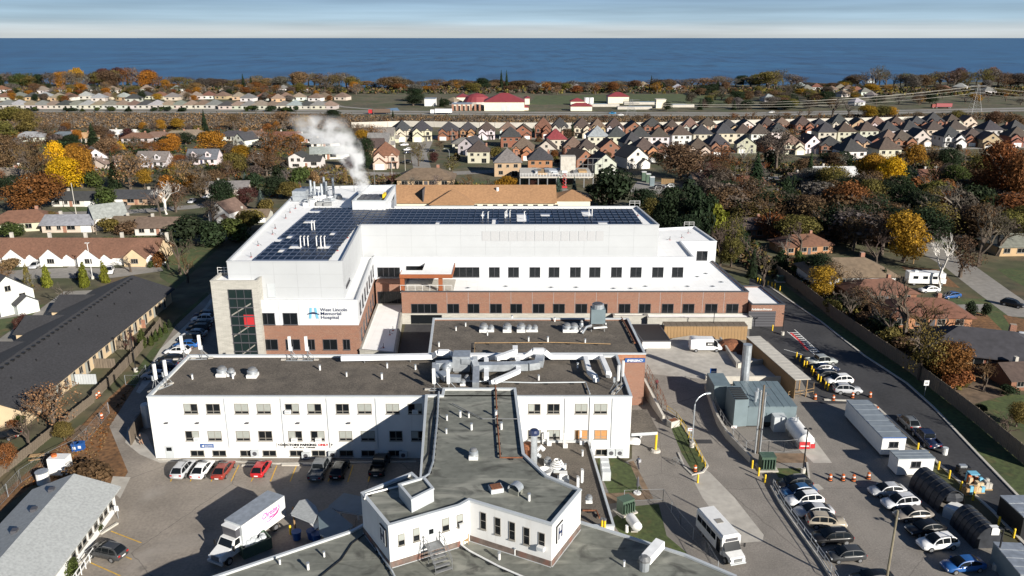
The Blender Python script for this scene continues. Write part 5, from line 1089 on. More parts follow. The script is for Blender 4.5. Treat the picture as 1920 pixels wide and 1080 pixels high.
def gabled(name,label,E1,E2,Rx,ze,zr,wm,rm,cat='building',far=0,near=0,lx=None):
 """gable roof along E1->E2 (right eave, far to near), ridge Rx metres to the left"""
 t=thing(name,(E1[0],E1[1],0),label,cat);d=Vector((E2[0]-E1[0],E2[1]-E1[1])).normalized();n=Vector((d.y,-d.x))
 if n.x>0:n=-n
 a=Vector(E1)-d*far;b_=Vector(E2)+d*near;lx=lx or 2*Rx
 P=lambda q,o,z:(q.x+n.x*o,q.y+n.y*o,z);th=.22;ov=.5
 r=MB()
 for o0,z0,o1,z1 in((-.0,ze,Rx,zr),(Rx,zr,lx,ze)):
  a2,b2=a-d*ov,b_+d*ov
  q=[P(a2,o0,z0),P(b2,o0,z0),P(b2,o1,z1),P(a2,o1,z1)];u=[(x,y,z-th)for x,y,z in q]
  r.add(q+u,[(0,1,2,3),(7,6,5,4),(0,4,5,1),(1,5,6,2),(2,6,7,3),(3,7,4,0)])
 r.build('roof',M[rm],t)
 w=MB();i0,i1=.7,lx-.7;zi=ze+(zr-ze)*.7/Rx-th-.02
 c=[P(a,i0,0)[:2],P(b_,i0,0)[:2],P(b_,i1,0)[:2],P(a,i1,0)[:2]];w.prism(c,0,zi,top=False)
 for e in(a,b_):w.tri(P(e,i0,zi),P(e,i1,zi),P(e,Rx,zr-th-.02))
 w.build('wall',M[wm],t);return t,c,d,n,P,a,b_
t,c,d,n,P,a,b_=gabled('clinic_building','low white building with pale grey shingle roof at the edge of the parking lot',g(223.5,916,3.0),g(101,1080,3.0),5.3,3.0,5.0,'white_wall','shingle_grey',near=25)
sw=(c[1],c[0])
for px,py in((203,958),(185,983),(164,1010),(144,1036)):
 s,z=on_wall(*sw,px,py)
 for k in(-.75,.75):window(t,*sw,s+k,1.15,1.0,1.3,1,rows=(.5,),fm='frame_light')
for k in range(5):
 q=a+d*(2.5+4.2*k)+n*6.6;MB().obox(q.x,q.y,.2,.6,.7,4.5,4.85).build('roof_vent',M['frame_dark'],t)
MB().box(c[0][0]-5.6,c[0][0]-2.2,c[0][1]+.05,c[0][1]+2.2,0,2.2).build('porch',M['white_wall'],t)
for k in range(12):
 q=a+d*(9+k*.7)-n*0.6;
t2=thing('wheelchair_ramp',(c[0][0]+1,c[0][1]-12,0),'white railed ramp along the white wall of the grey shingled building','ramp');b=MB();q0=a+d*9.5-n*.0;q1=a+d*18-n*.0
for k in range(9):
 q=q0.lerp(q1,k/8)-n*.55;b.tube([(q.x,q.y,0),(q.x,q.y,1.2)],.05,5)
for z in(.5,1.15):b.tube([(*(q0-n*.55),z),(*(q1-n*.55),z)],.05,5)
b.build('railing',M['white_metal'],t2);MB().quad((*(q0-n*.5),.05),(*(q1-n*.5),.45),(*(q1+n*.5),.45),(*(q0+n*.5),.05)).build('deck',M['concrete'],t2)
t,c,d,n,P,a,b_=gabled('townhouse_row','long townhouse row with dark charcoal shingle roof and beige back walls',g(325,543,3.0),g(48,767,3.0),8.8,3.0,6.2,'beige','shingle_dark',far=.2,near=.0)
sw=(c[1],c[0]);L=hypot(c[0][0]-c[1][0],c[0][1]-c[1][1])
for k in range(11):
 s=3.2+k*(L-5)/11;window(t,*sw,s,1.0,1.2,1.2,2,fm='frame_light');window(t,*sw,s+2.3,.1,1.6,2.1,2,fm='frame_light',name='patio_door',mats=['blind','glass'])
for k in range(36):
 q=a+d*(2+k*(L-3)/36)+n*8.0;MB().obox(q.x,q.y,atan2(d.y,d.x),.55,.45,5.85,6.15).build('roof_vent',M['black_metal'],t)
for k in range(7):
 q=a+d*(9+k*7.3)+n*5.4;MB().cyl(q.x,q.y,4.7,5.35,.12,6).build('vent_pipe',M['black_metal'],t)
for k,(o,w_,h_)in enumerate(((6,9,5.0),(19,9,5.0),(33,9,5.2),(47,9,5.0))):
 q=a+d*(o+3)+n*17;b=MB();wb=MB();x0,y0=q.x-2.6,q.y-w_/2;wb.box(x0,x0+6,y0,y0+w_,0,3.0);gable(b,wb,x0,x0+10,y0,y0+w_,3.0,.42,'x',.4);wb.build('wing_wall',M['beige'],t);b.build('wing_roof',M['shingle_dark'],t)
rw=t
for k,(px,py,m,lab)in enumerate(((255,615,'house_brick','brick red patio screen'),(232,655,'old_wood','timber patio screen by the barbecue'),(196,690,'old_wood','weathered brown patio screen'),(160,720,'coping','grey louvred patio screen'))):
 x,y=at(px,py);t=thing('patio_screen',(x,y,0),lab+' behind the charcoal roofed row','screen','patio screens of the townhouses')
 for i in range(9):MB().box(x-2.0+i*.45,x-1.6+i*.45,y-.05,y+.05,0,1.8).build('board',M[m],t)
 MB().box(x-2.05,x+2.0,y+.051,y+.09,1.4,1.5).build('rail',M[m],t)
def fence(name,label,pts,h_,m,seg=2.4,nb=8,th=.06,px=True,pm=None,cat='fence',boards=True,z=0):
 p=[Vector(at(*q))for q in pts]if px else[Vector(q)for q in pts];t=thing(name,(p[0].x,p[0].y,z),label,cat)
 bw={};o=ORG[t.name]
 for a,b_ in zip(p,p[1:]):
  L=(b_-a).length;n=max(1,int(L/seg));an=atan2(b_.y-a.y,b_.x-a.x);d=(b_-a).normalized()
  for i in range(n):
   q=a+d*(L*i/n)
   MB().obox(q.x,q.y,an,.12,.14,z,z+h_+.12).build('post',M[pm or m],t)
   if boards:
    wd=L/n/nb;k=round(wd,2)
    if k not in bw:bw[k]=MB().box(-wd*.46,wd*.46,-th/2,th/2,.04,h_).mesh('board',M[m])
    for j in range(nb):
     e=a+d*(L*(i+(j+.5)/nb)/n);inst('board',bw[k],t,(e.x-o[0],e.y-o[1],R.uniform(-.03,.03)),an)
  b=MB()
  for zz in(.4,h_-.3):e=(a+b_)/2;nn=Vector((-d.y,d.x))*.08;b.obox(e.x+nn.x,e.y+nn.y,an,L,.05,z+zz,z+zz+.09)
  b.build('rail',M[pm or m],t)
 return t
fence('board_fence','weathered grey board fence between the townhouse row and the access road',[(302,612),(258,668),(205,725),(176,752)],1.8,'old_wood',2.4,8)
fence('board_fence','dark board fence behind the littered yard by the townhouse end',[(176,755),(120,800),(60,850),(0,895),(-40,925)],1.5,'old_wood',2.4,6)
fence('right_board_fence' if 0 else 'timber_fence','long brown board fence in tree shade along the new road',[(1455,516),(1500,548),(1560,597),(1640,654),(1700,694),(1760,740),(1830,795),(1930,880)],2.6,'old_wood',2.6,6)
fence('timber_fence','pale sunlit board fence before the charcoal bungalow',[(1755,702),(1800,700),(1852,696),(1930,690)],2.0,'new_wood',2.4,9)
fence('timber_fence','golden board fence under the brown hip roofed bungalow',[(1563,532),(1600,534),(1652,533)],2.2,'wood',2.4,9)
fence('timber_fence','short orange fence beside the construction yard',[(1240,345),(1264,346)],2.2,'wood',3,6)
fence('timber_fence','golden fence between the steam plume and the brown gabled house',[(630,318),(660,318)],2.0,'wood',3,6)
def chainlink(name,label,pts,h_,seg=2.6,blocks=False):
 p=[Vector(at(*q))for q in pts];t=thing(name,(p[0].x,p[0].y,0),label,'fence')
 b=MB()
 for a,b_ in zip(p,p[1:]):
  L=(b_-a).length;n=max(1,int(L/seg));d=(b_-a).normalized()
  for i in range(n+1):
   q=a+d*(L*i/n);MB().cyl(q.x,q.y,0,h_,.045,6).build('post',M['galv'],t)
  for z in(.1,h_):b.tube([(a.x,a.y,z),(b_.x,b_.y,z)],.03,4)
  m=int(L/.5)
  for k in range(m):
   q=a+d*(L*k/m);e=a+d*min(L,L*(k+3.2)/m);b.tube([(q.x,q.y,.1),(e.x,e.y,h_)],.004,3);b.tube([(e.x,e.y,.1),(q.x,q.y,h_)],.004,3)
 o=b.build('mesh_wire',M['steel'],t);o['kind']='stuff';return t
chainlink('chain_link_fence','galvanised temporary fence round the leaf littered yard',[(-10,960),(40,905),(95,870),(140,848),(165,825),(190,795),(205,775)],1.9)
chainlink('chain_link_fence','chain link fence around the white oxygen tank',[(1398,848),(1440,848),(1470,848),(1525,842)],1.8)
chainlink('chain_link_fence','chain link fence along the lawn beside the bus',[(1170,940),(1243,938),(1275,985),(1325,1040),(1345,1075)],1.6)
chainlink('chain_link_fence','short chain link gate by the grass beside the access road',[(236,722),(262,722),(275,702)],1.8)
def brown_row():
 t=thing('townhouse_row',(-110,200,0),'long low townhouse row with red brown roof and white gables','building');y0=198.5;xR=-91.8;xL=-165;ze,zr=2.5,5.9
 b=MB();wb=MB().box(xL,xR,y0,y0+11,0,ze);gable(b,wb,xL,xR,y0,y0+11,ze,.62,'x',.5);wb.build('wall',M['beige'],t);b.build('roof',M['shingle_brown'],t)
 F_=((xL,y0),(xR,y0))
 for px in(-40,33,102,172,258):
  s,_=on_wall(*F_,px,490);x=xL+s
  b=MB();wb=MB();wb.box(x-2.8,x+2.8,y0-1.6,y0,0,ze);gable(b,wb,x-2.8,x+2.8,y0-1.6,y0+4.5,ze,.85,'y',.3,back=False);wb.build('gable_wall',M['white_wall']if px!=258 else M['beige'],t);b.build('gable_roof',M['shingle_brown'],t)
  b=MB();wb=MB();wb.box(x+2.85,x+5.6,y0-1.2,y0-.01,0,ze-.2);gable(b,wb,x+2.85,x+5.6,y0-1.2,y0+2,ze-.2,.8,'y',.25,back=False);wb.build('gable_wall',M['white_wall'],t);b.build('gable_roof',M['shingle_brown'],t)
  fw=((x-2.8,y0-1.6),(x+2.8,y0-1.6));window(t,*fw,2.8,.9,1.8,1.2,3,fm='frame_light');wall_box(t,'door',*F_,s+6.2,s+7.2,.02,2.0,.01,.08,M['white_metal']);wall_box(t,'garage_door',*F_,s-6.4,s-3.6,.02,2.1,.01,.07,M['white_metal'])
  MB().box(x+5,x+5.7,y0+6.5,y0+7.2,4.5,7.0).build('chimney',M['concrete_white'],t)
brown_row()
t=thing('nursing_home',(-10,252,0),'long beige nursing home with orange shingle roof behind the hospital','building');x0,x1=at(735,384)[0],at(1070,384)[0]
y0=266;b=MB();wb=MB().box(x0,x1-6,y0,y0+15,0,3.2);gable(b,wb,x0,x1-6,y0,y0+15,3.2,.58,'x',.6);wb.build('wall',M['cream'],t);b.build('roof',M['shingle_orange'],t)
MB().box(x1-5.9,x1+6,y0+2,y0+14,0,3.2).build('wall',M['cream'],t);b=MB();hip(b,x1-5.9,x1+6,y0+2,y0+14,3.25,.4,.5);b.build('roof',M['shingle_orange'],t)
xm=at(856,375)[0];b=MB();wb=MB();wb.box(xm-7,xm+7,y0-4,y0-.01,0,3.0);hip(b,xm-7,xm+7,y0-4,y0+10,3.05,.5,.5);wb.build('porch_wall',M['cream'],t);b.build('porch_roof',M['shingle_orange'],t)
for k in range(9):window(t,(x0,y0),(x1,y0),x1-x0-29+k*3.4-4,.9,1.6,1.3,2,fm='frame_light')
MB().box(x0+12,x0+12.3,y0-.3,y0+8,3.2,7.1).build('fire_wall',M['frame_dark'],t);MB().cyl(xm+15,y0+5,5.6,7.1,.5,10).build('roof_vent',M['white_metal'],t)
# --------- platform, ramp, walls, plant on the east side
zp=1.0;zq=[(1207,700),(1212,655),(1262,634),(1300,628),(1372,640),(1382,664),(1440,678),(1478,712),(1325,711)]
PP=[g(*q,zp)for q in zq];pl=MB();pl.prism(PP,0,zp);kind(pl.build('loading_platform',M['concrete']),'structure')
rp=[PP[0],PP[-1],g(1350,800),g(1243,792)];rm_=MB();rm_.prism(rp,-.2,[zp+.004,zp+.004,.012,.012]);kind(rm_.build('ramp',M['asphalt_lot']),'structure')
def wallstrip(name,label,pts,z0,zt,m,wd=.35,z=0,cat='wall'):
 p=[g(q[0],q[1],z)for q in pts];t=thing(name,(*p[0],0),label,cat);zts=zt if hasattr(zt,'__len__')else[zt]*len(p)
 for i in range(len(p)-1):
  a,b_=Vector(p[i]),Vector(p[i+1]);d=(b_-a).normalized();nn=Vector((-d.y,d.x))*wd/2;e=d*.012
  q=[tuple(a-nn+e),tuple(b_-nn-e),tuple(b_+nn-e),tuple(a+nn+e)]
  MB().prism(q,z0,[zts[i],zts[i+1],zts[i+1],zts[i]]if ccw(q)==q else[zts[i],zts[i+1],zts[i+1],zts[i]]).build('wall_section',M[m],t)
 return t
wallstrip('retaining_wall','tall white retaining wall sloping down beside the emergency ramp',[(1206,737),(1222,760),(1244,791)],0,[2.7,1.9,1.0],'concrete_white')
wallstrip('retaining_wall','curved concrete wall with rail between the road and the generator yard',[(1322,737),(1345,795),(1362,822),(1385,845),(1408,868)],0,[1.7,1.4,1.2,1.1,1.0],'concrete')
wallstrip('platform_parapet','pale concrete parapet along the generator side of the platform',[(1322,712),(1400,712),(1478,713)],0,1.7,'concrete_white',z=zp)
wallstrip('platform_parapet','concrete parapet around the recessed corner of the platform',[(1480,713),(1442,680),(1382,690),(1350,640)],0,1.9,'concrete',z=zp,wd=.3)
def railing(name,label,pts,m,z=0,zs=None,h_=1.05,seg=1.6,mid=1):
 p=[(*g(q[0],q[1],(zs[i]if zs else z)),zs[i]if zs else z)for i,q in enumerate(pts)];t=thing(name,(*p[0][:2],p[0][2]),label,'railing')
 for a,b_ in zip(p,p[1:]):
  a,b_=Vector(a),Vector(b_);n=max(1,int((b_-a).length/seg))
  for k in range(n+1):
   q=a.lerp(b_,k/n);MB().cyl(q.x,q.y,q.z,q.z+h_,.04,5).build('post',M[m],t)
  for j in range(mid+1):
   z=h_*(1-j/(mid+1));MB().tube([(a.x,a.y,a.z+z),(b_.x,b_.y,b_.z+z)],.035,5).build('rail',M[m],t)
 return t
railing('ramp_railing','rust brown railing on the walk beside the white retaining wall',[(1213,694),(1228,722),(1243,750),(1250,770)],'rust',zs=[1,.8,.5,.2])
railing('ramp_railing','rust brown inner railing of the ramp walk',[(1207,699),(1225,735),(1240,765)],'rust',zs=[1.6,1.2,.6])
railing('yellow_railing','pale yellow railing along the grass median',[(1250,772),(1268,785),(1285,810),(1305,845),(1322,878)],'yellow')
railing('lot_railing','long grey railing between the road and the row of parked cars',[(1449,912),(1470,950),(1495,985),(1520,1020),(1545,1055),(1570,1095)],'galv')
strip('kerb',[(1446,914),(1467,952),(1492,988),(1517,1023),(1542,1058),(1567,1098)],.3,'concrete_white',0,zt=.35)
railing('wall_railing','dark railing on top of the curved concrete wall',[(1323,712),(1345,770),(1362,800),(1385,824),(1408,848)],'steel',zs=[1.7,1.4,1.2,1.1,1.0],h_=1.0)
railing('wood_railing','pale timber railing at the end of the covered walkway',[(1478,745),(1500,744),(1525,739),(1525,728)],'new_wood')
t=thing('entrance_block',(*g(1202,653,1),0),'small white block with flat black roof beside the platform','building');a=g(1204,653,1);b_=g(1257,653,1)
shell(t,[a,(b_[0],a[1]),(b_[0]-.6,a[1]+9),(a[0]-1,a[1]+9)],0,2.5,M['white_wall'],M['black_metal'],M['frame_dark'],par=.06,th=.1)
def hoard(name,label,A,B,wd,h_,roof_m,wall_m,front=True,side=1):
 A,B=Vector(A),Vector(B);d=(B-A).normalized();n=Vector((d.y,-d.x))*side;L=(B-A).length;an=atan2(d.y,d.x);t=thing(name,(A.x,A.y,0),label,'walkway');o=ORG[t.name]
 nb=int(L/.6);me=MB().box(-.29,.29,-.03,.03,.02,h_-.2).mesh('board',M[wall_m])
 for k in range(nb):q=A+d*(L*(k+.5)/nb)+n*wd/2;inst('board',me,t,(q.x-o[0],q.y-o[1],0),an)
 for k in range(int(L/2.4)+1):
  for s in(-1,1):q=A+d*min(L,k*2.4)+n*(wd/2-.15)*s;MB().obox(q.x,q.y,an,.14,.14,0,h_-.2).build('post',M['wood'],t)
 m=int(L/1.2)
 for k in range(m):
  q=A+d*(L*(k+.5)/m);MB().obox(q.x,q.y,an,L/m-.05,wd+.3,h_-.2+R.uniform(0,.02),h_-.08).build('roof_board',M[roof_m],t)
 return t
y=146.2;hoard('covered_walkway','golden timber hoarding with weathered roof below the stone wall',(g(1246,640)[0],y),(g(1402,640)[0],y),2.2,3.0,'old_wood','wood')
A=g(1412,630,3.4);B=g(1506,711,3.4);hoard('covered_walkway','timber covered walkway with pale plank roof running down to the parked pickups',A,B,2.4,3.45,'concrete_white','wood')
x,y=at(1378,672);t=thing('mulch_heap',(x,y,0),'rust brown mulch heap in the hoarding corner','heap');MB().sphere(x,y+3,0,3.4,2.6,2.6,12,6).build('mound',M['rust'],t)
t=thing('generator_enclosure',(*g(1430,800),0),'blue grey steel generator enclosure with ribbed roof','enclosure');a=g(1400,801);b_=g(1490,801);zt=3.4
MB().prism([a,b_,(b_[0]-.3,b_[1]+9),(a[0],a[1]+9)],.25,zt-.01).build('casing',M['teal_metal'],t)
for k in range(7):x0=a[0]+(b_[0]-a[0])*k/7;MB().box(x0+.03,x0+(b_[0]-a[0])/7-.03,a[1]-.2,a[1]+9.1,zt,zt+.1+.02*(k%2)).build('roof_panel',M['teal_metal'],t)
MB().box(a[0],b_[0],a[1]+.2,a[1]+8.8,0,.24).build('skid',M['black_metal'],t);wall_box(t,'door',a,b_,2.8,3.8,.3,2.4,.01,.06,M['teal_metal']);wall_box(t,'louvre',a,b_,2.2,4.6,.26,.9,.062,.09,M['black_metal'])
c=g(1374,803);e=g(1406,803);zb=4.6
MB().prism([c,(a[0]-.02,a[1]),(a[0]-.02,a[1]+5),(c[0],c[1]+5)],.2,zb).build('intake_box',M['teal_metal'],t)
for k in range(6):MB().box(c[0]+.1,a[0]-.15,c[1]+.3+k*.75,c[1]+.75+k*.75,zb+.005,zb+.1).build('grille_slat',M['black_metal'],t)
MB().prism([(c[0]-1.6,c[1]+6),(c[0]+1,c[1]+6),(c[0]+1,c[1]+11),(c[0]-1.6,c[1]+11)],.2,4.2).build('rear_box',M['teal_metal'],t)
for k in(0,1.2):MB().cyl(a[0]+1.4+k*.5,a[1]+1.5+k,zt,zt+1.8,.2,8).build('exhaust_pipe',M['galv'],t)
flue(1393,742,0,9.0,.72,'galv','tall silver exhaust stack behind the generator enclosure')
t=thing('oxygen_tank',(*g(1497,835),0),'white horizontal gas tank in the fenced concrete pad','tank');p0=Vector((*g(1484,812),1.5));p1=Vector((*g(1510,846),1.5));MB().tube([tuple(p0.lerp(p1,k))for k in(0,.02,.06,.5,.94,.98,1)],1.15,14).build('vessel',M['white_metal'],t,True)
for k in(.2,.8):q=p0.lerp(p1,k);MB().box(q.x-.8,q.x+.8,q.y-.2,q.y+.2,0,1).build('saddle',M['concrete'],t)
for k in(.15,.3):q=p0.lerp(p1,k);MB().cyl(q.x,q.y,2.6,3.4,.1,6).build('valve_pipe',M['galv'],t)
MB().box(p0.x-2.6,p0.x-.8,p0.y+.3,p0.y+2.2,0,2.4).build('vaporiser',M['coping'],t)
x,y=g(1509,850);t=thing('warning_sign',(x,y,0),'red and white warning sign on the fence by the white gas tank','sign');MB().box(x-.9,x+.6,y-.06,y,.7,1.8).build('board',M['red_paint'],t);MB().box(x+.65,x+1.3,y-.06,y,.8,1.5).build('side_board',M['red_paint'],t);MB().box(x-.75,x+.45,y-.08,y-.061,1.1,1.25).build('white_band',M['white_metal'],t)
def cabinet(name,label,px,py,w_,d_,h_,m,fins=5,rz=0.0,cat='transformer'):
 x,y=g(px,py);t=thing(name,(x,y,0),label,cat);MB().obox(x,y,rz,w_+.7,d_+.7,0,.2).build('plinth',M['concrete'],t);MB().obox(x,y,rz,w_,d_,.2,h_).build('casing',M[m],t);c_,s_=cos(rz),sin(rz)
 MB().obox(x,y,rz,w_+.1,d_+.1,h_,h_+.08).build('lid',M[m],t)
 for k in range(fins):
  u=-w_/2+w_*(k+.5)/fins;MB().obox(x+u*c_+(d_/2+.18)*s_,y+u*s_-(d_/2+.18)*c_,rz,.12,.34,.35,h_-.25).build('cooling_fin',M[m],t)
 return t
cabinet('transformer','dark green pad transformer with fins beside the lamp lawn',1437,878,1.9,1.5,2.0,'green_metal');cabinet('transformer','dark green shed like transformer with sloping top on the lawn',1172,960,1.7,1.3,1.9,'green_metal',5,.5)
t=thing('propane_tank',(*g(1190,998),0),'small white propane tank on the lawn by the podium','tank');q=g(1188,992);MB().tube([(q[0]-.3,q[1]+.9,1),(q[0]-.28,q[1]+.8,1),(q[0]+.2,q[1]-1.0,1),(q[0]+.22,q[1]-1.1,1)],.62,12).build('vessel',M['white_metal'],t,True)
for k in(-.6,.6):MB().box(q[0]-.4,q[0]+.4,q[1]+k-.1,q[1]+k+.1,0,.6).build('saddle',M['concrete'],t)
MB().cyl(q[0]-.9,q[1]-.6,0,.9,.2,8).build('regulator',M['white_metal'],t)
t=thing('utility_cabinet',(*g(1138,893),0),'pale grey cabinets and grilles beside the annex edge','cabinet');q=g(1136,893)
for k in range(3):MB().box(q[0]-.6,q[0]+.5,q[1]-1.2+k*1.1,q[1]-.3+k*1.1,0,1.3+.2*k).build('cabinet_box',M['coping'],t)
def boxunit(name,label,cat,A,B,wd,h_,wm,rm,z0=.35,ribs=0,win=0,rib_m='coping'):
 """A->B is the near long edge on the ground (left side); wd extends to the right of travel"""
 A,B=Vector(A),Vector(B);d=(B-A).normalized();n=Vector((d.y,-d.x));n=n if n.x>0 else-n;L=(B-A).length;q=[A,B,B+n*wd,A+n*wd];q=[tuple(v)for v in q]
 t=thing(name,(A.x,A.y,0),label,cat);MB().prism(q,z0,z0+h_).build('body',M[wm],t);c=sum((Vector(v)for v in q),Vector((0,0)))/4;an=atan2(d.y,d.x);k=max(1,ribs)
 for i in range(k):e=A+d*(L*(i+.5)/k)+n*wd/2;MB().obox(e.x,e.y,an,L/k-.05,wd+.16,z0+h_+.003,z0+h_+.12+.03*(i%2)).build('roof_panel',M[rm],t)
 if z0:MB().prism([tuple(v)for v in ccw(inset(q,.2))],0,z0-.01).build('skirting',M['frame_dark'],t)
 if win:
  ew=(tuple(B),tuple(B+n*wd));window(t,*ew,wd/2,z0+1.1,1.3,.9,2)
  MB().obox(*(A+d*.3),an,.0,.0,0,0)if 0 else None
 return t,q,d,n
t,q,d,n=boxunit('office_trailer','long white site office trailer with blue edged grey roof','trailer',g(1583,783),g(1650,857),3.3,2.5,'white_metal','trailer_roof',.4,14,1);bb=MB();e=[Vector(v)for v in q]
for a,b_ in((e[0],e[1]),(e[1],e[2]),(e[2],e[3])):bb.tube([(*a,2.96),(*b_,2.96)],.09,4)
bb.build('blue_trim',M['blue_paint'],t)
boxunit('storage_container','short white storage container butted against the trailer','container',g(1664,876),g(1680,893),4.9,2.3,'white_metal','trailer_roof',.2,6,1)
boxunit('site_container','dark container with silver sheet roof beside the new road','container',g(1868,966),g(1912,1008),3.2,2.6,'black_metal','galv',.1,5)
boxunit('blue_container','blue grey container with cluttered roof at the end of the tents','container',g(1863,1017,2.7),g(1915,1080,2.7),2.8,2.6,'teal_metal','galv',.1,8)
def arch(name,label,A,B,r,h_,ribs,open_=False):
 A,B=Vector(A),Vector(B);d=(B-A).normalized();n=Vector((-d.y,d.x));L=(B-A).length;t=thing(name,(A.x,A.y,0),label,'tent');N_=12
 P=lambda s,k,q=1.0:(A.x+d.x*s+n.x*r*q*cos(pi*k/N_),A.y+d.y*s+n.y*r*q*cos(pi*k/N_),h_*q*sin(pi*k/N_))
 for i in range(ribs):
  b=MB();s0,s1=L*i/ribs,L*(i+1)/ribs
  for k in range(N_):b.quad(P(s0,k),P(s1-.02,k),P(s1-.02,k+1),P(s0,k+1))
  b.build('cover_panel',M['tarp'],t);b=MB();b.tube([P(s1,k,1.012)for k in range(N_+1)],.035,4);b.build('hoop',M['black_metal'],t)
 b=MB()
 for s in((0,)if open_ else(0,L)):b.add([P(s,k)for k in range(N_+1)],[tuple(range(N_+1))])
 b.build('end_flap',M['tarp'],t);return t
arch('arched_tent','dark arched tarpaulin tent with torn open end',g(1726,912),g(1783,960),1.75,2.9,6,True);arch('arched_tent','longer dark arched tent farther down the row',g(1806,982),g(1852,1028),1.7,2.7,6)
x,y=g(1787,968);t=thing('tent_clutter',(x,y,0),'white crate and crumpled tarp in the torn tent mouth','crate');MB().obox(x,y,.6,2.2,1.6,0,1.4).build('crate_box',M['coping'],t);MB().obox(x,y,.6,2.0,1.4,1.41,1.5).build('crate_lid',M['white_metal'],t);MB().sphere(x+.4,y+1.6,1.8,1.5,1.0,.8,8,5).build('tarp_bundle',M['tarp'],t)
rr=random.Random(9)
for k,(px,py,lab)in enumerate(((1816,925,'pallet of tan blocks by the yellow bollards'),(1832,921,'pallet stacked with orange bags and boards'),(1822,905,'pallet with blue topped sheets and lumber'),(1846,915,'pallet of grey cut boards beside the dark container'))):
 x,y=g(px,py);t=thing('material_pallet',(x,y,0),lab,'pallet','pallets of building material');MB().box(x-.7,x+.7,y-.6,y+.6,0,.14).build('pallet_base',M['new_wood'],t)
 for i in range(3):
  for j in range(3):MB().box(x-.65+i*.44,x-.25+i*.44,y-.55+j*.38,y-.2+j*.38,.15,.15+rr.uniform(.5,1.2)).build('stack_block',M[('new_wood','beige','orange_plastic','concrete')[k]if rr.random()>.3 else rr.choice(['coping','beige','sky_paint'])],t)
 if k==2:MB().box(x-.6,x+.6,y-.5,y+.5,1.4,1.5).build('top_sheet',M['sky_paint'],t)
x,y=g(1805,887);t=thing('small_generator',(x,y,0),'small dark wheeled machine on the new road','machine');MB().box(x-.8,x+.8,y-.45,y+.45,.3,1.0).build('casing',M['black_metal'],t);MB().box(x-.6,x+.3,y-.3,y+.3,1.01,1.25).build('engine_cover',M['galv'],t)
for sx in(-.55,.55):inst('wheel',wheel_mesh(.28,.18)[0],t,(sx,-.5,.28));inst('wheel',wheel_mesh(.28,.18)[0],t,(sx,.5,.28))
x,y=g(1818,1003);t=thing('wooden_crate',(x,y,0),'broken orange timber crate beside the second tent','crate');MB().obox(x,y,.4,1.2,1,0,.9).build('box',M['wood'],t);MB().obox(x+.2,y,.4,1.3,.2,.91,1.1).build('slat',M['new_wood'],t)
x,y=g(1853,1020);t=thing('white_box',(x,y,0),'white box hung beside the second arched tent','box');MB().box(x-.5,x+.4,y-.9,y-.2,1.8,2.7).build('casing',M['white_metal'],t);MB().cyl(x,y-.5,0,1.8,.06,6).build('post',M['steel'],t)
x,y=g(478,1032);t=thing('rubbish_skip',(x,y,0),'green open skip heaped with clear rubbish bags beside the truck','skip');an0=radians(40);c_,s_=cos(an0),sin(an0);b=MB()
for u,v,lx,ly in((0,-.95,3.4,.1),(0,.95,3.4,.1),(-1.65,0,.1,1.8),(1.65,0,.1,1.8)):b.obox(x+u*c_-v*s_,y+u*s_+v*c_,an0,lx,ly,.1,1.5)
b.obox(x,y,an0,3.2,1.75,.1,.2);b.build('tub',M['green_metal'],t);b=MB()
for k in range(26):
 u,v=rr.uniform(-1.3,1.3),rr.uniform(-.65,.65);b.sphere(x+u*c_-v*s_,y+u*s_+v*c_,1.15+rr.uniform(0,.5),.36,.36,.28,7,4)
o=b.build('rubbish_bags',M['coping'],t);o['kind']='stuff'
for k,(px,py)in enumerate(((557,1012),(585,1010),(594,1016))):
 x,y=g(px,py);t=thing('blue_bin',(x,y,0),('lone blue wheeled bin near the truck tail','blue wheeled bin in the pair under the shaded canopy','blue bin tucked against the podium under the canopy')[k],'bin','blue bins by the podium');MB().cyl(x,y,.1,1.05,.45,10,.55).build('tub',M['blue_paint'],t);MB().cyl(x,y,1.05,1.15,.6,10).build('lid',M['blue_paint'],t)
for k,(px,py)in enumerate(((143,845),(153,843))):
 x,y=g(px,py);t=thing('blue_bin',(x,y,0),'blue recycling bin in the fenced yard','bin','recycling bins in the yard');MB().box(x-.4,x+.4,y-.4,y+.4,.05,1.1).build('tub',M['blue_paint'],t);MB().box(x-.45,x+.45,y-.5,y+.45,1.11,1.2).build('lid',M['blue_paint'],t);MB().box(x-.2,x+.2,y-.42,y-.405,.4,.8).build('emblem',M['white_metal'],t)
x,y=g(116,888);t=thing('water_tote',(x,y,0),'tall white plastic tank behind the grey shingled building','tank');MB().box(x-1.2,x+1.2,y-.8,y+.8,.2,2.6).build('tank_body',M['white_metal'],t);MB().box(x-1.25,x+1.25,y-.85,y+.85,0,.19).build('pallet_base',M['new_wood'],t);MB().cyl(x-.6,y,2.6,2.9,.35,10).build('lid',M['orange_plastic'],t)
x,y=g(82,905);t=thing('metal_drum',(x,y,0),'short ribbed white metal bin behind the grey shingled building','bin');MB().cyl(x,y,0,1.6,.8,12).build('drum',M['white_metal'],t);MB().cyl(x,y,1.6,1.7,.85,12).build('lid',M['galv'],t)
x,y=g(72,862);t=thing('picnic_table',(x,y,0),'weathered picnic table in the leaf littered yard','table');MB().obox(x,y,.25,2,.8,.7,.76).build('tabletop',M['new_wood'],t)
for k in(-.75,.75):MB().obox(x-k*sin(.25),y+k*cos(.25),.25,2,.3,.42,.47).build('bench',M['new_wood'],t)
for k in(-.7,.7):MB().obox(x+k*cos(.25),y+k*sin(.25),.25,.1,1.5,0,.41).build('trestle',M['old_wood'],t)
wallstrip('timber_wall','brown timber screen wall at the sunken side door ramp',[(246,835),(262,806),(278,785)],0,2.3,'old_wood',.15)
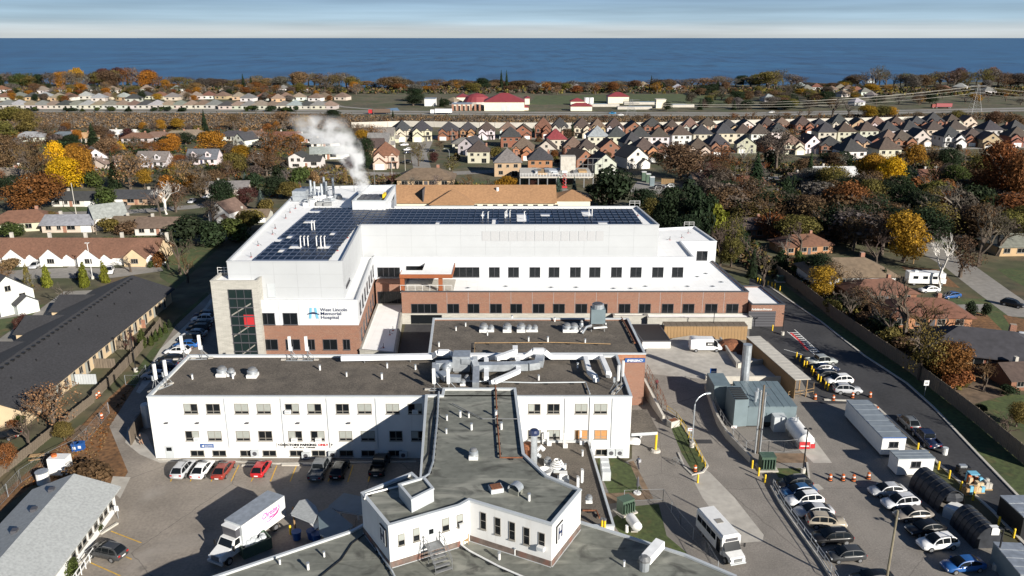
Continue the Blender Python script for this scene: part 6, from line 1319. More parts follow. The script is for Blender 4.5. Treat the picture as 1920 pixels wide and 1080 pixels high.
x,y=g(277,800);t=thing('side_tank',(x,y,0),'grey blue cylindrical tank in the shaded gap beside the white block','tank');MB().cyl(x,y,0,3.6,.6,12).build('vessel',M['coping'],t);MB().lathe(x,y,[(.6,3.6),(.4,3.85),(.01,3.9)],12).build('dome',M['coping'],t)
for px,py,ll in((205,992,2.4),(160,1050,2.4)):
 if ll:x,y=g(px,py);t=thing('parking_block',(x,y,0),'concrete parking block beside the %s'%('green bush' if px==205 else 'grey crossover'),'parking block');MB().obox(x,y,1.15,ll,.3,0,.2).build('block',M['concrete_white'],t)
for px,py,lab in((545,873,'long kerb block at the head of the empty space beside the red car'),(584,872,'kerb block at the head of the space by the dark pickup'),(470,874,'kerb block at the empty space before the red small car')):
 x,y=g(px,py);t=thing('parking_block',(x,y,0),lab,'parking block');MB().box(x-1.2,x+1.2,y-.15,y+.15,0,.2).build('block',M['concrete_white'],t)
dp=proto('traffic_drum');MB().cyl(0,0,.0,.1,.42,10).build('base',M['tyre'],dp)
for k in range(5):MB().cyl(0,0,.1+.19*k,.29+.19*k,.32-.02*k,10,.31-.02*k).build('band',M['orange_plastic' if k%2==0 else('white_metal' if k==3 else 'black_metal')],dp)
MB().cyl(0,0,1.05,1.15,.1,8).build('handle',M['orange_plastic'],dp);freeze(dp)
for i,(px,py,lab)in enumerate([(1556,901,'first traffic drum in the line beside the lamp lawn'),(1580,901,'second traffic drum in the line beside the lamp lawn'),(1600,902,'third traffic drum in the line beside the lamp lawn'),(1628,898,'last traffic drum in the line, toward the white container'),(1528,749,'traffic drum at the timber railing end'),(1562,751,'traffic drum in front of the silver car at the new road'),(1598,746,'traffic drum at the tail of the silver car'),(1631,745,'traffic drum at the corner of the new road kerb'),(1644,773,'traffic drum behind the long office trailer'),(1303,884,'traffic drum on the tip of the grass median'),(181,747,'traffic drum by the board fence in the earth yard'),(186,743,'traffic drum doubled up by the board fence'),(191,785,'traffic drum beside the temporary fence end'),(103,868,'traffic drum behind the tall white tank')]):
 dup(dp,(*g(px,py),0),TR.uniform(0,6),lab,'orange traffic drums',None,.88)['category']='traffic drum'
bp_=proto('bollard');MB().cyl(0,0,0,1.15,.13,9).build('post',M['yellow'],bp_);MB().sphere(0,0,1.15,.13,.13,.1,9,4).build('dome',M['yellow'],bp_);freeze(bp_)
bo=[(1493,672),(1500,678),(1507,688),(1512,689),(1521,698),(1524,704),(1533,714),(1538,718),(1547,728),(1552,732),(1720,845),(1739,862),(1759,880),(1779,897),(1801,918),(1824,938),(1872,985),(1900,1008),(1448,620),(1420,530),(1425,532),(1433,534),(1440,536),(1447,538),(1453,540),(1462,545)]
for i,(px,py)in enumerate(bo):
 gname='bollards beside the parked pickups' if i<10 else 'bollards along the new road kerb' if i<18 else 'bollards at the far bend of the new road'
 lab='yellow bollard beside the timber walkway' if i<10 else 'yellow bollard along the tent side kerb' if i<18 else 'yellow bollard at the garage door corner' if i==18 else 'yellow bollard at the far road bend'
 dup(bp_,(*g(px,py),0),0,lab,gname)['category']='bollard'
for i,(px,py)in enumerate(((1410,878),(1422,892),(1434,905),(1308,905),(545,1002))):
 dup(bp_,(*g(px,py),0),0,('yellow guard post at the wall end','yellow guard post by the green transformer','yellow guard post at the head of the car row','yellow guard post beside the pale concrete patch','bright yellow guard post by the truck tail')[i],'guard posts')['category']='bollard'
def lamp(px,py,yt,label,m='black_metal',kind_='box',r=.09,name='street_lamp',arm=1.8,adir=0.0):
 x,y=g(px,py);h_=rise(px,py,yt);t=thing(name,(x,y,0),label,'street lamp')
 MB().cyl(x,y,0,.7 if kind_!='curve' else .9,.35,10).build('base',M['concrete_white'],t)
 if kind_=='curve':
  c_,s_=cos(adir),sin(adir);MB().tube([(x,y,.9),(x,y,h_-1.6)]+[(x+arm*c_*(1-cos(a)),y+arm*s_*(1-cos(a)),h_-1.6+1.5*sin(a))for a in(.4,.8,1.2,1.5)],r,7,0,r*.7).build('pole',M[m],t);MB().obox(x+arm*c_*1.15,y+arm*s_*1.15,adir,.7,.3,h_-.2,h_-.04).build('lamp_head',M['coping'],t)
 else:
  MB().cyl(x,y,.7,h_-.12,r,8).build('pole',M[m],t)
  for s in(-1,1):MB().box(x+s*.15-(.35 if s<0 else 0),x+s*.15+(.35 if s>0 else 0),y-.18,y+.18,h_-.12,h_).build('lamp_head',M[m],t)
 return t
lamp(1505,886,803,'black twin headed lamp on the small lawn by the green transformer');lamp(1297,838,740,'grey curved street lamp on the grass median','galv','curve',.11,adir=.35);lamp(1467,628,588,'black lamp at the garage door corner',r=.07);lamp(1336,632,585,'black lamp rising behind the white van',r=.07);lamp(1866,1068,990,'black lamp among the arched tents');lamp(255,697,620,'black lamp on the grass beside the access road',r=.08)
lamp(174,523,455,'pale lamp pole in the townhouse street between cedars','white_metal',r=.07)
def pole(px,py,yt,label,m='old_wood',r=.15,arms=1,cat='utility pole',z=0):
 x,y=g(px,py);h_=rise(px,py,yt);t=thing('utility_pole',(x,y,0),label,cat);MB().cyl(x,y,0,h_,r,8,r*.7).build('shaft',M[m],t)
 for k in range(arms):MB().box(x-1.0,x+1.0,y-.06,y+.06,h_-.7-k*.9,h_-.58-k*.9).build('cross_arm',M[m],t)
 return t
pole(1655,1130,957,'pale wooden pole standing among the parked cars','pole_wood',.15,0)
x,y=g(1420,850);t=thing('pole_cluster',(x,y,0),'cluster of tall silver conduits with a wooden pole by the generator','utility pole');h_=rise(1420,850,722)
for k,(dx,m,r_,f)in enumerate(((-.35,'galv',.12,.93),(0,'old_wood',.14,1.0),(.3,'galv',.12,.9))):MB().cyl(x+dx,y,0,h_*f,r_,7).build('conduit_pipe' if k!=1 else 'shaft',M[m],t)
for k in range(3):MB().tube([(x,y,h_-.5-k*.6),(x+(1,-1,1)[k]*.9,y-.3,h_-.1-k*.6)],.04,5).build('bracket',M['steel'],t)
pole(143,402,343,'thin pale pole in front of the orange maple','concrete_white',.13,0);pole(402,385,345,'white pole with lamp arm beyond the split level house','concrete_white',.1,1);pole(181,440,413,'short pole behind the brown townhouse roof','old_wood',.12,0);pole(1712,495,428,'wooden pole by the gold maple beside the camper drive','new_wood',.15,0);pole(1750,350,310,'thin pole behind the dark trees near the red brown house','concrete',.12,1);pole(760,320,290,'pole on the street behind the orange roof','concrete',.12,0);pole(735,330,293,'white pole at the brown gabled house','concrete_white',.1,0);pole(848,270,240,'thin pole before the brick gables of the cul-de-sac','concrete',.1,0)
for px,py,yt,lab,ad in((497,325,287,'curved street lamp beside the red brown trees',pi),(843,318,278,'curved street lamp at the cul-de-sac mouth',pi),(1912,275,258,'curved street lamp near the last houses',pi)):lamp(px,py,yt,lab,'galv','curve',.09,adir=ad)
def roadsign(px,py,yt,label,m,w_=.7,hs=.8,text=None,tm='white_metal'):
 x,y=g(px,py);h_=max(1.5,rise(px,py,yt));t=thing('road_sign',(x,y,0),label,'sign');MB().cyl(x,y,0,h_,.04,6).build('post',M['galv'],t);MB().box(x-w_/2,x+w_/2,y-.09,y-.05,h_-hs,h_).build('board',M[m],t)
 MB().box(x-w_*.3,x+w_*.3,y-.105,y-.091,h_-hs*.6,h_-hs*.4).build('symbol',M[tm],t);return t
roadsign(1733,742,713,'white square road sign on the verge of the new road','white_metal',.8,.9,tm='black_metal');roadsign(222,972,948,'small white sign at the corner of the grey shingled building','white_metal',.5,.7,tm='coping');roadsign(1293,828,802,'small red lettered white sign on the grass median','white_metal',.8,.5,tm='red_paint');roadsign(1375,815,800,'small white sign with red mark on the curved wall','white_metal',.8,.4,tm='red_paint')
x,y=g(1336,712,1);t=thing('blue_board',(x,y,1),'blue notice board at the platform corner','sign');MB().box(x-.55,x+.55,y-.1,y-.04,1.9,3.1).build('board',M['blue_paint'],t);MB().cyl(x,y,1,2.6,.05,6).build('post',M['steel'],t);MB().box(x-.35,x+.35,y-.12,y-.101,2.35,2.65).build('symbol',M['white_metal'],t)
x,y=g(1195,925);t=thing('folded_umbrella',(x,y,0),'dark folded umbrella on a white foot at the lawn corner','umbrella');MB().cyl(x,y,0,.15,.5,10).build('foot',M['white_metal'],t);MB().lathe(x,y,[(.05,.15),(.05,1.0),(.22,1.1),(.12,2.2),(.01,2.5)],8).build('canopy',M['frame_dark'],t)
br_=thing('bike_rack',(*g(1268,868),0),'grey loop bike racks beside the drive','bike rack')
for k in range(3):x,y=g(1266+k*4,868+k*3);MB().tube([(x+.5*cos(a),y,.1+.8*sin(a))for a in[pi*i/6 for i in range(7)]],.04,5).build('loop',M['steel'],br_)
x,y=g(1268,790);t=thing('stone_planter',(x,y,0),'square rust stained planter block on the grass median','planter');MB().obox(x-.8,y-1.5,.5,1.6,1.1,0,1.0).build('block',M['concrete_white'],t);MB().obox(x-.8,y-1.5,.5,1.3,.8,1.0,1.04).build('soil',M['rust'],t)
x,y=g(1771,852);t=thing('white_pail',(x,y,0),'white round post on the grassy verge','bollard');MB().cyl(x,y,0,1.0,.35,10).build('drum',M['white_metal'],t);MB().cyl(x,y,1.0,1.08,.38,10).build('lid',M['coping'],t)
for px,py in((1462,528),(1497,538)):
 cabinet('utility_box','green utility box %s at the far bend of the new road'%('behind the first bollards' if px==1462 else 'near the timber fence'),px,py,1.4,1.2,1.4,'green_metal',0,cat='utility box')
 # --------- vehicles
WHT,SIL,GRY,DGR,BLK,NAVY,BLUE,RED,DRED,BEI=(.72,.72,.72),(.40,.41,.43),(.13,.14,.15),(.045,.047,.05),(.010,.010,.011),(.012,.02,.05),(.02,.09,.28),(.40,.015,.02),(.22,.035,.025),(.33,.29,.23)
def carfr(k,fx,fy,rx,ry,col,label,cat='car',group=None,z=0,scale=None,name='parked_car'):
 a,b_=g(fx,fy,z),g(rx,ry,z);return car(k,0,0,atan2(a[1]-b_[1],a[0]-b_[0]),col,label,cat,group,scale,name,z,((a[0]+b_[0])/2,(a[1]+b_[1])/2))
G1='cars in the doctors parking row'
for k,px,py,col,lab in(('suv',345,886,SIL,'silver grey car at the outer end of the row under the white block'),('sedan',381,886,WHT,'white car with black roof glass under the white block'),('sedan',420,887,DRED,'rust red sedan parked under the parking sign'),('hatchback',491,885,RED,'bright red small car standing alone between yellow lines'),('pickup',601,886,GRY,'dark grey pickup half in shade under the white block'),('suv',638,887,BLK,'black car in the shade beside the dark grey pickup'),('pickup',713,879,BLK,'black pickup deepest in the shade by the wing')):
 car(k,px,py,pi/2-.06,col,lab,'pickup' if k=='pickup' else 'car',G1)
carfr('suv',170,1036,234,1050,DGR,'grey crossover parked by the grey shingled building')
G2='cars along the lot railing'
for a in(('suv',1452,917,1522,912,BLK,'black car at the head of the railing row'),('sedan',1463,932,1528,924,(.03,.09,.2),'steel blue sedan in the railing row'),('suv',1474,948,1540,942,WHT,'white crossover with black roof in the railing row'),('sedan',1490,967,1560,964,SIL,'silver sedan in the middle of the railing row'),('suv',1585,988,1512,984,BEI,'beige wagon parked tail toward the railing'),('suv',1524,1017,1592,1014,BLK,'black boxy car between the beige wagon and the grey hatchback'),('hatchback',1550,1050,1620,1046,DGR,'dark grey hatchback at the near end of the railing row'),('sedan',1600,1095,1670,1092,BLK,'black car cut off at the bottom of the lot')):carfr(*a,group=G2)
G3='cars along the tent side'
for a in(('sedan',1632,928,1692,924,SIL,'silver sedan nearest the white container'),('suv',1654,953,1718,946,(.5,.51,.54),'pale silver wagon with roof rails beside the tents'),('sedan',1680,974,1742,970,(.2,.18,.16),'bronze and black sedan in the tent side row'),('sedan',1703,1002,1764,994,BLK,'black sedan with red tail light in the tent side row'),('suv',1722,1030,1790,1022,WHT,'white crossover with sunroof at the tent side'),('sedan',1770,1070,1838,1064,BLUE,'bright blue sedan at the bottom of the tent side row')):carfr(*a,group=G3)
G4='vehicles beside the timber walkway'
for a,c in((('pickup',1566,682,1512,686,(.30,.32,.31),'grey green pickup beside the timber walkway'),'pickup'),(('sedan',1570,695,1524,697,NAVY,'navy sedan beside the grey green pickup'),'car'),(('sedan',1578,708,1534,708,DGR,'dark grey sedan beside the white wagon'),'car'),(('suv',1549,720,1594,718,WHT,'white wagon in the row by the yellow bollards'),'car'),(('suv',1610,737,1566,736,SIL,'silver wagon behind the traffic drums'),'car')):carfr(*a,cat=c,group=G4)
carfr('suv',1692,788,1712,808,GRY,'grey wagon seen from behind on the new road kerb');carfr('pickup',1722,816,1748,842,NAVY,'dark blue pickup seen from behind on the new road kerb','pickup')
G5='cars in the shaded side lot'
cols=[(NAVY,'navy'),(WHT,'white'),(DGR,'dark grey'),(BLK,'black'),(SIL,'silver'),(BLK,'glossy black'),(BLUE,'blue'),(WHT,'white boxy'),(BLK,'matt black'),(NAVY,'dark navy'),(SIL,'pale silver')]
for i,(px,py)in enumerate(((385,594),(381,603),(377,612),(372,621),(366,630),(358,640),(350,651),(334,664),(322,678),(308,692),(292,709))):car(('sedan','suv')[i%2],px,py,pi+.04,cols[i][0],cols[i][1]+(' car nearest the old block corner in the shaded side lot' if i==10 else ' car in the shaded side lot, number %d out from the stone tower'%(i+1)),group=G5)if 0 else car(('sedan','suv')[i%2],px,py,pi+.04,cols[i][0],cols[i][1]+(' car parked beside the stone stair tower',' car second in the row from the stone tower',' car third in the row from the stone tower',' car fourth in the row from the stone tower',' car fifth in the row from the stone tower',' car sixth in the row from the stone tower',' car seventh in the row from the stone tower',' car sunlit at the edge of the hospital shadow',' car next to the sunlit white boxy car',' car behind the corner antenna frames',' car closest to the white block corner')[i],group=G5)
for a in(('sedan',1189,836,1190,812,WHT,'white car facing out from under the drive canopy'),('suv',46,580,10,578,NAVY,'navy wagon in the driveway of the white gabled house'),('sedan',230,387,242,380,BLK,'black car in the driveway of the orange brick bungalow'),('sedan',355,383,365,377,SIL,'silver car beyond the white branched tree'),('sedan',62,505,72,498,SIL,'silver car before the brown roofed townhouses'),('sedan',148,525,152,515,BLK,'black car with open trunk between the cedars'),('suv',205,516,208,508,WHT,'white van half hidden by a cedar'),('sedan',1728,548,1756,547,WHT,'white car parked against the white camper'),('sedan',1768,560,1796,557,BLUE,'shiny blue car on the drive by the camper'),('suv',1914,578,1882,571,BLK,'black wagon driving up the side street'),('sedan',1935,640,1908,635,WHT,'white car at the charcoal bungalow'),('sedan',1510,408,1534,404,(.015,.04,.09),'dark blue car at the kerb by the bright lawn'),('sedan',1336,337,1355,336,GRY,'grey car parked by the brown earth drive'),('suv',1372,335,1391,334,WHT,'white wagon parked by the dark spruce'),('sedan',1225,354,1240,353,BLK,'black car on the construction yard'),('suv',1246,353,1262,352,SIL,'silver car on the construction yard'),('suv',750,274,765,273,WHT,'white car in the first cul-de-sac driveway'),('suv',756,283,772,282,WHT,'white car in the second cul-de-sac driveway'),('sedan',758,288,772,287,NAVY,'navy car beside the white ones in the cul-de-sac'),('sedan',805,285,812,285,BLK,'black car standing in the cul-de-sac'),('sedan',757,306,768,305,BLK,'dark car by the brown gabled house'),('suv',1440,212,1452,212,WHT,'white car on the motorway'),('pickup',1140,214,1156,214,(.03,.2,.4),'turquoise truck on the motorway'),('sedan',1158,217,1168,217,WHT,'white car below the turquoise truck on the motorway'),('sedan',385,372,396,370,WHT,'white car by the columnar cedar'),('sedan',570,306,580,305,DGR,'dark car at the white split level house'),('sedan',590,304,598,303,BLK,'black car beside the steam at the white split level house'),('sedan',0,822,12,822,BLK,'black car at the townhouse end')):carfr(*a)
def place(o,x,y,a,z=0):o.location=(x,y,z);o.rotation_euler=(0,0,a)
x,y=g(1322,657,1);o=dup(CAR['van'],(x,y,1.0),0.0,'white high roofed cargo van on the concrete platform',None,{'body':WHT,'mirror':BLK});o['category']='van';o.name='cargo_van'
me=MB().box(-.1,1.2,-1.04,-1.028,1.3,2.0).mesh('side_decal',M['black_metal']);inst('side_decal',me,o)
for k in range(3):inst('decal_mark',MB().box(.15+k*.3,.38+k*.3,-1.052,-1.041,1.5,1.75).mesh('decal_mark',M['white_metal']),o)
a,b_=g(1382,1062),g(1322,992);bs=thing('shuttle_bus',(0,0,0),'white shuttle bus with dark side windows by the chain link fence','bus');ORG[bs.name]=(0,0,0)
MB().prism([(-3.9,-1.15),(2.1,-1.15),(2.1,1.15),(-3.9,1.15)],.55,2.75).build('body',M['white_metal'],bs)
b=MB();b.add([(-3.9,-1.15,2.751),(2.1,-1.15,2.751),(2.1,1.15,2.751),(-3.9,1.15,2.751),(-3.8,-.95,2.95),(1.9,-.95,2.95),(1.9,.95,2.95),(-3.8,.95,2.95)],[(0,1,5,4),(1,2,6,5),(2,3,7,6),(3,0,4,7),(4,5,6,7)]);b.build('roof',M['white_metal'],bs)
MB().box(-1.2,-.4,-.4,.4,2.951,3.0).build('roof_hatch',M['frame_light'],bs)
b=MB();b.add([(2.11,-1.0,.5),(3.75,-.92,.5),(3.75,.92,.5),(2.11,1.0,.5),(2.11,-1.05,1.35),(3.6,-.9,1.15),(3.6,.9,1.15),(2.11,1.05,1.35)],[(0,3,2,1),(0,1,5,4),(1,2,6,5),(2,3,7,6),(4,5,6,7)]);b.build('bonnet',M['white_metal'],bs)
MB().quad((2.6,-1.0,1.3),(2.6,1.0,1.3),(2.13,.95,2.15),(2.13,-.95,2.15)).build('windscreen',M['glass'],bs);MB().box(2.105,2.16,-.75,.75,2.25,2.6).build('destination_board',M['frame_dark'],bs)
for s in(-1,1):
 for k in range(5):
  if s<0 and k==4:MB().box(.95,1.75,-1.19,-1.151,.6,2.3).build('door',M['glass'],bs);continue
  MB().box(-3.6+k*1.08,-2.62+k*1.08,min(s*1.151,s*1.17),max(s*1.151,s*1.17),1.55,2.3).build('side_window',M['glass'],bs)
 MB().box(3.66,3.78,s*.7-.16,s*.7+.16,.75,1.0).build('headlight',M['head'],bs);MB().tube([(2.3,s*1.1,1.6),(2.5,s*1.45,1.7)],.03,4).build('mirror_arm',M['black_metal'],bs);MB().box(2.45,2.55,s*1.45-.1,s*1.45+.1,1.5,1.95).build('mirror',M['black_metal'],bs)
MB().box(3.76,3.82,-.5,.5,.65,1.0).build('grille',M['steel'],bs);MB().box(3.7,3.9,-.95,.95,.4,.55).build('bumper',M['coping'],bs)
add_wheels(bs,(-2.4,2.9),1.12,.4,.28);place(bs,(a[0]+b_[0])/2,(a[1]+b_[1])/2,atan2(a[1]-b_[1],a[0]-b_[0]))
a,b_=g(415,1056),g(512,985);tr=thing('delivery_truck',(0,0,0),'white refrigerated delivery truck with pink script on its box','truck');ORG[tr.name]=(0,0,0)
MB().box(-5.0,1.8,-1.28,1.28,1.15,3.85).build('cargo_box',M['white_metal'],tr);MB().box(-5.02,1.82,-1.3,1.3,3.851,3.93).build('box_roof',M['galv'],tr);b=MB();b.box(1.81,1.86,-1.3,1.3,1.1,3.9);b.box(-5.06,-5.01,-1.3,1.3,1.1,3.9);b.build('box_edge',M['coping'],tr)
MB().box(-5.0,4.2,-.45,.45,.7,1.14).build('chassis',M['black_metal'],tr);MB().box(1.87,2.5,-1.0,1.0,2.55,3.6).build('refrigeration_unit',M['frame_dark'],tr);MB().box(1.88,2.56,-1.05,1.05,3.61,3.75).build('unit_lid',M['white_metal'],tr)
MB().box(1.88,3.4,-1.1,1.1,.75,1.7).build('cab_lower',M['white_metal'],tr);b=MB();b.add([(1.9,-1.1,1.7),(3.4,-1.1,1.7),(3.4,1.1,1.7),(1.9,1.1,1.7),(1.9,-1.0,2.5),(2.9,-.98,2.5),(2.9,.98,2.5),(1.9,1.0,2.5)],[(0,1,5,4),(1,2,6,5),(2,3,7,6),(3,0,4,7),(4,5,6,7)]);b.build('cab',M['white_metal'],tr)
MB().quad(*fq((3.4,-1.1,1.7),(3.4,1.1,1.7),(2.9,.98,2.5),(2.9,-.98,2.5),.05,.95,.06,.92,.015)).build('windscreen',M['glass'],tr)
for s in(0,1):
 f=((1.9,-1.1,1.7),(3.4,-1.1,1.7),(2.9,-.98,2.5),(1.9,-1.0,2.5))if s==0 else((3.4,1.1,1.7),(1.9,1.1,1.7),(1.9,1.0,2.5),(2.9,.98,2.5));MB().quad(*fq(*f,.25,.88,.1,.9)).build('side_window',M['glass'],tr)
 y=(-1,1)[s];MB().box(4.7,4.86,y*.8-.2,y*.8+.2,1.0,1.25).build('headlight',M['head'],tr);MB().box(3.3,3.45,min(y*1.3,y*1.55),max(y*1.3,y*1.55),1.6,2.2).build('mirror',M['black_metal'],tr)
b=MB();b.add([(3.41,-1.05,.8),(4.8,-.95,.8),(4.8,.95,.8),(3.41,1.05,.8),(3.41,-1.0,1.75),(4.75,-.8,1.45),(4.75,.8,1.45),(3.41,1.0,1.75)],[(0,1,5,4),(1,2,6,5),(2,3,7,6),(4,5,6,7),(0,3,2,1)]);b.build('bonnet',M['white_metal'],tr);MB().box(4.8,4.9,-.55,.55,.85,1.35).build('grille',M['steel'],tr);MB().box(4.75,5.0,-1.1,1.1,.5,.78).build('bumper',M['coping'],tr)
add_wheels(tr,(-3.4,3.9),1.15,.48,.35);sw_=((1.8,1.28),(-5.0,1.28))
lettering(tr,'script_lettering',"Christie's",*sw_,3.0,2.75,.95,'pink_paint',out=.03,width=2.9,shear=.35,bold=.01);lettering(tr,'script_lettering','Dairy',*sw_,4.0,2.35,.45,'pink_paint',out=.03,width=1.0,shear=.35,bold=.01)
bar(tr,'script_swash',sw_,[(2.9,2.3),(4.2,2.12),(5.6,2.4),(6.0,2.9),(5.5,2.28),(4.2,2.0)],M['pink_paint'],.01,.03);place(tr,(a[0]+b_[0])/2,(a[1]+b_[1])/2,atan2(a[1]-b_[1],a[0]-b_[0]))
def semi(px,py,label,col,cabc,dirn):
 x,y=g(px,py);t=thing('semi_truck',(0,0,0),label,'truck');ORG[t.name]=(0,0,0);o=MB().box(-8,5,-1.3,1.3,1.2,4.0).build('trailer',M['plain'],t);o.color=(*col,1);o=MB().box(5.6,8.4,-1.25,1.25,.8,3.4).build('cab',M['plain'],t);o.color=(*cabc,1);MB().box(8.401,8.42,-1.1,1.1,1.9,2.9).build('windscreen',M['glass'],t);MB().box(-8,8,-.5,.5,.7,1.18).build('chassis',M['black_metal'],t)
 add_wheels(t,(-6.8,-5.6,4.4,7.3),1.25,.5,.4);place(t,x,y,0 if dirn>0 else pi)
semi(828,214,'white articulated lorry on the motorway',WHT,WHT,-1);semi(712,214,'flatbed lorry with brown load and red cab on the motorway',(.12,.08,.06),RED,-1);semi(1765,203,'red lorry under the pylon on the motorway',(.24,.045,.05),DRED,-1)
x,y=g(1737,537);cv=thing('camper',(0,0,0),'big white camper parked in the drive under the birch','camper');ORG[cv.name]=(0,0,0)
MB().box(-4,3,-1.2,1.2,.6,3.2).build('body',M['white_metal'],cv);MB().box(3.001,4.3,-1.2,1.2,1.9,3.1).build('over_cab',M['white_metal'],cv);MB().box(3.002,4.6,-1.05,1.05,.6,1.7).build('cab',M['white_metal'],cv);MB().box(4.0,4.1,-.9,.9,1.701,1.895).build('windscreen',M['glass'],cv)
for k in(-3,-.8,1.4):MB().box(k,k+1.1,-1.23,-1.201,1.7,2.4).build('side_window',M['glass'],cv)
MB().box(-2.5,-1.7,-.4,.4,3.201,3.5).build('roof_unit',M['coping'],cv);add_wheels(cv,(-2.6,3.6),1.15,.4,.28);place(cv,x,y+1.5,-.08)
# --------- people
def person(px,py,label,coat,legs,pose=0,z=0,ang=0.0,bag=None,hh=1.0):
 x,y=g(px,py,z);me=bpy.data.meshes.new('body');st=.16 if pose==0 else .3;aw=.28
 V=[(0,0,.95),(0,0,1.15),(0,.01,1.36),(0,.01,1.48),(0,.03,1.58),(0,.03,1.72),(.1,0,.9),(.11,st,.5),(.11,st*.2,.08),(.11,st*.2+.16,.04),(-.1,0,.9),(-.11,-st*.6,.5),(-.11,-st*1.3,.1),(-.11,-st*1.3+.16,.05),(.19,0,1.38),(aw,-.08,1.12),(aw+.02,.06,.88),(-.19,0,1.38),(-aw,.06,1.12),(-aw-.02,.2,.92)]
 E_=[(0,1),(1,2),(2,3),(3,4),(4,5),(0,6),(6,7),(7,8),(8,9),(0,10),(10,11),(11,12),(12,13),(2,14),(14,15),(15,16),(2,17),(17,18),(18,19)]
 rad=[.15,.14,.16,.065,.10,.085,.105,.075,.05,.045,.105,.075,.05,.045,.075,.055,.042,.075,.055,.042]
 me.from_pydata(V,E_,[]);o=bpy.data.objects.new('body',me);COL.link(o);sm=o.modifiers.new('skin','SKIN');me.skin_vertices[0].data
 for i,r_ in enumerate(rad):me.skin_vertices[0].data[i].radius=(r_,r_*.85);me.skin_vertices[0].data[i].use_root=(i==0)
 ss=o.modifiers.new('sub','SUBSURF');ss.levels=ss.render_levels=1;bpy.context.view_layer.update();dg=bpy.context.evaluated_depsgraph_get();m2=bpy.data.meshes.new_from_object(o.evaluated_get(dg));bpy.data.objects.remove(o)
 for m in('cloth','skin','black_metal'):m2.materials.append(M[m])
 for p in m2.polygons:
  c=p.center;p.material_index=1 if(c.z>1.47 and c.y>.0 and c.z<1.7)or(c.z<.93 and abs(c.x)>.24)else(2 if c.z>1.52 else 0)
 t=thing('person',(x,y,z),label,'person',None,ang);t.scale=(hh,)*3;b_=inst('body',m2,t,col=coat)
 tr_=MB()
 for s,(kx,ky,fx,fy)in((1,(.11,st,.11,st*.2)),(-1,(-.11,-st*.6,-.11,-st*1.3))):tr_.tube([(s*.1,0,.93),(kx,ky,.5),(fx,fy,.1)],.125,7,0,.075)
 inst('trousers',tr_.mesh('trousers',M['cloth']),t,col=legs);hb=MB().sphere(0,-.01,1.68,.115,.13,.1,8,5).mesh('hair',M['bark']);inst('hair',hb,t)
 if bag:inst('bag',MB().box(-.2,.2,-.36,-.16,1.0,1.4).mesh('bag',M['cloth']),t,col=bag)
 return t
person(1196,878,'person in dark blue coat with pale cap walking on the pavement by the lawn',(.03,.04,.07),(.02,.02,.03),1,0,.5,(.3,.3,.32),1.05)
x=person(1231,728,'person in dark maroon jacket walking up the emergency ramp',(.11,.02,.025),(.02,.02,.025),1,.75,.2);person(265,834,'person in black top standing at the sunken ramp by the white block',(.012,.012,.014),(.25,.15,.1),0,0,2.6)
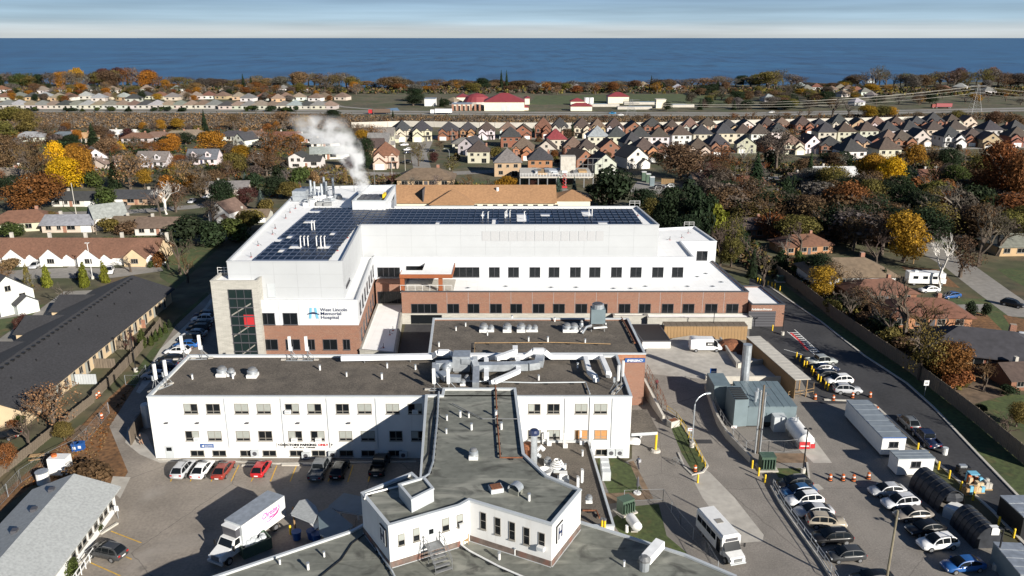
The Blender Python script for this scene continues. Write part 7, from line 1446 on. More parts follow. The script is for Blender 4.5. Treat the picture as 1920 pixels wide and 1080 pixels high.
# --------- houses of the suburb
def house(kind_):
 o=proto('house');wb=MB();rb=MB();win=[];ex=[]
 def w(p0,p1,s,z,a,c,n=2):win.append((p0,p1,s,z,a,c,n))
 if kind_=='front':
  wb.box(-5,5,-5.5,5.5,0,5.4);hip(rb,-5,5,-5.5,5.5,5.4,.88,.5)
  wb.box(-4.7,-.3,-7.4,-5.5,0,4.9);gable(rb,wb,-4.7,-.3,-7.4,-3.0,4.9,.9,'y',.35);gable(rb,wb,1.2,4.6,-5.9,-3.5,5.0,.9,'y',.3);wb.box(1.2,4.6,-5.9,-5.5,0,5.0)
  gable(rb,wb,-4.9,.4,-9.0,-7.3,2.7,.8,'y',.3);wb.box(-4.9,.4,-9.0,-7.41,0,2.7);rb.box(.5,5.0,-7.2,-5.92,2.6,2.8);wb.box(4.5,4.8,-7.0,-6.7,0,2.6)
  f=((-4.7,-7.4),(-.3,-7.4));w(*f,2.2,3.1,1.7,1.4,2);f=((1.2,-5.9),(4.6,-5.9));w(*f,1.7,3.1,1.4,1.5,2);w(*f,2.4,.8,1.2,1.4,2)
  ex+=[('garage_door',(-4.0,-.5,-9.06,-9.005,.02,2.2),'white_metal'),('door',(1.5,2.5,-5.97,-5.905,.05,2.1),'frame_dark')]
  f=((5,-5.5),(5,5.5));w(*f,4,3.2,1.2,1.3);w(*f,8,3.2,1.2,1.3)
 elif kind_=='back':
  wb.box(-5,5,-5,5,0,5.4);hip(rb,-5,5,-5,5,5.4,.86,.5);f=((-5,-5),(5,-5))
  for s,z,a,c in((2,3.4,1.5,1.3),(5,3.5,1.0,1.0),(8,3.4,1.5,1.3),(2.4,.8,1.6,1.4),(7.6,.1,2.2,2.1)):w(*f,s,z,a,c)
  f=((5,-5),(5,5));w(*f,5,3.4,1.2,1.2);ex+=[('chimney',(3.2,4.0,1.0,1.8,6.5,8.6),'house_brick')]
 elif kind_=='gable':
  wb.box(-4.8,4.8,-5.5,5.5,0,4.8);gable(rb,wb,-4.8,4.8,-5.5,5.5,4.8,.8,'y',.4);f=((-4.8,-5.5),(4.8,-5.5))
  for s,z,a,c in((4.8,5.2,1.2,1.2),(2.2,2.9,1.3,1.3),(7.3,2.9,1.3,1.3)):w(*f,s,z,a,c)
  wb.box(.4,4.6,-7.6,-5.51,0,2.6);gable(rb,wb,.4,4.6,-7.6,-5.0,2.6,.7,'y',.3);ex+=[('garage_door',(1.0,4.0,-7.66,-7.605,.02,2.1),'white_metal'),('door',(-3.2,-2.2,-5.56,-5.505,.05,2.1),'frame_dark')]
 elif kind_=='ranch':
  wb.box(-8,8,-4.5,4.5,0,2.7);hip(rb,-8,8,-4.5,4.5,2.7,.5,.6);f=((-8,-4.5),(8,-4.5))
  for s,a in((2.2,1.8),(6.2,2.4),(10,1.6),(13.6,1.6)):w(*f,s,.9,a,1.3)
  ex+=[('door',(-.2,.8,-4.57,-4.505,.05,2.1),'frame_dark'),('chimney',(3,3.8,.5,1.3,3.0,6.0),'house_brick')]
 elif kind_=='gable_ranch':
  wb.box(-7.5,7.5,-4.2,4.2,0,2.7);gable(rb,wb,-7.5,7.5,-4.2,4.2,2.7,.48,'x',.6);f=((-7.5,-4.2),(7.5,-4.2))
  for s,a in((2,1.6),(5,1.2),(8.6,2.4)):w(*f,s,.9,a,1.3)
  ex+=[('garage_door',(3.9,6.9,-4.26,-4.205,.02,2.1),'white_metal'),('door',(-1.3,-.3,-4.27,-4.205,.05,2.1),'house_brick'),('chimney',(-4,-3.3,.2,1.0,3.0,5.6),'concrete')]
 elif kind_=='cape':
  wb.box(-7,7,-4.5,4.5,0,2.9);gable(rb,wb,-7,7,-4.5,4.5,2.9,.85,'x',.4);f=((-7,-4.5),(7,-4.5))
  for s in(2,5,9,12):w(*f,s,.9,1.3,1.4)
  for x in(-3.5,3.0):
   wb.box(x-1.2,x+1.2,-3.9,-1.0,3.2,5.3);gable(rb,wb,x-1.2,x+1.2,-3.9,-1.0,5.3,.9,'y',.25);w((x-1.2,-3.9),(x+1.2,-3.9),1.2,4.0,1.1,1.1)
  ex+=[('door',(-.5,.5,-4.57,-4.505,.05,2.1),'navy_paint')]
 elif kind_=='split':
  wb.box(-6.5,0,-5,4,0,5.0);gable(rb,wb,-6.5,0,-5,4,5.0,.55,'y',.4);wb.box(.01,7.5,-4,4,0,3.2);gable(rb,wb,.01,7.5,-4,4,3.2,.5,'x',.4)
  f=((-6.5,-5),(0,-5));w(*f,1.8,3.0,1.4,1.4);w(*f,4.6,3.0,1.4,1.4);w(*f,3.2,.7,3,1.2,3);f=((0,-4),(7.5,-4));w(*f,4.6,1.2,2.6,1.4,3);ex+=[('door',(.6,1.6,-4.07,-4.005,.05,2.1),'house_brick')]
 else:
  wb.box(-5.5,5.5,-5,5,0,3.0);hip(rb,-5.5,5.5,-5,5,3.0,.62,.5);f=((-5.5,-5),(5.5,-5));w(*f,2.6,.9,1.6,1.3,1);w(*f,7.6,.9,1.6,1.3,1)
 wb.build('wall',M['siding'],o);rb.build('roof',M['shingle'],o)
 for nm,bx,m in ex:MB().box(*bx).build(nm,M[m],o)
 for a in win:window(o,*a[:6],a[6],fm='frame_light',depth=.08)
 freeze(o);return o
HS={k:house(k)for k in('front','back','gable','ranch','gable_ranch','cape','split','far')}
RC={'charcoal':(.042,.042,.046),'dark brown':(.068,.05,.042),'brown':(.14,.095,.07),'grey':(.15,.145,.135),'tan':(.19,.15,.115),'red':(.19,.03,.035),'pale grey':(.25,.26,.265),'orange':(.40,.24,.12),'red brown':(.15,.07,.045),'blue grey':(.10,.115,.135),'white':(.6,.58,.57)}
WCOL={'cream':(.46,.41,.335),'white':(.54,.53,.505),'brick':(.20,.085,.052),'tan':(.38,.27,.16),'orange brick':(.34,.16,.08),'pale':(.41,.39,.35)}
KW={'front':'front gabled house','back':'plain hip house','gable':'gabled house','ranch':'hip bungalow','gable_ranch':'long bungalow','cape':'dormered house','split':'split level house','far':'small house'}
ZONE={'row1':('by the noise wall','houses along the noise wall',(800,240),'cul-de-sac'),'row2':('in the second row','houses in the second row',(800,265),'cul-de-sac'),'row3':('in the third row','houses in the third row',(800,290),'cul-de-sac'),'row4':('behind the construction site','houses behind the construction site',(800,315),'cul-de-sac'),'cds':('at the cul-de-sac','cul-de-sac houses',(800,330),'orange roof'),'west':('beyond the brown townhouses','bungalows beyond the townhouses',(560,350),'hospital'),'farrow':('fronting the motorway','pale houses across the motorway',(650,200),'pond'),'farrow2':('behind the pale row','back row houses across the motorway',(650,190),'pond'),'east':('on the camper side','houses on the camper side',(1340,480),'hospital'),'fareast':('among lakeside trees','far lakeside houses',(1820,205),'pylon'),'shore':('on the lake shore','trees along the lake',(945,160),'red roofed plant'),'farwest':('across the motorway','trees across the motorway',(650,200),'pond'),'fareastt':('among far roofs','trees by the pylon',(1820,205),'pylon'),'westt':('beyond the brown townhouses','trees beyond the townhouses',(560,350),'hospital'),'eastt':('on the camper side','trees on the camper side',(1340,480),'hospital'),'cdst':('among the new houses','trees among the new houses',(800,300),'cul-de-sac'),'mid':('behind the hospital','trees behind the hospital',(900,360),'orange roof'),'near':('by the shaded road fence','trees along the new road fence',(1440,560),'garage door'),'nearw':('around the townhouse rows','trees around the townhouse rows',(400,480),'hospital'),'moto':('along the motorway','trees along the motorway',(945,210),'red roofed plant')}
HR=random.Random(21)
def put(kind_,px,py,roof,wall_,zone,ang=0.0,sc_=1.0,mir=False,label=None):
 x,y=at(px,py);s=sc_ if hasattr(sc_,'__len__')else(sc_,)*3
 o=dup(HS[kind_],(x,y,0),ang,None,ZONE[zone][1],{'wall':jit(WCOL[wall_],HR,.06),'roof':jit(RC[roof],HR,.1)},(s[0]*(-1 if mir else 1),s[1],s[2]));o['category']='house'
 if label:o['label']=label
 else:LAB.append((o,'%s %s, %s roof'%(wall_,KW[kind_],roof),zone,(x,y)))
 return o
rc=['charcoal','dark brown','dark brown','charcoal','brown']
wc=['cream','brick','brick','tan','pale','brick','white']
for i,(px,py)in enumerate([(842,260),(878,258),(913,259),(952,258),(981,258),(1018,256),(1049,255),(1090,256),(1119,256),(1151,256),(1186,254),(1221,252),(1258,255),(1292,253),(1324,252),(1363,251),(1396,249),(1435,249),(1462,248),(1500,250),(1533,249),(1568,247),(1606,248),(1640,246),(1676,246),(1714,244),(1745,243),(1779,242),(1810,241)]):
 put('front' if i%6!=4 else 'gable',px,py,'red brown' if i==5 else rc[i*3%5],['brick','orange brick','white','white','brick'][i]if i<5 else wc[i*3%7],'row1',HR.uniform(-.06,.06),(HR.uniform(.9,1.15),HR.uniform(.9,1.1),HR.uniform(.86,1.1)),i%2==1)
for i,(px,py)in enumerate([(957,274),(1041,279),(1119,274),(1155,274),(1197,274),(1234,273),(1273,270),(1313,268),(1354,267),(1390,266),(1420,268),(1455,264),(1543,264),(1580,263),(1620,262),(1660,262),(1700,260),(1745,259),(1785,259),(1850,260),(1897,260)]):
 put('back',px,py,{1:'red',2:'pale grey'}.get(i,rc[i%4]),{0:'brick',1:'cream',2:'cream'}.get(i,['white','white','cream','cream','pale'][i%5]),'row2',HR.uniform(-.04,.08),HR.uniform(1.0,1.1),i%2==0)
for i,(px,py)in enumerate([(981,296),(1025,294),(1074,293),(1098,295),(1140,294),(1182,287),(1204,299),(1236,294),(1306,295),(1341,289),(1396,284),(1440,283),(1478,286),(1514,285),(1552,287),(1603,284),(1636,284),(1660,279),(1684,280),(1717,272),(1774,273),(1817,271),(1850,275),(1900,272)]):
 put('gable' if i%3==1 else 'front',px,py,{0:'brown',4:'red brown'}.get(i,rc[i*2%5]),{0:'orange brick',1:'cream',6:'orange brick',8:'cream'}.get(i,wc[(i*2+1)%7]),'row3',HR.uniform(-.12,.2),(HR.uniform(.9,1.2),HR.uniform(.9,1.1),HR.uniform(.85,1.08)),i%2==0)
for a in(('back',898,303,'dark brown','cream','row4'),('back',951,327,'grey','tan','row4',.05,1.12),('back',1012,320,'charcoal','orange brick','row4',0,1.05),('gable',1128,322,'charcoal','pale','row4',.2),('gable',1183,312,'charcoal','white','row4',.35,1.1),('back',1590,304,'charcoal','white','row4',.1,1.1),('back',1655,300,'dark brown','cream','row4',.1,1.1),('gable',1085,315,'dark brown','brick','row4',.5),('front',725,312,'red brown','cream','cds',.1,1.1),('gable',700,292,'dark brown','tan','cds',pi/2+.1),('gable',712,280,'grey','cream','cds',pi/2),('gable',722,268,'grey','cream','cds',pi/2),('front',755,262,'charcoal','cream','cds',.3,1.1),('front',792,262,'charcoal','cream','cds',.1,1.1),('ranch',876,276,'grey','pale','cds',.1),('gable',884,288,'charcoal','white','cds',-.4),('ranch',800,348,'brown','tan','cds',0,1.35,False,'big sprawling brown grey hip roof behind bare trees at the street corner')):put(*a)
for a in(('ranch',62,264,'pale grey','white','west'),('ranch',125,264,'blue grey','pale','west'),('ranch',155,266,'orange','cream','west',.2),('gable_ranch',205,258,'white','white','west'),('gable_ranch',232,258,'white','white','west',.1),('ranch',262,266,'red brown','pale','west'),('ranch',298,264,'brown','white','west',.2),('ranch',335,262,'tan','pale','west'),('ranch',362,260,'tan','pale','west',.1),('gable',462,275,'charcoal','white','west',-.5,.9),('ranch',440,262,'charcoal','white','west'),('ranch',480,262,'brown','white','west'),('gable_ranch',540,262,'red brown','brick','west'),('gable_ranch',580,266,'pale grey','white','west',.1),('gable_ranch',610,275,'pale grey','white','west',.3),('gable',180,312,'tan','white','west',.6),('gable_ranch',205,312,'tan','cream','west',1.3,.9),('cape',292,311,'grey','white','west',-.05),('cape',385,306,'blue grey','white','west',0),('split',575,312,'charcoal','white','west',-.05),('gable_ranch',620,296,'pale grey','white','west',.2,1.2),('ranch',16,338,'tan','cream','west'),('gable_ranch',10,312,'brown','tan','west',.3),('gable_ranch',150,383,'charcoal','white','west'),('gable_ranch',262,380,'charcoal','tan','west',0,1,True),('ranch',48,428,'red brown','cream','west',.3,1.1),('gable_ranch',140,430,'pale grey','cream','west',.05),('gable',205,425,'pale grey','white','west',-.9,.85),('gable_ranch',262,430,'brown','tan','west',0,.9),('gable_ranch',312,435,'brown','white','west',.05),('gable',428,414,'brown','white','west',-.3,.8),('gable_ranch',472,413,'brown','pale','west',0,.8),('gable',4,580,'charcoal','white','west',.9,1.0),('gable_ranch',430,362,'grey','pale','west',.1),('gable',75,425,'blue grey','white','west',.7,.5,False,'small blue roofed shed beside the red brown hip roof')):put(*a)
for i in range(31):put('far',-25+i*21.5,203+(i>20)*1,['tan','grey','tan','pale grey','grey','brown'][i*5%6]if i%7 else 'charcoal','pale','farrow',HR.uniform(-.05,.05),HR.uniform(1.0,1.12),False)
for i in range(28):put('far',-10+i*24+HR.uniform(-6,6),187+HR.uniform(-2,4),HR.choice(['tan','grey','brown','charcoal','red brown','pale grey']),HR.choice(['white','tan','cream','pale']),'farrow2',HR.uniform(-.3,.3),1.1)
for i in range(12):put('far',20+i*50+HR.uniform(-15,15),173+HR.uniform(-2,2),HR.choice(['tan','grey','red brown']),'white','farrow2',HR.uniform(-.5,.5),1.15)
for px,py in((1020,167),(1030,166),(1070,168),(1075,165),(1160,163),(1205,165),(1240,165),(1270,168),(1500,167),(1512,172),(1530,168),(1558,173),(1575,171),(1590,172),(1605,176),(1620,178),(1632,183),(1610,168),(1632,155),(1580,181),(1605,197),(1770,172),(1800,168),(1850,176),(1890,150),(1440,190),(760,160),(850,196)):put('far',px,py,HR.choice(['pale grey','tan','brown','red brown','grey']),'white','fareast',HR.uniform(-.8,.8),HR.uniform(.9,1.2))
for a in(('ranch',1503,448,'brown','brick','east',.05),('ranch',1500,470,'red brown','orange brick','east',.2,.9),('ranch',1582,530,'brown','white','east',.03,1.2),('ranch',1725,603,'red brown','orange brick','east',-.05),('ranch',1640,560,'red brown','brick','east',.1,.9),('ranch',1838,680,'charcoal','brick','east',-.35,1.25),('gable_ranch',1930,672,'grey','cream','east',-.2),('ranch',1905,472,'grey','tan','east',.05),('gable_ranch',1560,335,'white','white','east',0,1.1),('gable_ranch',1748,338,'red brown','white','east',.1),('gable_ranch',1510,345,'brown','tan','east',.1),('ranch',1365,395,'brown','tan','east',.2),('gable_ranch',1330,345,'brown','pale','east',.1),('gable_ranch',1390,352,'red brown','white','east',.2),('ranch',1400,440,'dark brown','brick','east',.1),('gable_ranch',1750,440,'grey','pale','east',.1),('ranch',1850,380,'dark brown','brick','east',.1),('gable_ranch',1640,350,'red brown','brick','east',.1),('gable_ranch',1930,715,'dark brown','brick','east',.1,.8)):put(*a)
# --------- plant with red roofs, construction frame, pylon
wtp=thing('treatment_plant',(*g(930,205),0),'cream water plant hall with red metal roof by the motorway','building')
def hall(t,xl,xr,yb,ytop,dep,rm,wm='cream',flat=False,k=0):
 a,b_=g(xl,yb),g(xr,yb);h_=rise((xl+xr)/2,yb,ytop);Y=min(a[1],b_[1])+k*.05
 wb=MB();wb.box(a[0],b_[0],Y,Y+dep,0,h_);rb=MB()
 if flat:rb.box(a[0]-.3,b_[0]+.3,Y-.3,Y+dep+.3,h_+.01,h_+.4)
 else:hip(rb,a[0],b_[0],Y,Y+dep,h_+.02,.45,.6,0,.2)
 wb.build('wall',M[wm],t);rb.build('roof',M[rm],t);return a[0],b_[0],Y,h_
x0,x1,Y,h_=hall(wtp,908,983,208,191,26,'red_roof')
for k in(.42,.55):MB().box(x0+(x1-x0)*k,x0+(x1-x0)*k+3,Y-.1,Y-.01,0,4).build('roller_door',M['coping'],wtp)
hall(wtp,848,884,207,196,16,'galv','cream',True,1);hall(wtp,856,876,190,182,18,'red_roof','cream',False,2);hall(wtp,970,991,207,201,8,'red_roof','cream',False,3);hall(wtp,984,993,196,184,14,'red_roof','cream',False,4)
for k in range(7):x=x0-26+k*3.6;MB().box(x,x+1.6,Y+2,Y+2.5,0,5).build('red_door',M['house_brick'],wtp)
x,y=g(894,200);MB().lathe(x,y+6,[(12,4),(9,8),(5,10),(.01,11)],16).build('dome_roof',M['red_roof'],wtp);MB().cyl(x,y+6,0,4,12,16).build('round_tank',M['concrete_white'],wtp)
t=thing('pump_building',(*g(1160,194),0),'cream pump building with red roof at the end of the green field','building');hall(t,1140,1179,194,181,14,'red_roof')
t=thing('pump_building',(*g(1090,205),0),'low cream building with red roof and white silos beside it','building');hall(t,1070,1110,208,199,9,'red_roof');hall(t,1070,1095,197,190,10,'red_roof','cream',False,1);
for px in(1099,1108):x,y=g(px,196);MB().cyl(x,y,0,rise(px,196,183),2.2,10).build('silo',M['white_metal'],t)
t=thing('pump_building',(*g(1238,205),0),'small square cream block house on the green field edge','building');hall(t,1230,1248,203,187,8,'concrete_white','cream',True)
t=thing('pump_building',(*g(806,198),0),'low white service building beside dark spruces across the motorway','building');hall(t,796,816,199,186,14,'galv','white_wall',True)
for i,(px,py)in enumerate(((1130,200),(1200,196),(1270,201),(1190,205))):x,y=g(px,py);t=thing('settling_basin',(x,y,0),('pale basin wall beside the white silos','pale basin wall below the green field','long pale basin wall toward the block house','pale basin wall with steel lattice')[i],'basin','basins of the plant');MB().box(x-14,x+14,y-1,y+6,0,2.2).build('wall',M['concrete_white'],t);MB().box(x-13,x+13,y-.5,y+5.5,2.21,2.25).build('water_surface',M['pond'],t)
cf=thing('construction_frame',(*g(1040,355),0),'unfinished steel building with white scaffold deck behind the orange roof','construction site');a,b_=g(975,352),g(1112,352);h_=rise(1040,352,331);Y=a[1]
MB().box(a[0],b_[0],Y,Y+22,h_-.6,h_).build('deck',M['concrete_white'],cf)
for k in range(9):x=a[0]+(b_[0]-a[0])*k/8;MB().box(x-.2,x+.2,Y+.3,Y+.7,0,h_-.61).build('column',M['steel'],cf);MB().box(x-.2,x+.2,Y+20,Y+20.4,0,h_-.61).build('column',M['steel'],cf)
for k in range(26):x=a[0]+(b_[0]-a[0])*k/25;MB().box(x-.06,x+.06,Y-.02,Y+.08,h_+.01,h_+1.3).build('guard_post',M['white_metal'],cf)
for z in(.6,1.2):MB().box(a[0],b_[0],Y-.1,Y-.03,h_+z,h_+z+.08).build('guard_rail',M['white_metal'],cf)
x=g(1060,330)[0];MB().box(x-3,x+3,Y+12,Y+17,h_+.01,h_+6).build('lift_shaft',M['concrete'],cf);rr=random.Random(4)
for k in range(12):x=rr.uniform(a[0]+4,b_[0]-3);MB().box(x,x+rr.uniform(1,5),Y+rr.uniform(4,10),Y+rr.uniform(11,16),h_+.02,h_+rr.uniform(.3,.9)).build('material_stack',M[rr.choice(['coping','white_metal','steel','new_wood'])],cf)
b=MB();x0_=g(1078,330)[0]
for k in range(6):b.box(x0_+k*2,x0_+k*2+.15,Y+14,Y+14.2,h_+.01,h_+5)
for z in(2.4,4.9):b.box(x0_,x0_+10.2,Y+14.21,Y+14.35,h_+z,h_+z+.15)
b.build('steel_frame',M['steel'],cf)
x,y=g(1058,352);t=thing('scissor_lift',(x,y-1,0),'red and white scissor lift before the construction frame','lift');b=MB()
for k in range(4):b.tube([(x-.8,y-1,.8+k*1.3),(x+.8,y-1,2.1+k*1.3)],.08,4);b.tube([(x+.8,y-1,.8+k*1.3),(x-.8,y-1,2.1+k*1.3)],.08,4)
b.build('scissor_arm',M['red_paint'],t);MB().box(x-1,x+1,y-1.6,y-.4,.2,.8).build('chassis',M['red_paint'],t);MB().box(x-1,x+1,y-1.6,y-.4,6.0,6.9).build('platform',M['white_metal'],t)
for px,py,lab in((1207,338,'green portable toilet beside the construction yard'),(1215,342,'second green portable toilet nearer the cars'),(1222,348,'turquoise portable toilet in the construction yard')):x,y=g(px,py);t=thing('portable_toilet',(x,y,0),lab,'toilet','portable toilets');MB().box(x-.9,x+.9,y-.9,y+.9,0,3.4).build('cabin',M['green_metal' if px!=1222 else 'teal_metal'],t);MB().box(x-.95,x+.95,y-.95,y+.95,3.41,3.6).build('roof',M['white_metal'],t)
def pylon(px,py,yt,label,wd=7):
 x,y=g(px,py);h_=rise(px,py,yt);t=thing('pylon',(x,y,0),label,'pylon');b=MB();n=8;W=lambda z:wd/2*(1-z/h_)**1.2+.5
 for i in range(n):
  z0,z1=h_*i/n,h_*(i+1)/n;w0,w1=W(z0),W(z1)
  for sx,sy in((-1,-1),(1,-1),(1,1),(-1,1)):b.tube([(x+sx*w0,y+sy*w0,z0),(x+sx*w1,y+sy*w1,z1)],.09,4)
  for s in(-1,1):b.tube([(x-w0,y+s*w0,z0),(x+w1,y+s*w1,z1)],.05,3);b.tube([(x+w0,y+s*w0,z0),(x-w1,y+s*w1,z1)],.05,3)
 b.build('lattice',M['steel'],t)
 for z in(.72,.84,.95):MB().tube([(x-6,y,h_*z),(x+6,y,h_*z)],.2,4).build('cross_arm',M['steel'],t)
 return x,y,h_
pA=pylon(1826,214,158,'tall lattice pylon rising over the eastern motorway');pB=pylon(1183,214,186,'stubby dark lattice pylon beside the green field')
ft=at(2200,214);ln=MB()
for z,s in((.95,-6),(.95,6),(.84,-6),(.72,6)):
 for A,B in(((pA[0]+s*.3,pA[1],pA[2]*z),(pB[0],pB[1],pB[2]*z)),((pA[0]+s*.3,pA[1],pA[2]*z),(ft[0],ft[1],pA[2]*z))):
  A,B=Vector(A),Vector(B);ln.tube([tuple(A.lerp(B,k/12)-Vector((0,0,6*(1-(2*k/12-1)**2))))for k in range(13)],.07,3)
tag(ln.build('power_line',M['concrete_white'],o=(pA[0],pA[1],0)),'pale power lines strung between the two pylons','power line')
# --------- trees
T=tree
for a in(('leafy',112,345,262,42,'yellow'),('leafy',128,356,292,62,'yellow'),('leafy',154,352,272,52,'orange'),('sparse',66,352,275,70,'brown'),('sparse',30,318,265,58,'tan'),('leafy',72,399,322,104,'rust'),('shrub',172,352,316,44,'green'),('spruce',177,282,229,44,'dark green'),('leafy',206,300,257,44,'tan'),('leafy',226,298,264,24,'yellow'),('leafy',135,276,251,30,'dark green'),('sparse',245,355,283,84,'tan'),('leafy',272,354,316,30,'gold'),('spruce',216,352,280,34,'dark green'),('leafy',313,288,259,42,'orange'),('sparse',272,290,262,54,'rust'),('leafy',334,243,221,26,'gold'),('leafy',302,243,223,22,'gold'),('leafy',269,243,228,16,'orange'),('leafy',349,271,246,36,'dark green'),('shrub',203,391,348,40,'green'),('birch',312,402,338,62,'white'),('leafy',398,292,244,52,'orange'),('spruce',385,249,204,22,'dark green'),('spruce',416,262,238,16,'blue green'),('bare',387,366,304,78,'grey brown'),('bare',330,330,285,46,'brown'),('sparse',512,308,240,66,'rust'),('sparse',555,306,248,40,'rust'),('shrub',478,358,322,36,'dark green'),('shrub',527,345,308,32,'dark green'),('shrub',563,350,312,40,'green'),('spruce',461,355,322,26,'blue green'),('spruce',491,398,352,34,'blue green'),('cedar',435,392,357,26,'green'),('leafy',455,300,270,36,'gold'),('sparse',430,340,300,46,'brown'),('bare',540,356,315,34,'grey'),('shrub',590,345,320,24,'tan'),('leafy',97,424,396,34,'olive'),('shrub',25,446,416,46,'green'),('shrub',207,437,407,42,'olive'),('shrub',240,440,414,46,'brown'),('leafy',20,230,198,70,'olive'),('leafy',55,250,205,50,'olive'),('sparse',90,262,232,50,'brown'),('leafy',10,320,250,60,'brown'),('leafy',5,270,225,50,'olive'),('spruce',160,290,255,24,'dark green'),('sparse',530,240,207,60,'tan'),('leafy',570,245,215,36,'gold'),('leafy',625,225,205,30,'dark green'),('sparse',600,230,212,40,'brown'),('sparse',440,245,212,40,'brown'),('bare',480,318,290,40,'grey'),('leafy',240,262,240,26,'maroon'),('leafy',160,305,270,30,'maroon'),('leafy',658,318,292,30,'maroon'),('leafy',690,320,255,34,'dark green')):T(*a,'westt')
for a in(('shrub',352,458,402,74,'dark green'),('shrub',398,460,414,66,'dark green'),('shrub',440,452,408,62,'green'),('shrub',470,432,392,54,'olive'),('shrub',500,400,372,40,'olive'),('bare',338,515,428,82,'grey brown'),('bare',316,505,445,56,'brown'),('bare',352,530,470,60,'brown'),('shrub',300,500,470,26,'rust'),('cedar',56,549,492,17,'olive'),('cedar',90,538,494,19,'lime'),('cedar',160,538,490,19,'lime'),('cedar',197,530,488,17,'lime'),('bare',56,570,508,62,'grey'),('bare',121,578,526,54,'grey brown'),('leafy',47,632,586,36,'maroon'),('leafy',15,884,832,46,'rust'),('sparse',105,816,716,96,'tan'),('leafy',122,826,790,34,'olive'),('bare',56,838,768,66,'grey brown'),('shrub',163,912,868,88,'brown'),('shrub',186,998,980,20,'green'),('shrub',132,1078,1050,38,'green'),('cedar',268,652,612,17,'green'),('cedar',293,640,618,10,'green'),('cedar',302,632,612,9,'green'),('cedar',311,624,603,9,'green'),('cedar',318,614,598,9,'dark green'),('cedar',284,648,628,10,'green'),('bare',247,665,612,34,'maroon'),('shrub',25,808,788,26,'rust'),('shrub',40,800,775,24,'green'),('shrub',20,505,485,40,'tan'),('bare',245,510,478,60,'grey'),('shrub',285,502,488,14,'green'),('sparse',10,530,500,40,'tan'),('shrub',0,850,840,20,'lime')):T(*a,'nearw')
for a in(('shrub',1148,390,312,78,'dark green'),('sparse',1143,388,336,62,'brown'),('spruce',1190,395,350,30,'dark green'),('leafy',1205,400,352,60,'dark green'),('leafy',1222,425,370,44,'olive'),('willow',950,353,330,40,'gold'),('bare',815,365,325,50,'grey'),('bare',845,362,330,44,'grey brown'),('bare',880,362,326,50,'brown'),('bare',915,360,328,42,'grey brown'),('bare',775,360,325,46,'grey'),('spruce',1046,360,330,24,'blue green'),('spruce',1076,378,330,26,'blue green'),('leafy',998,350,336,18,'maroon'),('shrub',745,350,325,26,'green'),('spruce',855,355,335,22,'dark green'),('bare',735,352,318,40,'maroon'),('shrub',1110,375,345,34,'dark green'),('cedar',648,345,318,12,'tan'),('cedar',660,345,322,10,'tan'),('sparse',700,268,232,56,'tan'),('sparse',670,262,230,40,'brown'),('leafy',682,275,242,34,'gold')):T(*a,'mid')
for a in(('leafy',1276,335,265,90,'brown'),('cedar',1290,405,332,62,'dark green'),('cedar',1330,420,360,44,'dark green'),('sparse',1330,350,300,56,'maroon'),('bare',1388,322,262,44,'white'),('sparse',1360,325,275,58,'rust'),('spruce',1415,365,282,62,'dark green'),('sparse',1455,318,236,76,'grey brown'),('spruce',1516,342,282,30,'dark green'),('shrub',1542,348,320,54,'dark green'),('cedar',1472,388,328,32,'dark green'),('leafy',1630,356,286,62,'gold'),('leafy',1667,366,290,56,'yellow'),('sparse',1628,382,318,76,'brown'),('leafy',1711,320,268,40,'orange'),('sparse',1746,318,272,46,'tan'),('leafy',1577,428,334,88,'rust'),('leafy',1692,492,394,82,'gold'),('sparse',1652,478,392,92,'brown'),('bare',1790,448,338,136,'grey'),('bare',1835,500,378,116,'grey brown'),('leafy',1787,358,308,50,'green'),('leafy',1778,322,274,44,'dark green'),('leafy',1862,378,262,86,'rust'),('leafy',1908,390,276,64,'rust'),('willow',1912,436,384,40,'lime'),('birch',1762,540,436,66,'white'),('leafy',1830,345,290,50,'olive'),('leafy',1735,420,350,60,'olive'),('sparse',1560,380,335,50,'brown'),('shrub',1600,385,360,40,'dark green'),('bare',1580,318,285,36,'grey'),('spruce',1500,420,365,30,'dark green'),('sparse',1760,400,345,60,'grey brown'),('leafy',1890,330,285,60,'brown'),('shrub',1817,598,563,22,'dark green'),('shrub',1848,594,568,18,'dark green'),('cedar',1606,534,508,12,'dark green'),('cedar',1655,540,500,14,'dark green'),('cedar',1827,690,652,16,'dark green'),('cedar',1856,690,655,13,'dark green'),('cedar',1868,690,660,12,'dark green'),('cedar',1882,688,645,16,'dark green'),('bare',1700,445,380,60,'grey'),('sparse',1560,400,350,50,'grey brown'),('leafy',1690,420,370,50,'dark green'),('leafy',1930,470,420,50,'olive')):T(*a,'eastt')
for a in(('bare',1440,450,362,82,'brown'),('bare',1408,512,440,82,'grey brown'),('cedar',1340,455,378,58,'lime'),('shrub',1380,470,420,40,'dark green'),('cedar',1462,510,465,34,'dark green'),('cedar',1495,516,468,30,'green'),('leafy',1542,556,498,58,'gold'),('bare',1692,650,515,140,'grey brown'),('bare',1640,625,555,86,'brown'),('bare',1592,600,545,72,'grey brown'),('sparse',1722,712,602,86,'olive'),('leafy',1775,718,638,76,'rust'),('bare',1800,715,655,56,'brown'),('shrub',1670,655,615,44,'olive'),('shrub',1560,588,560,40,'olive'),('bare',1755,585,540,80,'grey'),('shrub',1520,500,478,34,'dark green'),('spruce',1385,460,405,30,'dark green'),('bare',1475,500,440,46,'grey'),('leafy',1325,440,385,40,'dark green'),('shrub',1620,610,585,40,'brown'),('cedar',1510,520,480,20,'dark green')):T(*a,'near')
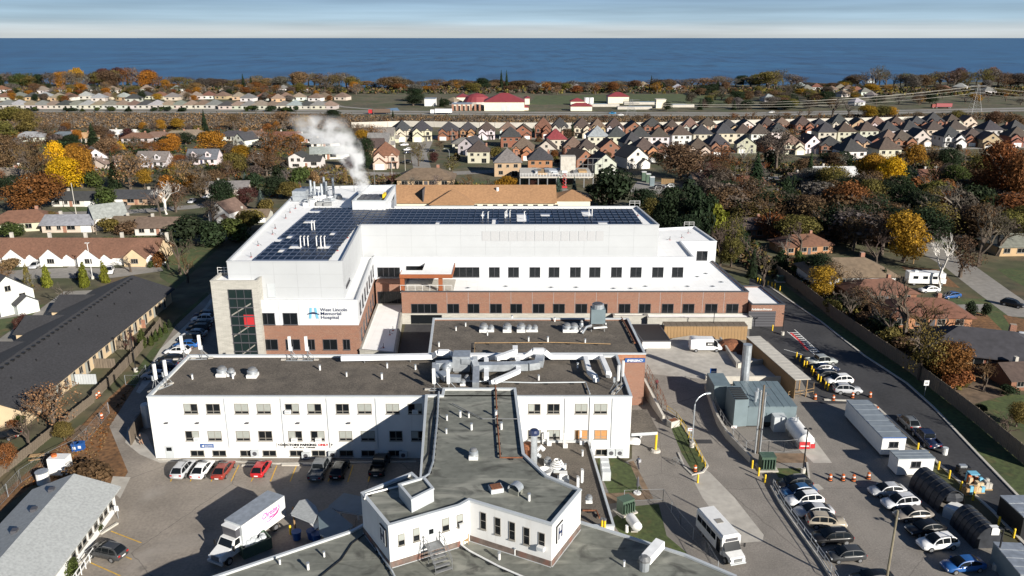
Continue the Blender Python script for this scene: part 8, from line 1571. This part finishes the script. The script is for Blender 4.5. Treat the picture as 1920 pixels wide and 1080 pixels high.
for a in(('sparse',785,312,266,34,'olive'),('sparse',826,284,262,22,'brown'),('sparse',848,325,292,34,'olive'),('leafy',815,305,285,20,'maroon'),('shrub',930,300,275,26,'olive'),('spruce',903,270,250,10,'dark green'),('leafy',1040,300,280,16,'rust'),('leafy',1065,262,240,26,'brown'),('spruce',1073,262,224,14,'dark green'),('leafy',905,296,280,24,'brown'),('cedar',865,275,258,8,'dark green'),('spruce',985,248,236,7,'dark green'),('spruce',1000,248,236,7,'dark green'),('spruce',1012,247,235,7,'dark green'),('spruce',1028,248,236,7,'dark green'),('leafy',1140,300,285,16,'brown'),('leafy',1230,308,285,26,'dark green'),('sparse',1480,280,240,30,'gold'),('spruce',1628,258,236,9,'dark green'),('leafy',1210,298,270,20,'dark green'),('leafy',1135,318,300,20,'rust'),('shrub',1690,310,285,30,'tan'),('leafy',1550,305,285,30,'dark green')):T(*a,'cdst')
S=random.Random(33)
prof=[(-20,138),(60,137),(130,130),(170,136),(200,128),(270,127),(300,142),(340,146),(420,150),(470,143),(540,142),(560,135),(655,134),(668,150),(700,152),(740,143),(790,152),(880,148),(960,152),(1180,152),(1220,147),(1260,150),(1330,146),(1400,142),(1430,133),(1470,134),(1490,140),(1505,152),(1570,154),(1600,140),(1640,126),(1670,136),(1740,138),(1790,127),(1820,136),(1850,126),(1880,136),(1960,136)]
def pr(x):
 for(a,b_),(c,d)in zip(prof,prof[1:]):
  if a<=x<=c:return b_+(d-b_)*(x-a)/(c-a)
 return 138
def pal(x):
 if x<120:return S.choice(['olive','brown','green','grey brown','dark green'])
 if x<300:return S.choice(['rust','maroon','brown','grey','orange','olive'])
 if x<700:return S.choice(['grey','grey brown','brown','olive','tan'])
 if x<1380:return S.choice(['grey','grey brown','brown','brown','tan'])
 if x<1480:return S.choice(['olive','dark green','grey brown'])
 return S.choice(['grey brown','grey','brown','brown','olive'])
x=-20
while x<1950:
 top=pr(x)+S.uniform(-1,5);yb=S.uniform(161,167);c=pal(x);T('bare' if c.startswith('grey')and S.random()<.5 else 'sparse' if S.random()<.6 else 'leafy',x,yb,top-2,S.uniform(26,44),c,'shore');x+=S.uniform(10,16)
for a in(('willow',148,160,126,32,'gold'),('leafy',195,162,127,34,'maroon'),('leafy',222,162,125,30,'maroon'),('leafy',281,162,129,26,'maroon'),('leafy',312,168,148,18,'orange'),('spruce',457,168,137,14,'dark green'),('spruce',472,170,142,16,'dark green'),('spruce',240,160,127,8,'dark green'),('spruce',940,166,130,13,'dark green'),('spruce',950,166,130,12,'dark green'),('leafy',905,170,145,30,'dark green'),('leafy',735,168,143,54,'brown'),('spruce',1221,160,140,9,'dark green'),('sparse',1440,168,132,60,'olive'),('sparse',1455,166,129,44,'olive'),('bare',1640,165,120,52,'grey'),('leafy',1793,160,125,28,'maroon'),('leafy',1855,160,124,30,'rust'),('sparse',560,165,134,40,'grey brown'),('bare',650,165,136,40,'grey'),('sparse',620,168,140,50,'olive'),('spruce',1345,170,150,24,'dark green'),('leafy',1320,178,158,40,'dark green'),('leafy',780,190,165,34,'dark green'),('leafy',775,198,178,40,'dark green'),('spruce',828,200,182,16,'dark green'),('leafy',835,200,184,22,'dark green')):T(*a,'shore')
for i in range(80):c=S.choice(['grey brown','brown','olive','grey','tan','dark green','rust','orange']);x=S.uniform(-10,1290);T(S.choice(['leafy','sparse','sparse','bare']),x,S.uniform(168,178),S.uniform(152,162),S.uniform(18,32),c,'shore')
for i in range(80):c=S.choice(['brown','gold','olive','rust','dark green','grey brown','orange','grey']);x=S.uniform(-10,620);yb=S.uniform(176,192);T(S.choice(['leafy','sparse','leafy']),x,yb,yb-S.uniform(9,17),S.uniform(10,20),c,'farwest')
for i in range(26):x=S.uniform(40,560);T('shrub' if S.random()<.5 else 'spruce',x,209,209-S.uniform(6,12),S.uniform(8,22),S.choice(['dark green','dark green','green']),'farwest')
for i in range(70):c=S.choice(['brown','grey brown','grey','rust','olive','dark green','brown','gold']);x=S.uniform(1300,1940);yb=S.uniform(168,204);T(S.choice(['leafy','sparse','bare','sparse']),x,yb,yb-S.uniform(12,22),S.uniform(18,34),c,'fareastt')
for i in range(52):c=S.choice(['grey brown','brown','grey','tan','rust','brown']);x=S.uniform(660,1800);yb=S.uniform(224,236)-(x>1300)*6;T(S.choice(['bare','sparse','bare']),x,yb,yb-S.uniform(8,17),S.uniform(14,26),c,'moto')
for a in(('leafy',1625,222,196,34,'gold'),('leafy',1650,222,196,38,'olive'),('leafy',1668,222,199,26,'gold'),('bare',1560,225,180,60,'grey'),('bare',1590,222,188,40,'grey'),('spruce',1312,206,184,16,'dark green'),('spruce',1376,206,186,14,'dark green'),('leafy',1400,206,188,26,'dark green'),('leafy',1470,206,190,40,'dark green'),('leafy',1795,230,205,30,'olive'),('leafy',1900,245,212,40,'brown'),('leafy',1860,240,206,34,'brown'),('spruce',737,222,205,9,'dark green'),('leafy',1250,208,190,20,'dark green')):T(*a,'moto')
for i in range(125):c=S.choice(['brown','grey brown','olive','rust','dark green','tan','brown','grey','dark green','grey brown','orange']);x=S.uniform(-15,560);yb=S.uniform(246,372);sz=17+(yb-240)*.24;yb-=45*(yb>330 and abs(x-170)<130);sz=17+(yb-240)*.2;T(S.choice(['leafy','sparse','bare','shrub','leafy','shrub']),x,yb,yb-sz*S.uniform(.6,1.15),sz*S.uniform(.8,1.3),c,'westt')
for i in range(150):c=S.choice(['brown','grey brown','olive','rust','dark green','dark green','brown','grey','olive']);x=S.uniform(1300,1940);yb=S.uniform(300,470);yb=min(yb,300+(x-1250)*.42+60);sz=26+(yb-290)*.3;T(S.choice(['leafy','sparse','bare','shrub','leafy','bare']),x,yb,yb-sz*S.uniform(.6,1.1),sz*S.uniform(.9,1.5),c,'eastt')
for i in range(34):c=S.choice(['dark green','olive','brown','dark green','grey brown']);x=S.uniform(1290,1560);yb=S.uniform(176,206);T(S.choice(['leafy','spruce','sparse','leafy']),x,yb,yb-S.uniform(12,20),S.uniform(16,30),c,'moto')
for i in range(60):c=S.choice(['brown','olive','dark green','rust','green','grey brown']);x=S.uniform(840,1900);yb=S.choice([262,264,282,300,303,306])+S.uniform(-2,2);T(S.choice(['leafy','shrub','shrub','cedar']),x,yb,yb-S.uniform(7,14),S.uniform(7,15),c,'cdst')
for i in range(30):t_=S.random();x=1462+440*t_+S.uniform(-4,12);yb=508+330*t_**1.15+S.uniform(-14,-3);sz=22+26*t_;T(S.choice(['bare','shrub','bare','shrub','sparse']),x+14,yb-4,yb-4-sz*S.uniform(.6,1.1),sz*S.uniform(.8,1.5),S.choice(['brown','grey brown','olive','dark green','brown']),'near')if t_<.62 else None
for a in(('bare',1652,600,530,90,'grey brown'),('bare',1725,640,552,120,'brown'),('bare',1765,640,575,90,'grey brown'),('sparse',1610,585,535,70,'brown'),('bare',1665,640,570,100,'grey'),('bare',1600,560,508,66,'grey brown'),('shrub',1745,700,655,66,'olive'),('shrub',1700,668,630,60,'brown'),('shrub',1650,628,592,56,'dark green'),('sparse',1560,545,490,60,'brown'),('bare',1810,660,600,70,'grey brown'),('shrub',1790,730,690,60,'rust'),('shrub',1585,585,555,50,'dark green'),('leafy',1530,530,470,56,'dark green'),('bare',1500,480,415,70,'grey brown'),('bare',1430,540,470,50,'grey brown'),('leafy',1370,500,445,44,'olive'),('spruce',1410,520,460,30,'dark green'),('bare',1870,480,395,90,'grey brown'),('sparse',1800,520,440,70,'brown'),('leafy',1720,430,355,66,'dark green'),('sparse',1600,470,405,66,'brown'),('leafy',1560,455,400,50,'dark green'),('bare',1640,510,440,60,'grey brown')):T(*a,'near' if a[2]>500 else 'eastt')
for a in(('bare',300,410,345,60,'grey brown'),('sparse',330,398,340,60,'brown'),('leafy',420,392,335,50,'dark green'),('bare',545,345,300,46,'grey brown'),('sparse',500,330,280,60,'brown'),('leafy',520,372,330,50,'dark green'),('leafy',465,385,350,44,'maroon'),('leafy',545,375,340,44,'olive'),('sparse',350,355,300,60,'tan'),('leafy',440,330,285,50,'olive'),('sparse',400,420,372,50,'grey brown'),('bare',260,330,285,50,'grey brown'),('leafy',185,262,235,40,'brown'),('sparse',55,300,250,60,'brown'),('leafy',30,372,325,50,'dark green')):T(*a,'westt')
for a in(('leafy',1258,448,345,64,'dark green'),('cedar',1308,458,352,60,'dark green'),('leafy',1285,480,400,56,'dark green'),('bare',1350,500,410,66,'grey brown'),('sparse',1375,480,395,56,'olive'),('cedar',1240,430,372,34,'dark green')):T(*a,'near')
for a in(('shrub',1890,742,722,34,'dark green'),('shrub',1800,728,705,30,'olive'),('bare',1845,735,670,60,'brown'),('leafy',1905,800,750,44,'olive'),('shrub',1838,775,757,24,'dark green'),('bare',1880,830,775,50,'grey brown')):T(*a,'near')
def brush(name,poly,n,h0,h1,cols,seed,size=.5):
 r=random.Random(seed);p=[at(*q)for q in poly];b=MB();mats=[]
 for c in cols:
  k='brush_'+c
  if k not in M:M[k]=mat('brush_'+c.replace(' ','_'),tuple(v*.85 for v in C_[c]),.9,0,1,island=.22,spec=.1)
  mats.append(M[k])
 def inside(x,y):
  s=False
  for(x0,y0),(x1,y1)in zip(p,p[1:]+p[:1]):
   if(y0>y)!=(y1>y)and x<(x1-x0)*(y-y0)/(y1-y0)+x0:s=not s
  return s
 xs,ys=[q[0]for q in p],[q[1]for q in p];k=0
 while k<n:
  x,y=r.uniform(min(xs),max(xs)),r.uniform(min(ys),max(ys))
  if not inside(x,y):continue
  k+=1;m=r.randrange(len(mats));hh=r.uniform(h0,h1);wd=hh*r.uniform(.5,1)
  for _ in range(9):
   a=r.uniform(0,6.28);q=wd*sqrt(r.random());z=r.uniform(.1,1)*hh*(1-.5*q/max(wd,.01));s=size*r.uniform(.6,1.4);c=Vector((x+q*cos(a),y+q*sin(a),z));u=Vector((r.gauss(0,1),r.gauss(0,1),r.gauss(0,1))).normalized();v=u.cross(Vector((r.gauss(0,1),r.gauss(0,1),r.gauss(0,1)))).normalized()
   b.add([tuple(c-u*s),tuple(c-v*s*.7),tuple(c+u*s),tuple(c+v*s*.7)],[(0,1,2,3)],m)
 return kind(b.build(name,mats),'stuff')
brush('roadside_brush',[(-30,214),(660,218),(660,240),(560,244),(-30,240)],6500,1.2,3.6,['brown','grey brown','grey brown','grey','tan'],1,.5)
brush('roadside_brush',[(660,219),(1400,221),(1900,214),(1900,224),(1400,232),(660,236)],5200,1,3.0,['brown','grey brown','grey','tan','grey brown'],2,.45)
brush('undergrowth',[(1230,390),(1330,400),(1400,450),(1460,515),(1450,520),(1350,480),(1240,420)],1500,.6,3.2,['dark green','olive','brown','grey brown'],3,.5)
brush('undergrowth',[(1460,512),(1570,590),(1700,680),(1770,730),(1790,735),(1780,700),(1660,600),(1560,540),(1480,500)],1400,.5,2.2,['dark green','olive','brown','grey brown'],4,.32)
brush('undergrowth',[(-20,246),(560,246),(560,370),(420,372),(330,340),(-20,330)],2600,.5,2.4,['olive','brown','dark green','green','rust'],5,.5)
brush('undergrowth',[(1310,310),(1940,290),(1940,440),(1700,440),(1560,400),(1400,380)],2800,.5,2.6,['olive','brown','dark green','grey brown'],6,.5)
brush('hedge_growth',[(60,453),(300,448),(310,455),(60,460)],260,.8,1.6,['green','dark green'],7,.3)
brush('undergrowth',[(-20,166),(1300,166),(1960,166),(1960,182),(1300,176),(-20,176)],2600,2,5,['brown','grey brown','olive','dark green'],8,1.2)
brush('undergrowth',[(560,300),(700,330),(1000,355),(1000,366),(750,368),(640,345),(560,340)],900,.5,2,['brown','grey brown','olive'],9,.4)
brush('fallen_leaves',[(120,830),(200,790),(235,735),(258,712),(215,780),(190,850),(150,890),(60,910),(20,930)],420,.05,.2,['rust','tan','brown'],10,.14)
# --------- steam from the cooling tower
Ys=ORG[ctw.name][1];z0=PZ-.5
def sx(px,py):
 r,fy,fz=ray(px,py);t=Ys/fy;return r*t,H+fz*t
path=[sx(688,362),sx(680,340),sx(668,315),sx(654,288),sx(634,264),sx(600,240),sx(585,215)]
rad=[2.2,2.6,2.9,3.6,5.6,7.5,6.0];dens=[.6,.55,.46,.33,.19,.10,.0]
zmin,zmax=path[0][1]-.3,path[-1][1];xs=[p[0]for p in path]
sb=MB().box(min(xs)-10,max(xs)+5,Ys-10,Ys+10,zmin,zmax)
st=sb.build('steam',bpy.data.materials.new('steam'));st['kind']='stuff';m=st.data.materials[0];m.use_nodes=True;t=m.node_tree;L=t.links.new
for n in list(t.nodes):
 if n.type=='BSDF_PRINCIPLED':t.nodes.remove(n)
out=[n for n in t.nodes if n.type=='OUTPUT_MATERIAL'][0];pv=N(t,'ShaderNodeVolumePrincipled');pv.inputs['Color'].default_value=(1,1,1,1);pv.inputs['Anisotropy'].default_value=.0
L(pv.outputs['Volume'],out.inputs['Volume']);co=N(t,'ShaderNodeTexCoord').outputs['Object'];sxyz=N(t,'ShaderNodeSeparateXYZ')
wn=N(t,'ShaderNodeTexNoise');wn.inputs['Scale'].default_value=.16;wn.inputs['Detail'].default_value=4;L(co,wn.inputs['Vector'])
wv=N(t,'ShaderNodeVectorMath',operation='MULTIPLY_ADD');L(wn.outputs['Color'],wv.inputs[0]);wv.inputs[1].default_value=(5,5,5);L(co,wv.inputs[2])
wv2=N(t,'ShaderNodeVectorMath',operation='SUBTRACT');L(wv.outputs[0],wv2.inputs[0]);wv2.inputs[1].default_value=(2.5,2.5,2.5);L(wv2.outputs[0],sxyz.inputs['Vector'])
so_=N(t,'ShaderNodeSeparateXYZ');L(co,so_.inputs['Vector'])
mr=N(t,'ShaderNodeMapRange');L(so_.outputs['Z'],mr.inputs['Value']);mr.inputs['From Min'].default_value=zmin;mr.inputs['From Max'].default_value=zmax
def curve(vals,lo,hi):
 f=N(t,'ShaderNodeFloatCurve');c=f.mapping.curves[0];L(mr.outputs['Result'],f.inputs['Value'])
 for i,(p,v)in enumerate(zip(path,vals)):
  u=min(1,max(0,(p[1]-zmin)/(zmax-zmin)));v=(v-lo)/(hi-lo)
  if i==0:c.points[0].location=(0,v)
  elif i==len(path)-1:c.points[1 if len(c.points)==2 else-1].location=(1,v)
  else:c.points.new(u,v)
 f.mapping.update();o=N(t,'ShaderNodeMapRange');L(f.outputs['Value'],o.inputs['Value']);o.inputs['To Min'].default_value=lo;o.inputs['To Max'].default_value=hi;return o.outputs['Result']
cx_=curve(xs,min(xs),max(xs));rr_=curve(rad,0,10);dd_=curve(dens,0,.6)
def mth(op,a,b_=None):
 n=N(t,'ShaderNodeMath',operation=op)
 for i,q in enumerate((a,b_)):
  if q is None:continue
  if isinstance(q,(int,float)):n.inputs[i].default_value=q
  else:L(q,n.inputs[i])
 return n.outputs[0]
dx=mth('SUBTRACT',sxyz.outputs['X'],cx_);dy=mth('SUBTRACT',sxyz.outputs['Y'],Ys);ds=mth('SQRT',mth('ADD',mth('MULTIPLY',dx,dx),mth('MULTIPLY',dy,dy)))
fall=N(t,'ShaderNodeClamp');L(mth('SUBTRACT',1.0,mth('DIVIDE',ds,rr_)),fall.inputs['Value'])
nn=N(t,'ShaderNodeTexNoise');nn.inputs['Scale'].default_value=.35;nn.inputs['Detail'].default_value=5;L(co,nn.inputs['Vector'])
cl=N(t,'ShaderNodeMapRange');L(nn.outputs['Fac'],cl.inputs['Value']);cl.inputs['From Min'].default_value=.43;cl.inputs['From Max'].default_value=.62;cl.inputs['To Min'].default_value=.0;cl.inputs['To Max'].default_value=2.0
L(mth('MULTIPLY',mth('MULTIPLY',mth('POWER',fall.outputs[0],1.2),cl.outputs['Result']),mth('MULTIPLY',dd_,4.0)),pv.inputs['Density'])
# --------- put the patterns away, name what is alike
for d_ in(TREE,):
 for v in d_.values():
  for o in v:drop(o)
for o in list(CAR.values())+list(HS.values())+[FB,FS,ba,pp,tl,an_,dr,ac,cd_,dp,bp_]:drop(o)
ORD=['first','second','third','fourth','fifth','sixth','seventh','eighth','ninth','tenth','eleventh','twelfth','thirteenth','fourteenth','fifteenth','sixteenth','seventeenth','eighteenth','nineteenth','twentieth']+['twenty-'+q for q in('first','second','third','fourth','fifth','sixth','seventh','eighth','ninth')]+['thirtieth']+['thirty-'+q for q in('first','second','third','fourth','fifth','sixth','seventh','eighth','ninth')]
bins={}
for o,desc,zone,pos in LAB:bins.setdefault((desc,zone),[]).append((o,pos))
for(desc,zone),v in bins.items():
 ph,gp,ref,rn=ZONE[zone];q=at(*ref)
 v.sort(key=lambda a:hypot(a[1][0]-q[0],a[1][1]-q[1]))
 for i,(o,_)in enumerate(v):
  o['label']=desc+' '+ph if len(v)==1 else '%s %s, %s from the %s'%(desc,ph,ORD[i],rn)
SAME={'vent pipes on the white block roof':((303,728),'corner antennas'),'vent pipes on the T shaped roof':((780,915),'penthouse box'),'vent pipes on the podium roof':((820,1030),'wing steps'),'vent pipes on the brick block roof':((805,640),'courtyard'),'vent pipes on the annex roof':((1001,870),'blue capped stack'),'anchor posts on the left wing roof':((420,525),'stone tower'),'anchor posts on the main block roof':((800,500),'terrace canopy'),'anchor posts on the east end roof':((1236,421),'solar roof'),'anchor posts on the low roof':((679,655),'logo wall'),'drains in the white podium roof':((1440,590),'ambulance garage'),'bollards beside the parked pickups':((1470,640),'garage door'),'bollards along the new road kerb':((1650,800),'office trailer'),'bollards at the far bend of the new road':((1404,546),'hospital corner'),'white risers on the annex roof':((990,850),'grey wing'),'recycling bins in the yard':((100,880),'white tank'),'yellow gas standpipes':((1090,940),'T shaped wing'),'tall vents in the first trio on the left wing':((420,525),'stone tower'),'tall vents in the second trio on the left wing':((420,525),'stone tower'),'tall vents in the pair on the left wing':((420,525),'stone tower'),'tall vents on the main block roof':((700,370),'steam'),'H signs on the wing ends':None}
for o in list(sc.objects):
 if o.parent is None and o.get('group')in SAME and SAME[o['group']]:bins.setdefault(o['group'],[]).append(o)if o['group']in bins else bins.__setitem__(o['group'],[o])
for gname,ref in SAME.items():
 v=bins.get(gname)or[]
 if not ref or len(v)<2:continue
 q=at(*ref[0]);v.sort(key=lambda o:hypot(o.location.x-q[0],o.location.y-q[1]))
 for i,o in enumerate(v):o['label']=' '.join((o['label']if len(o['label'].split())<12 else ' '.join(o['label'].split()[:11])).split())+', %s from the %s'%(ORD[i],ref[1])
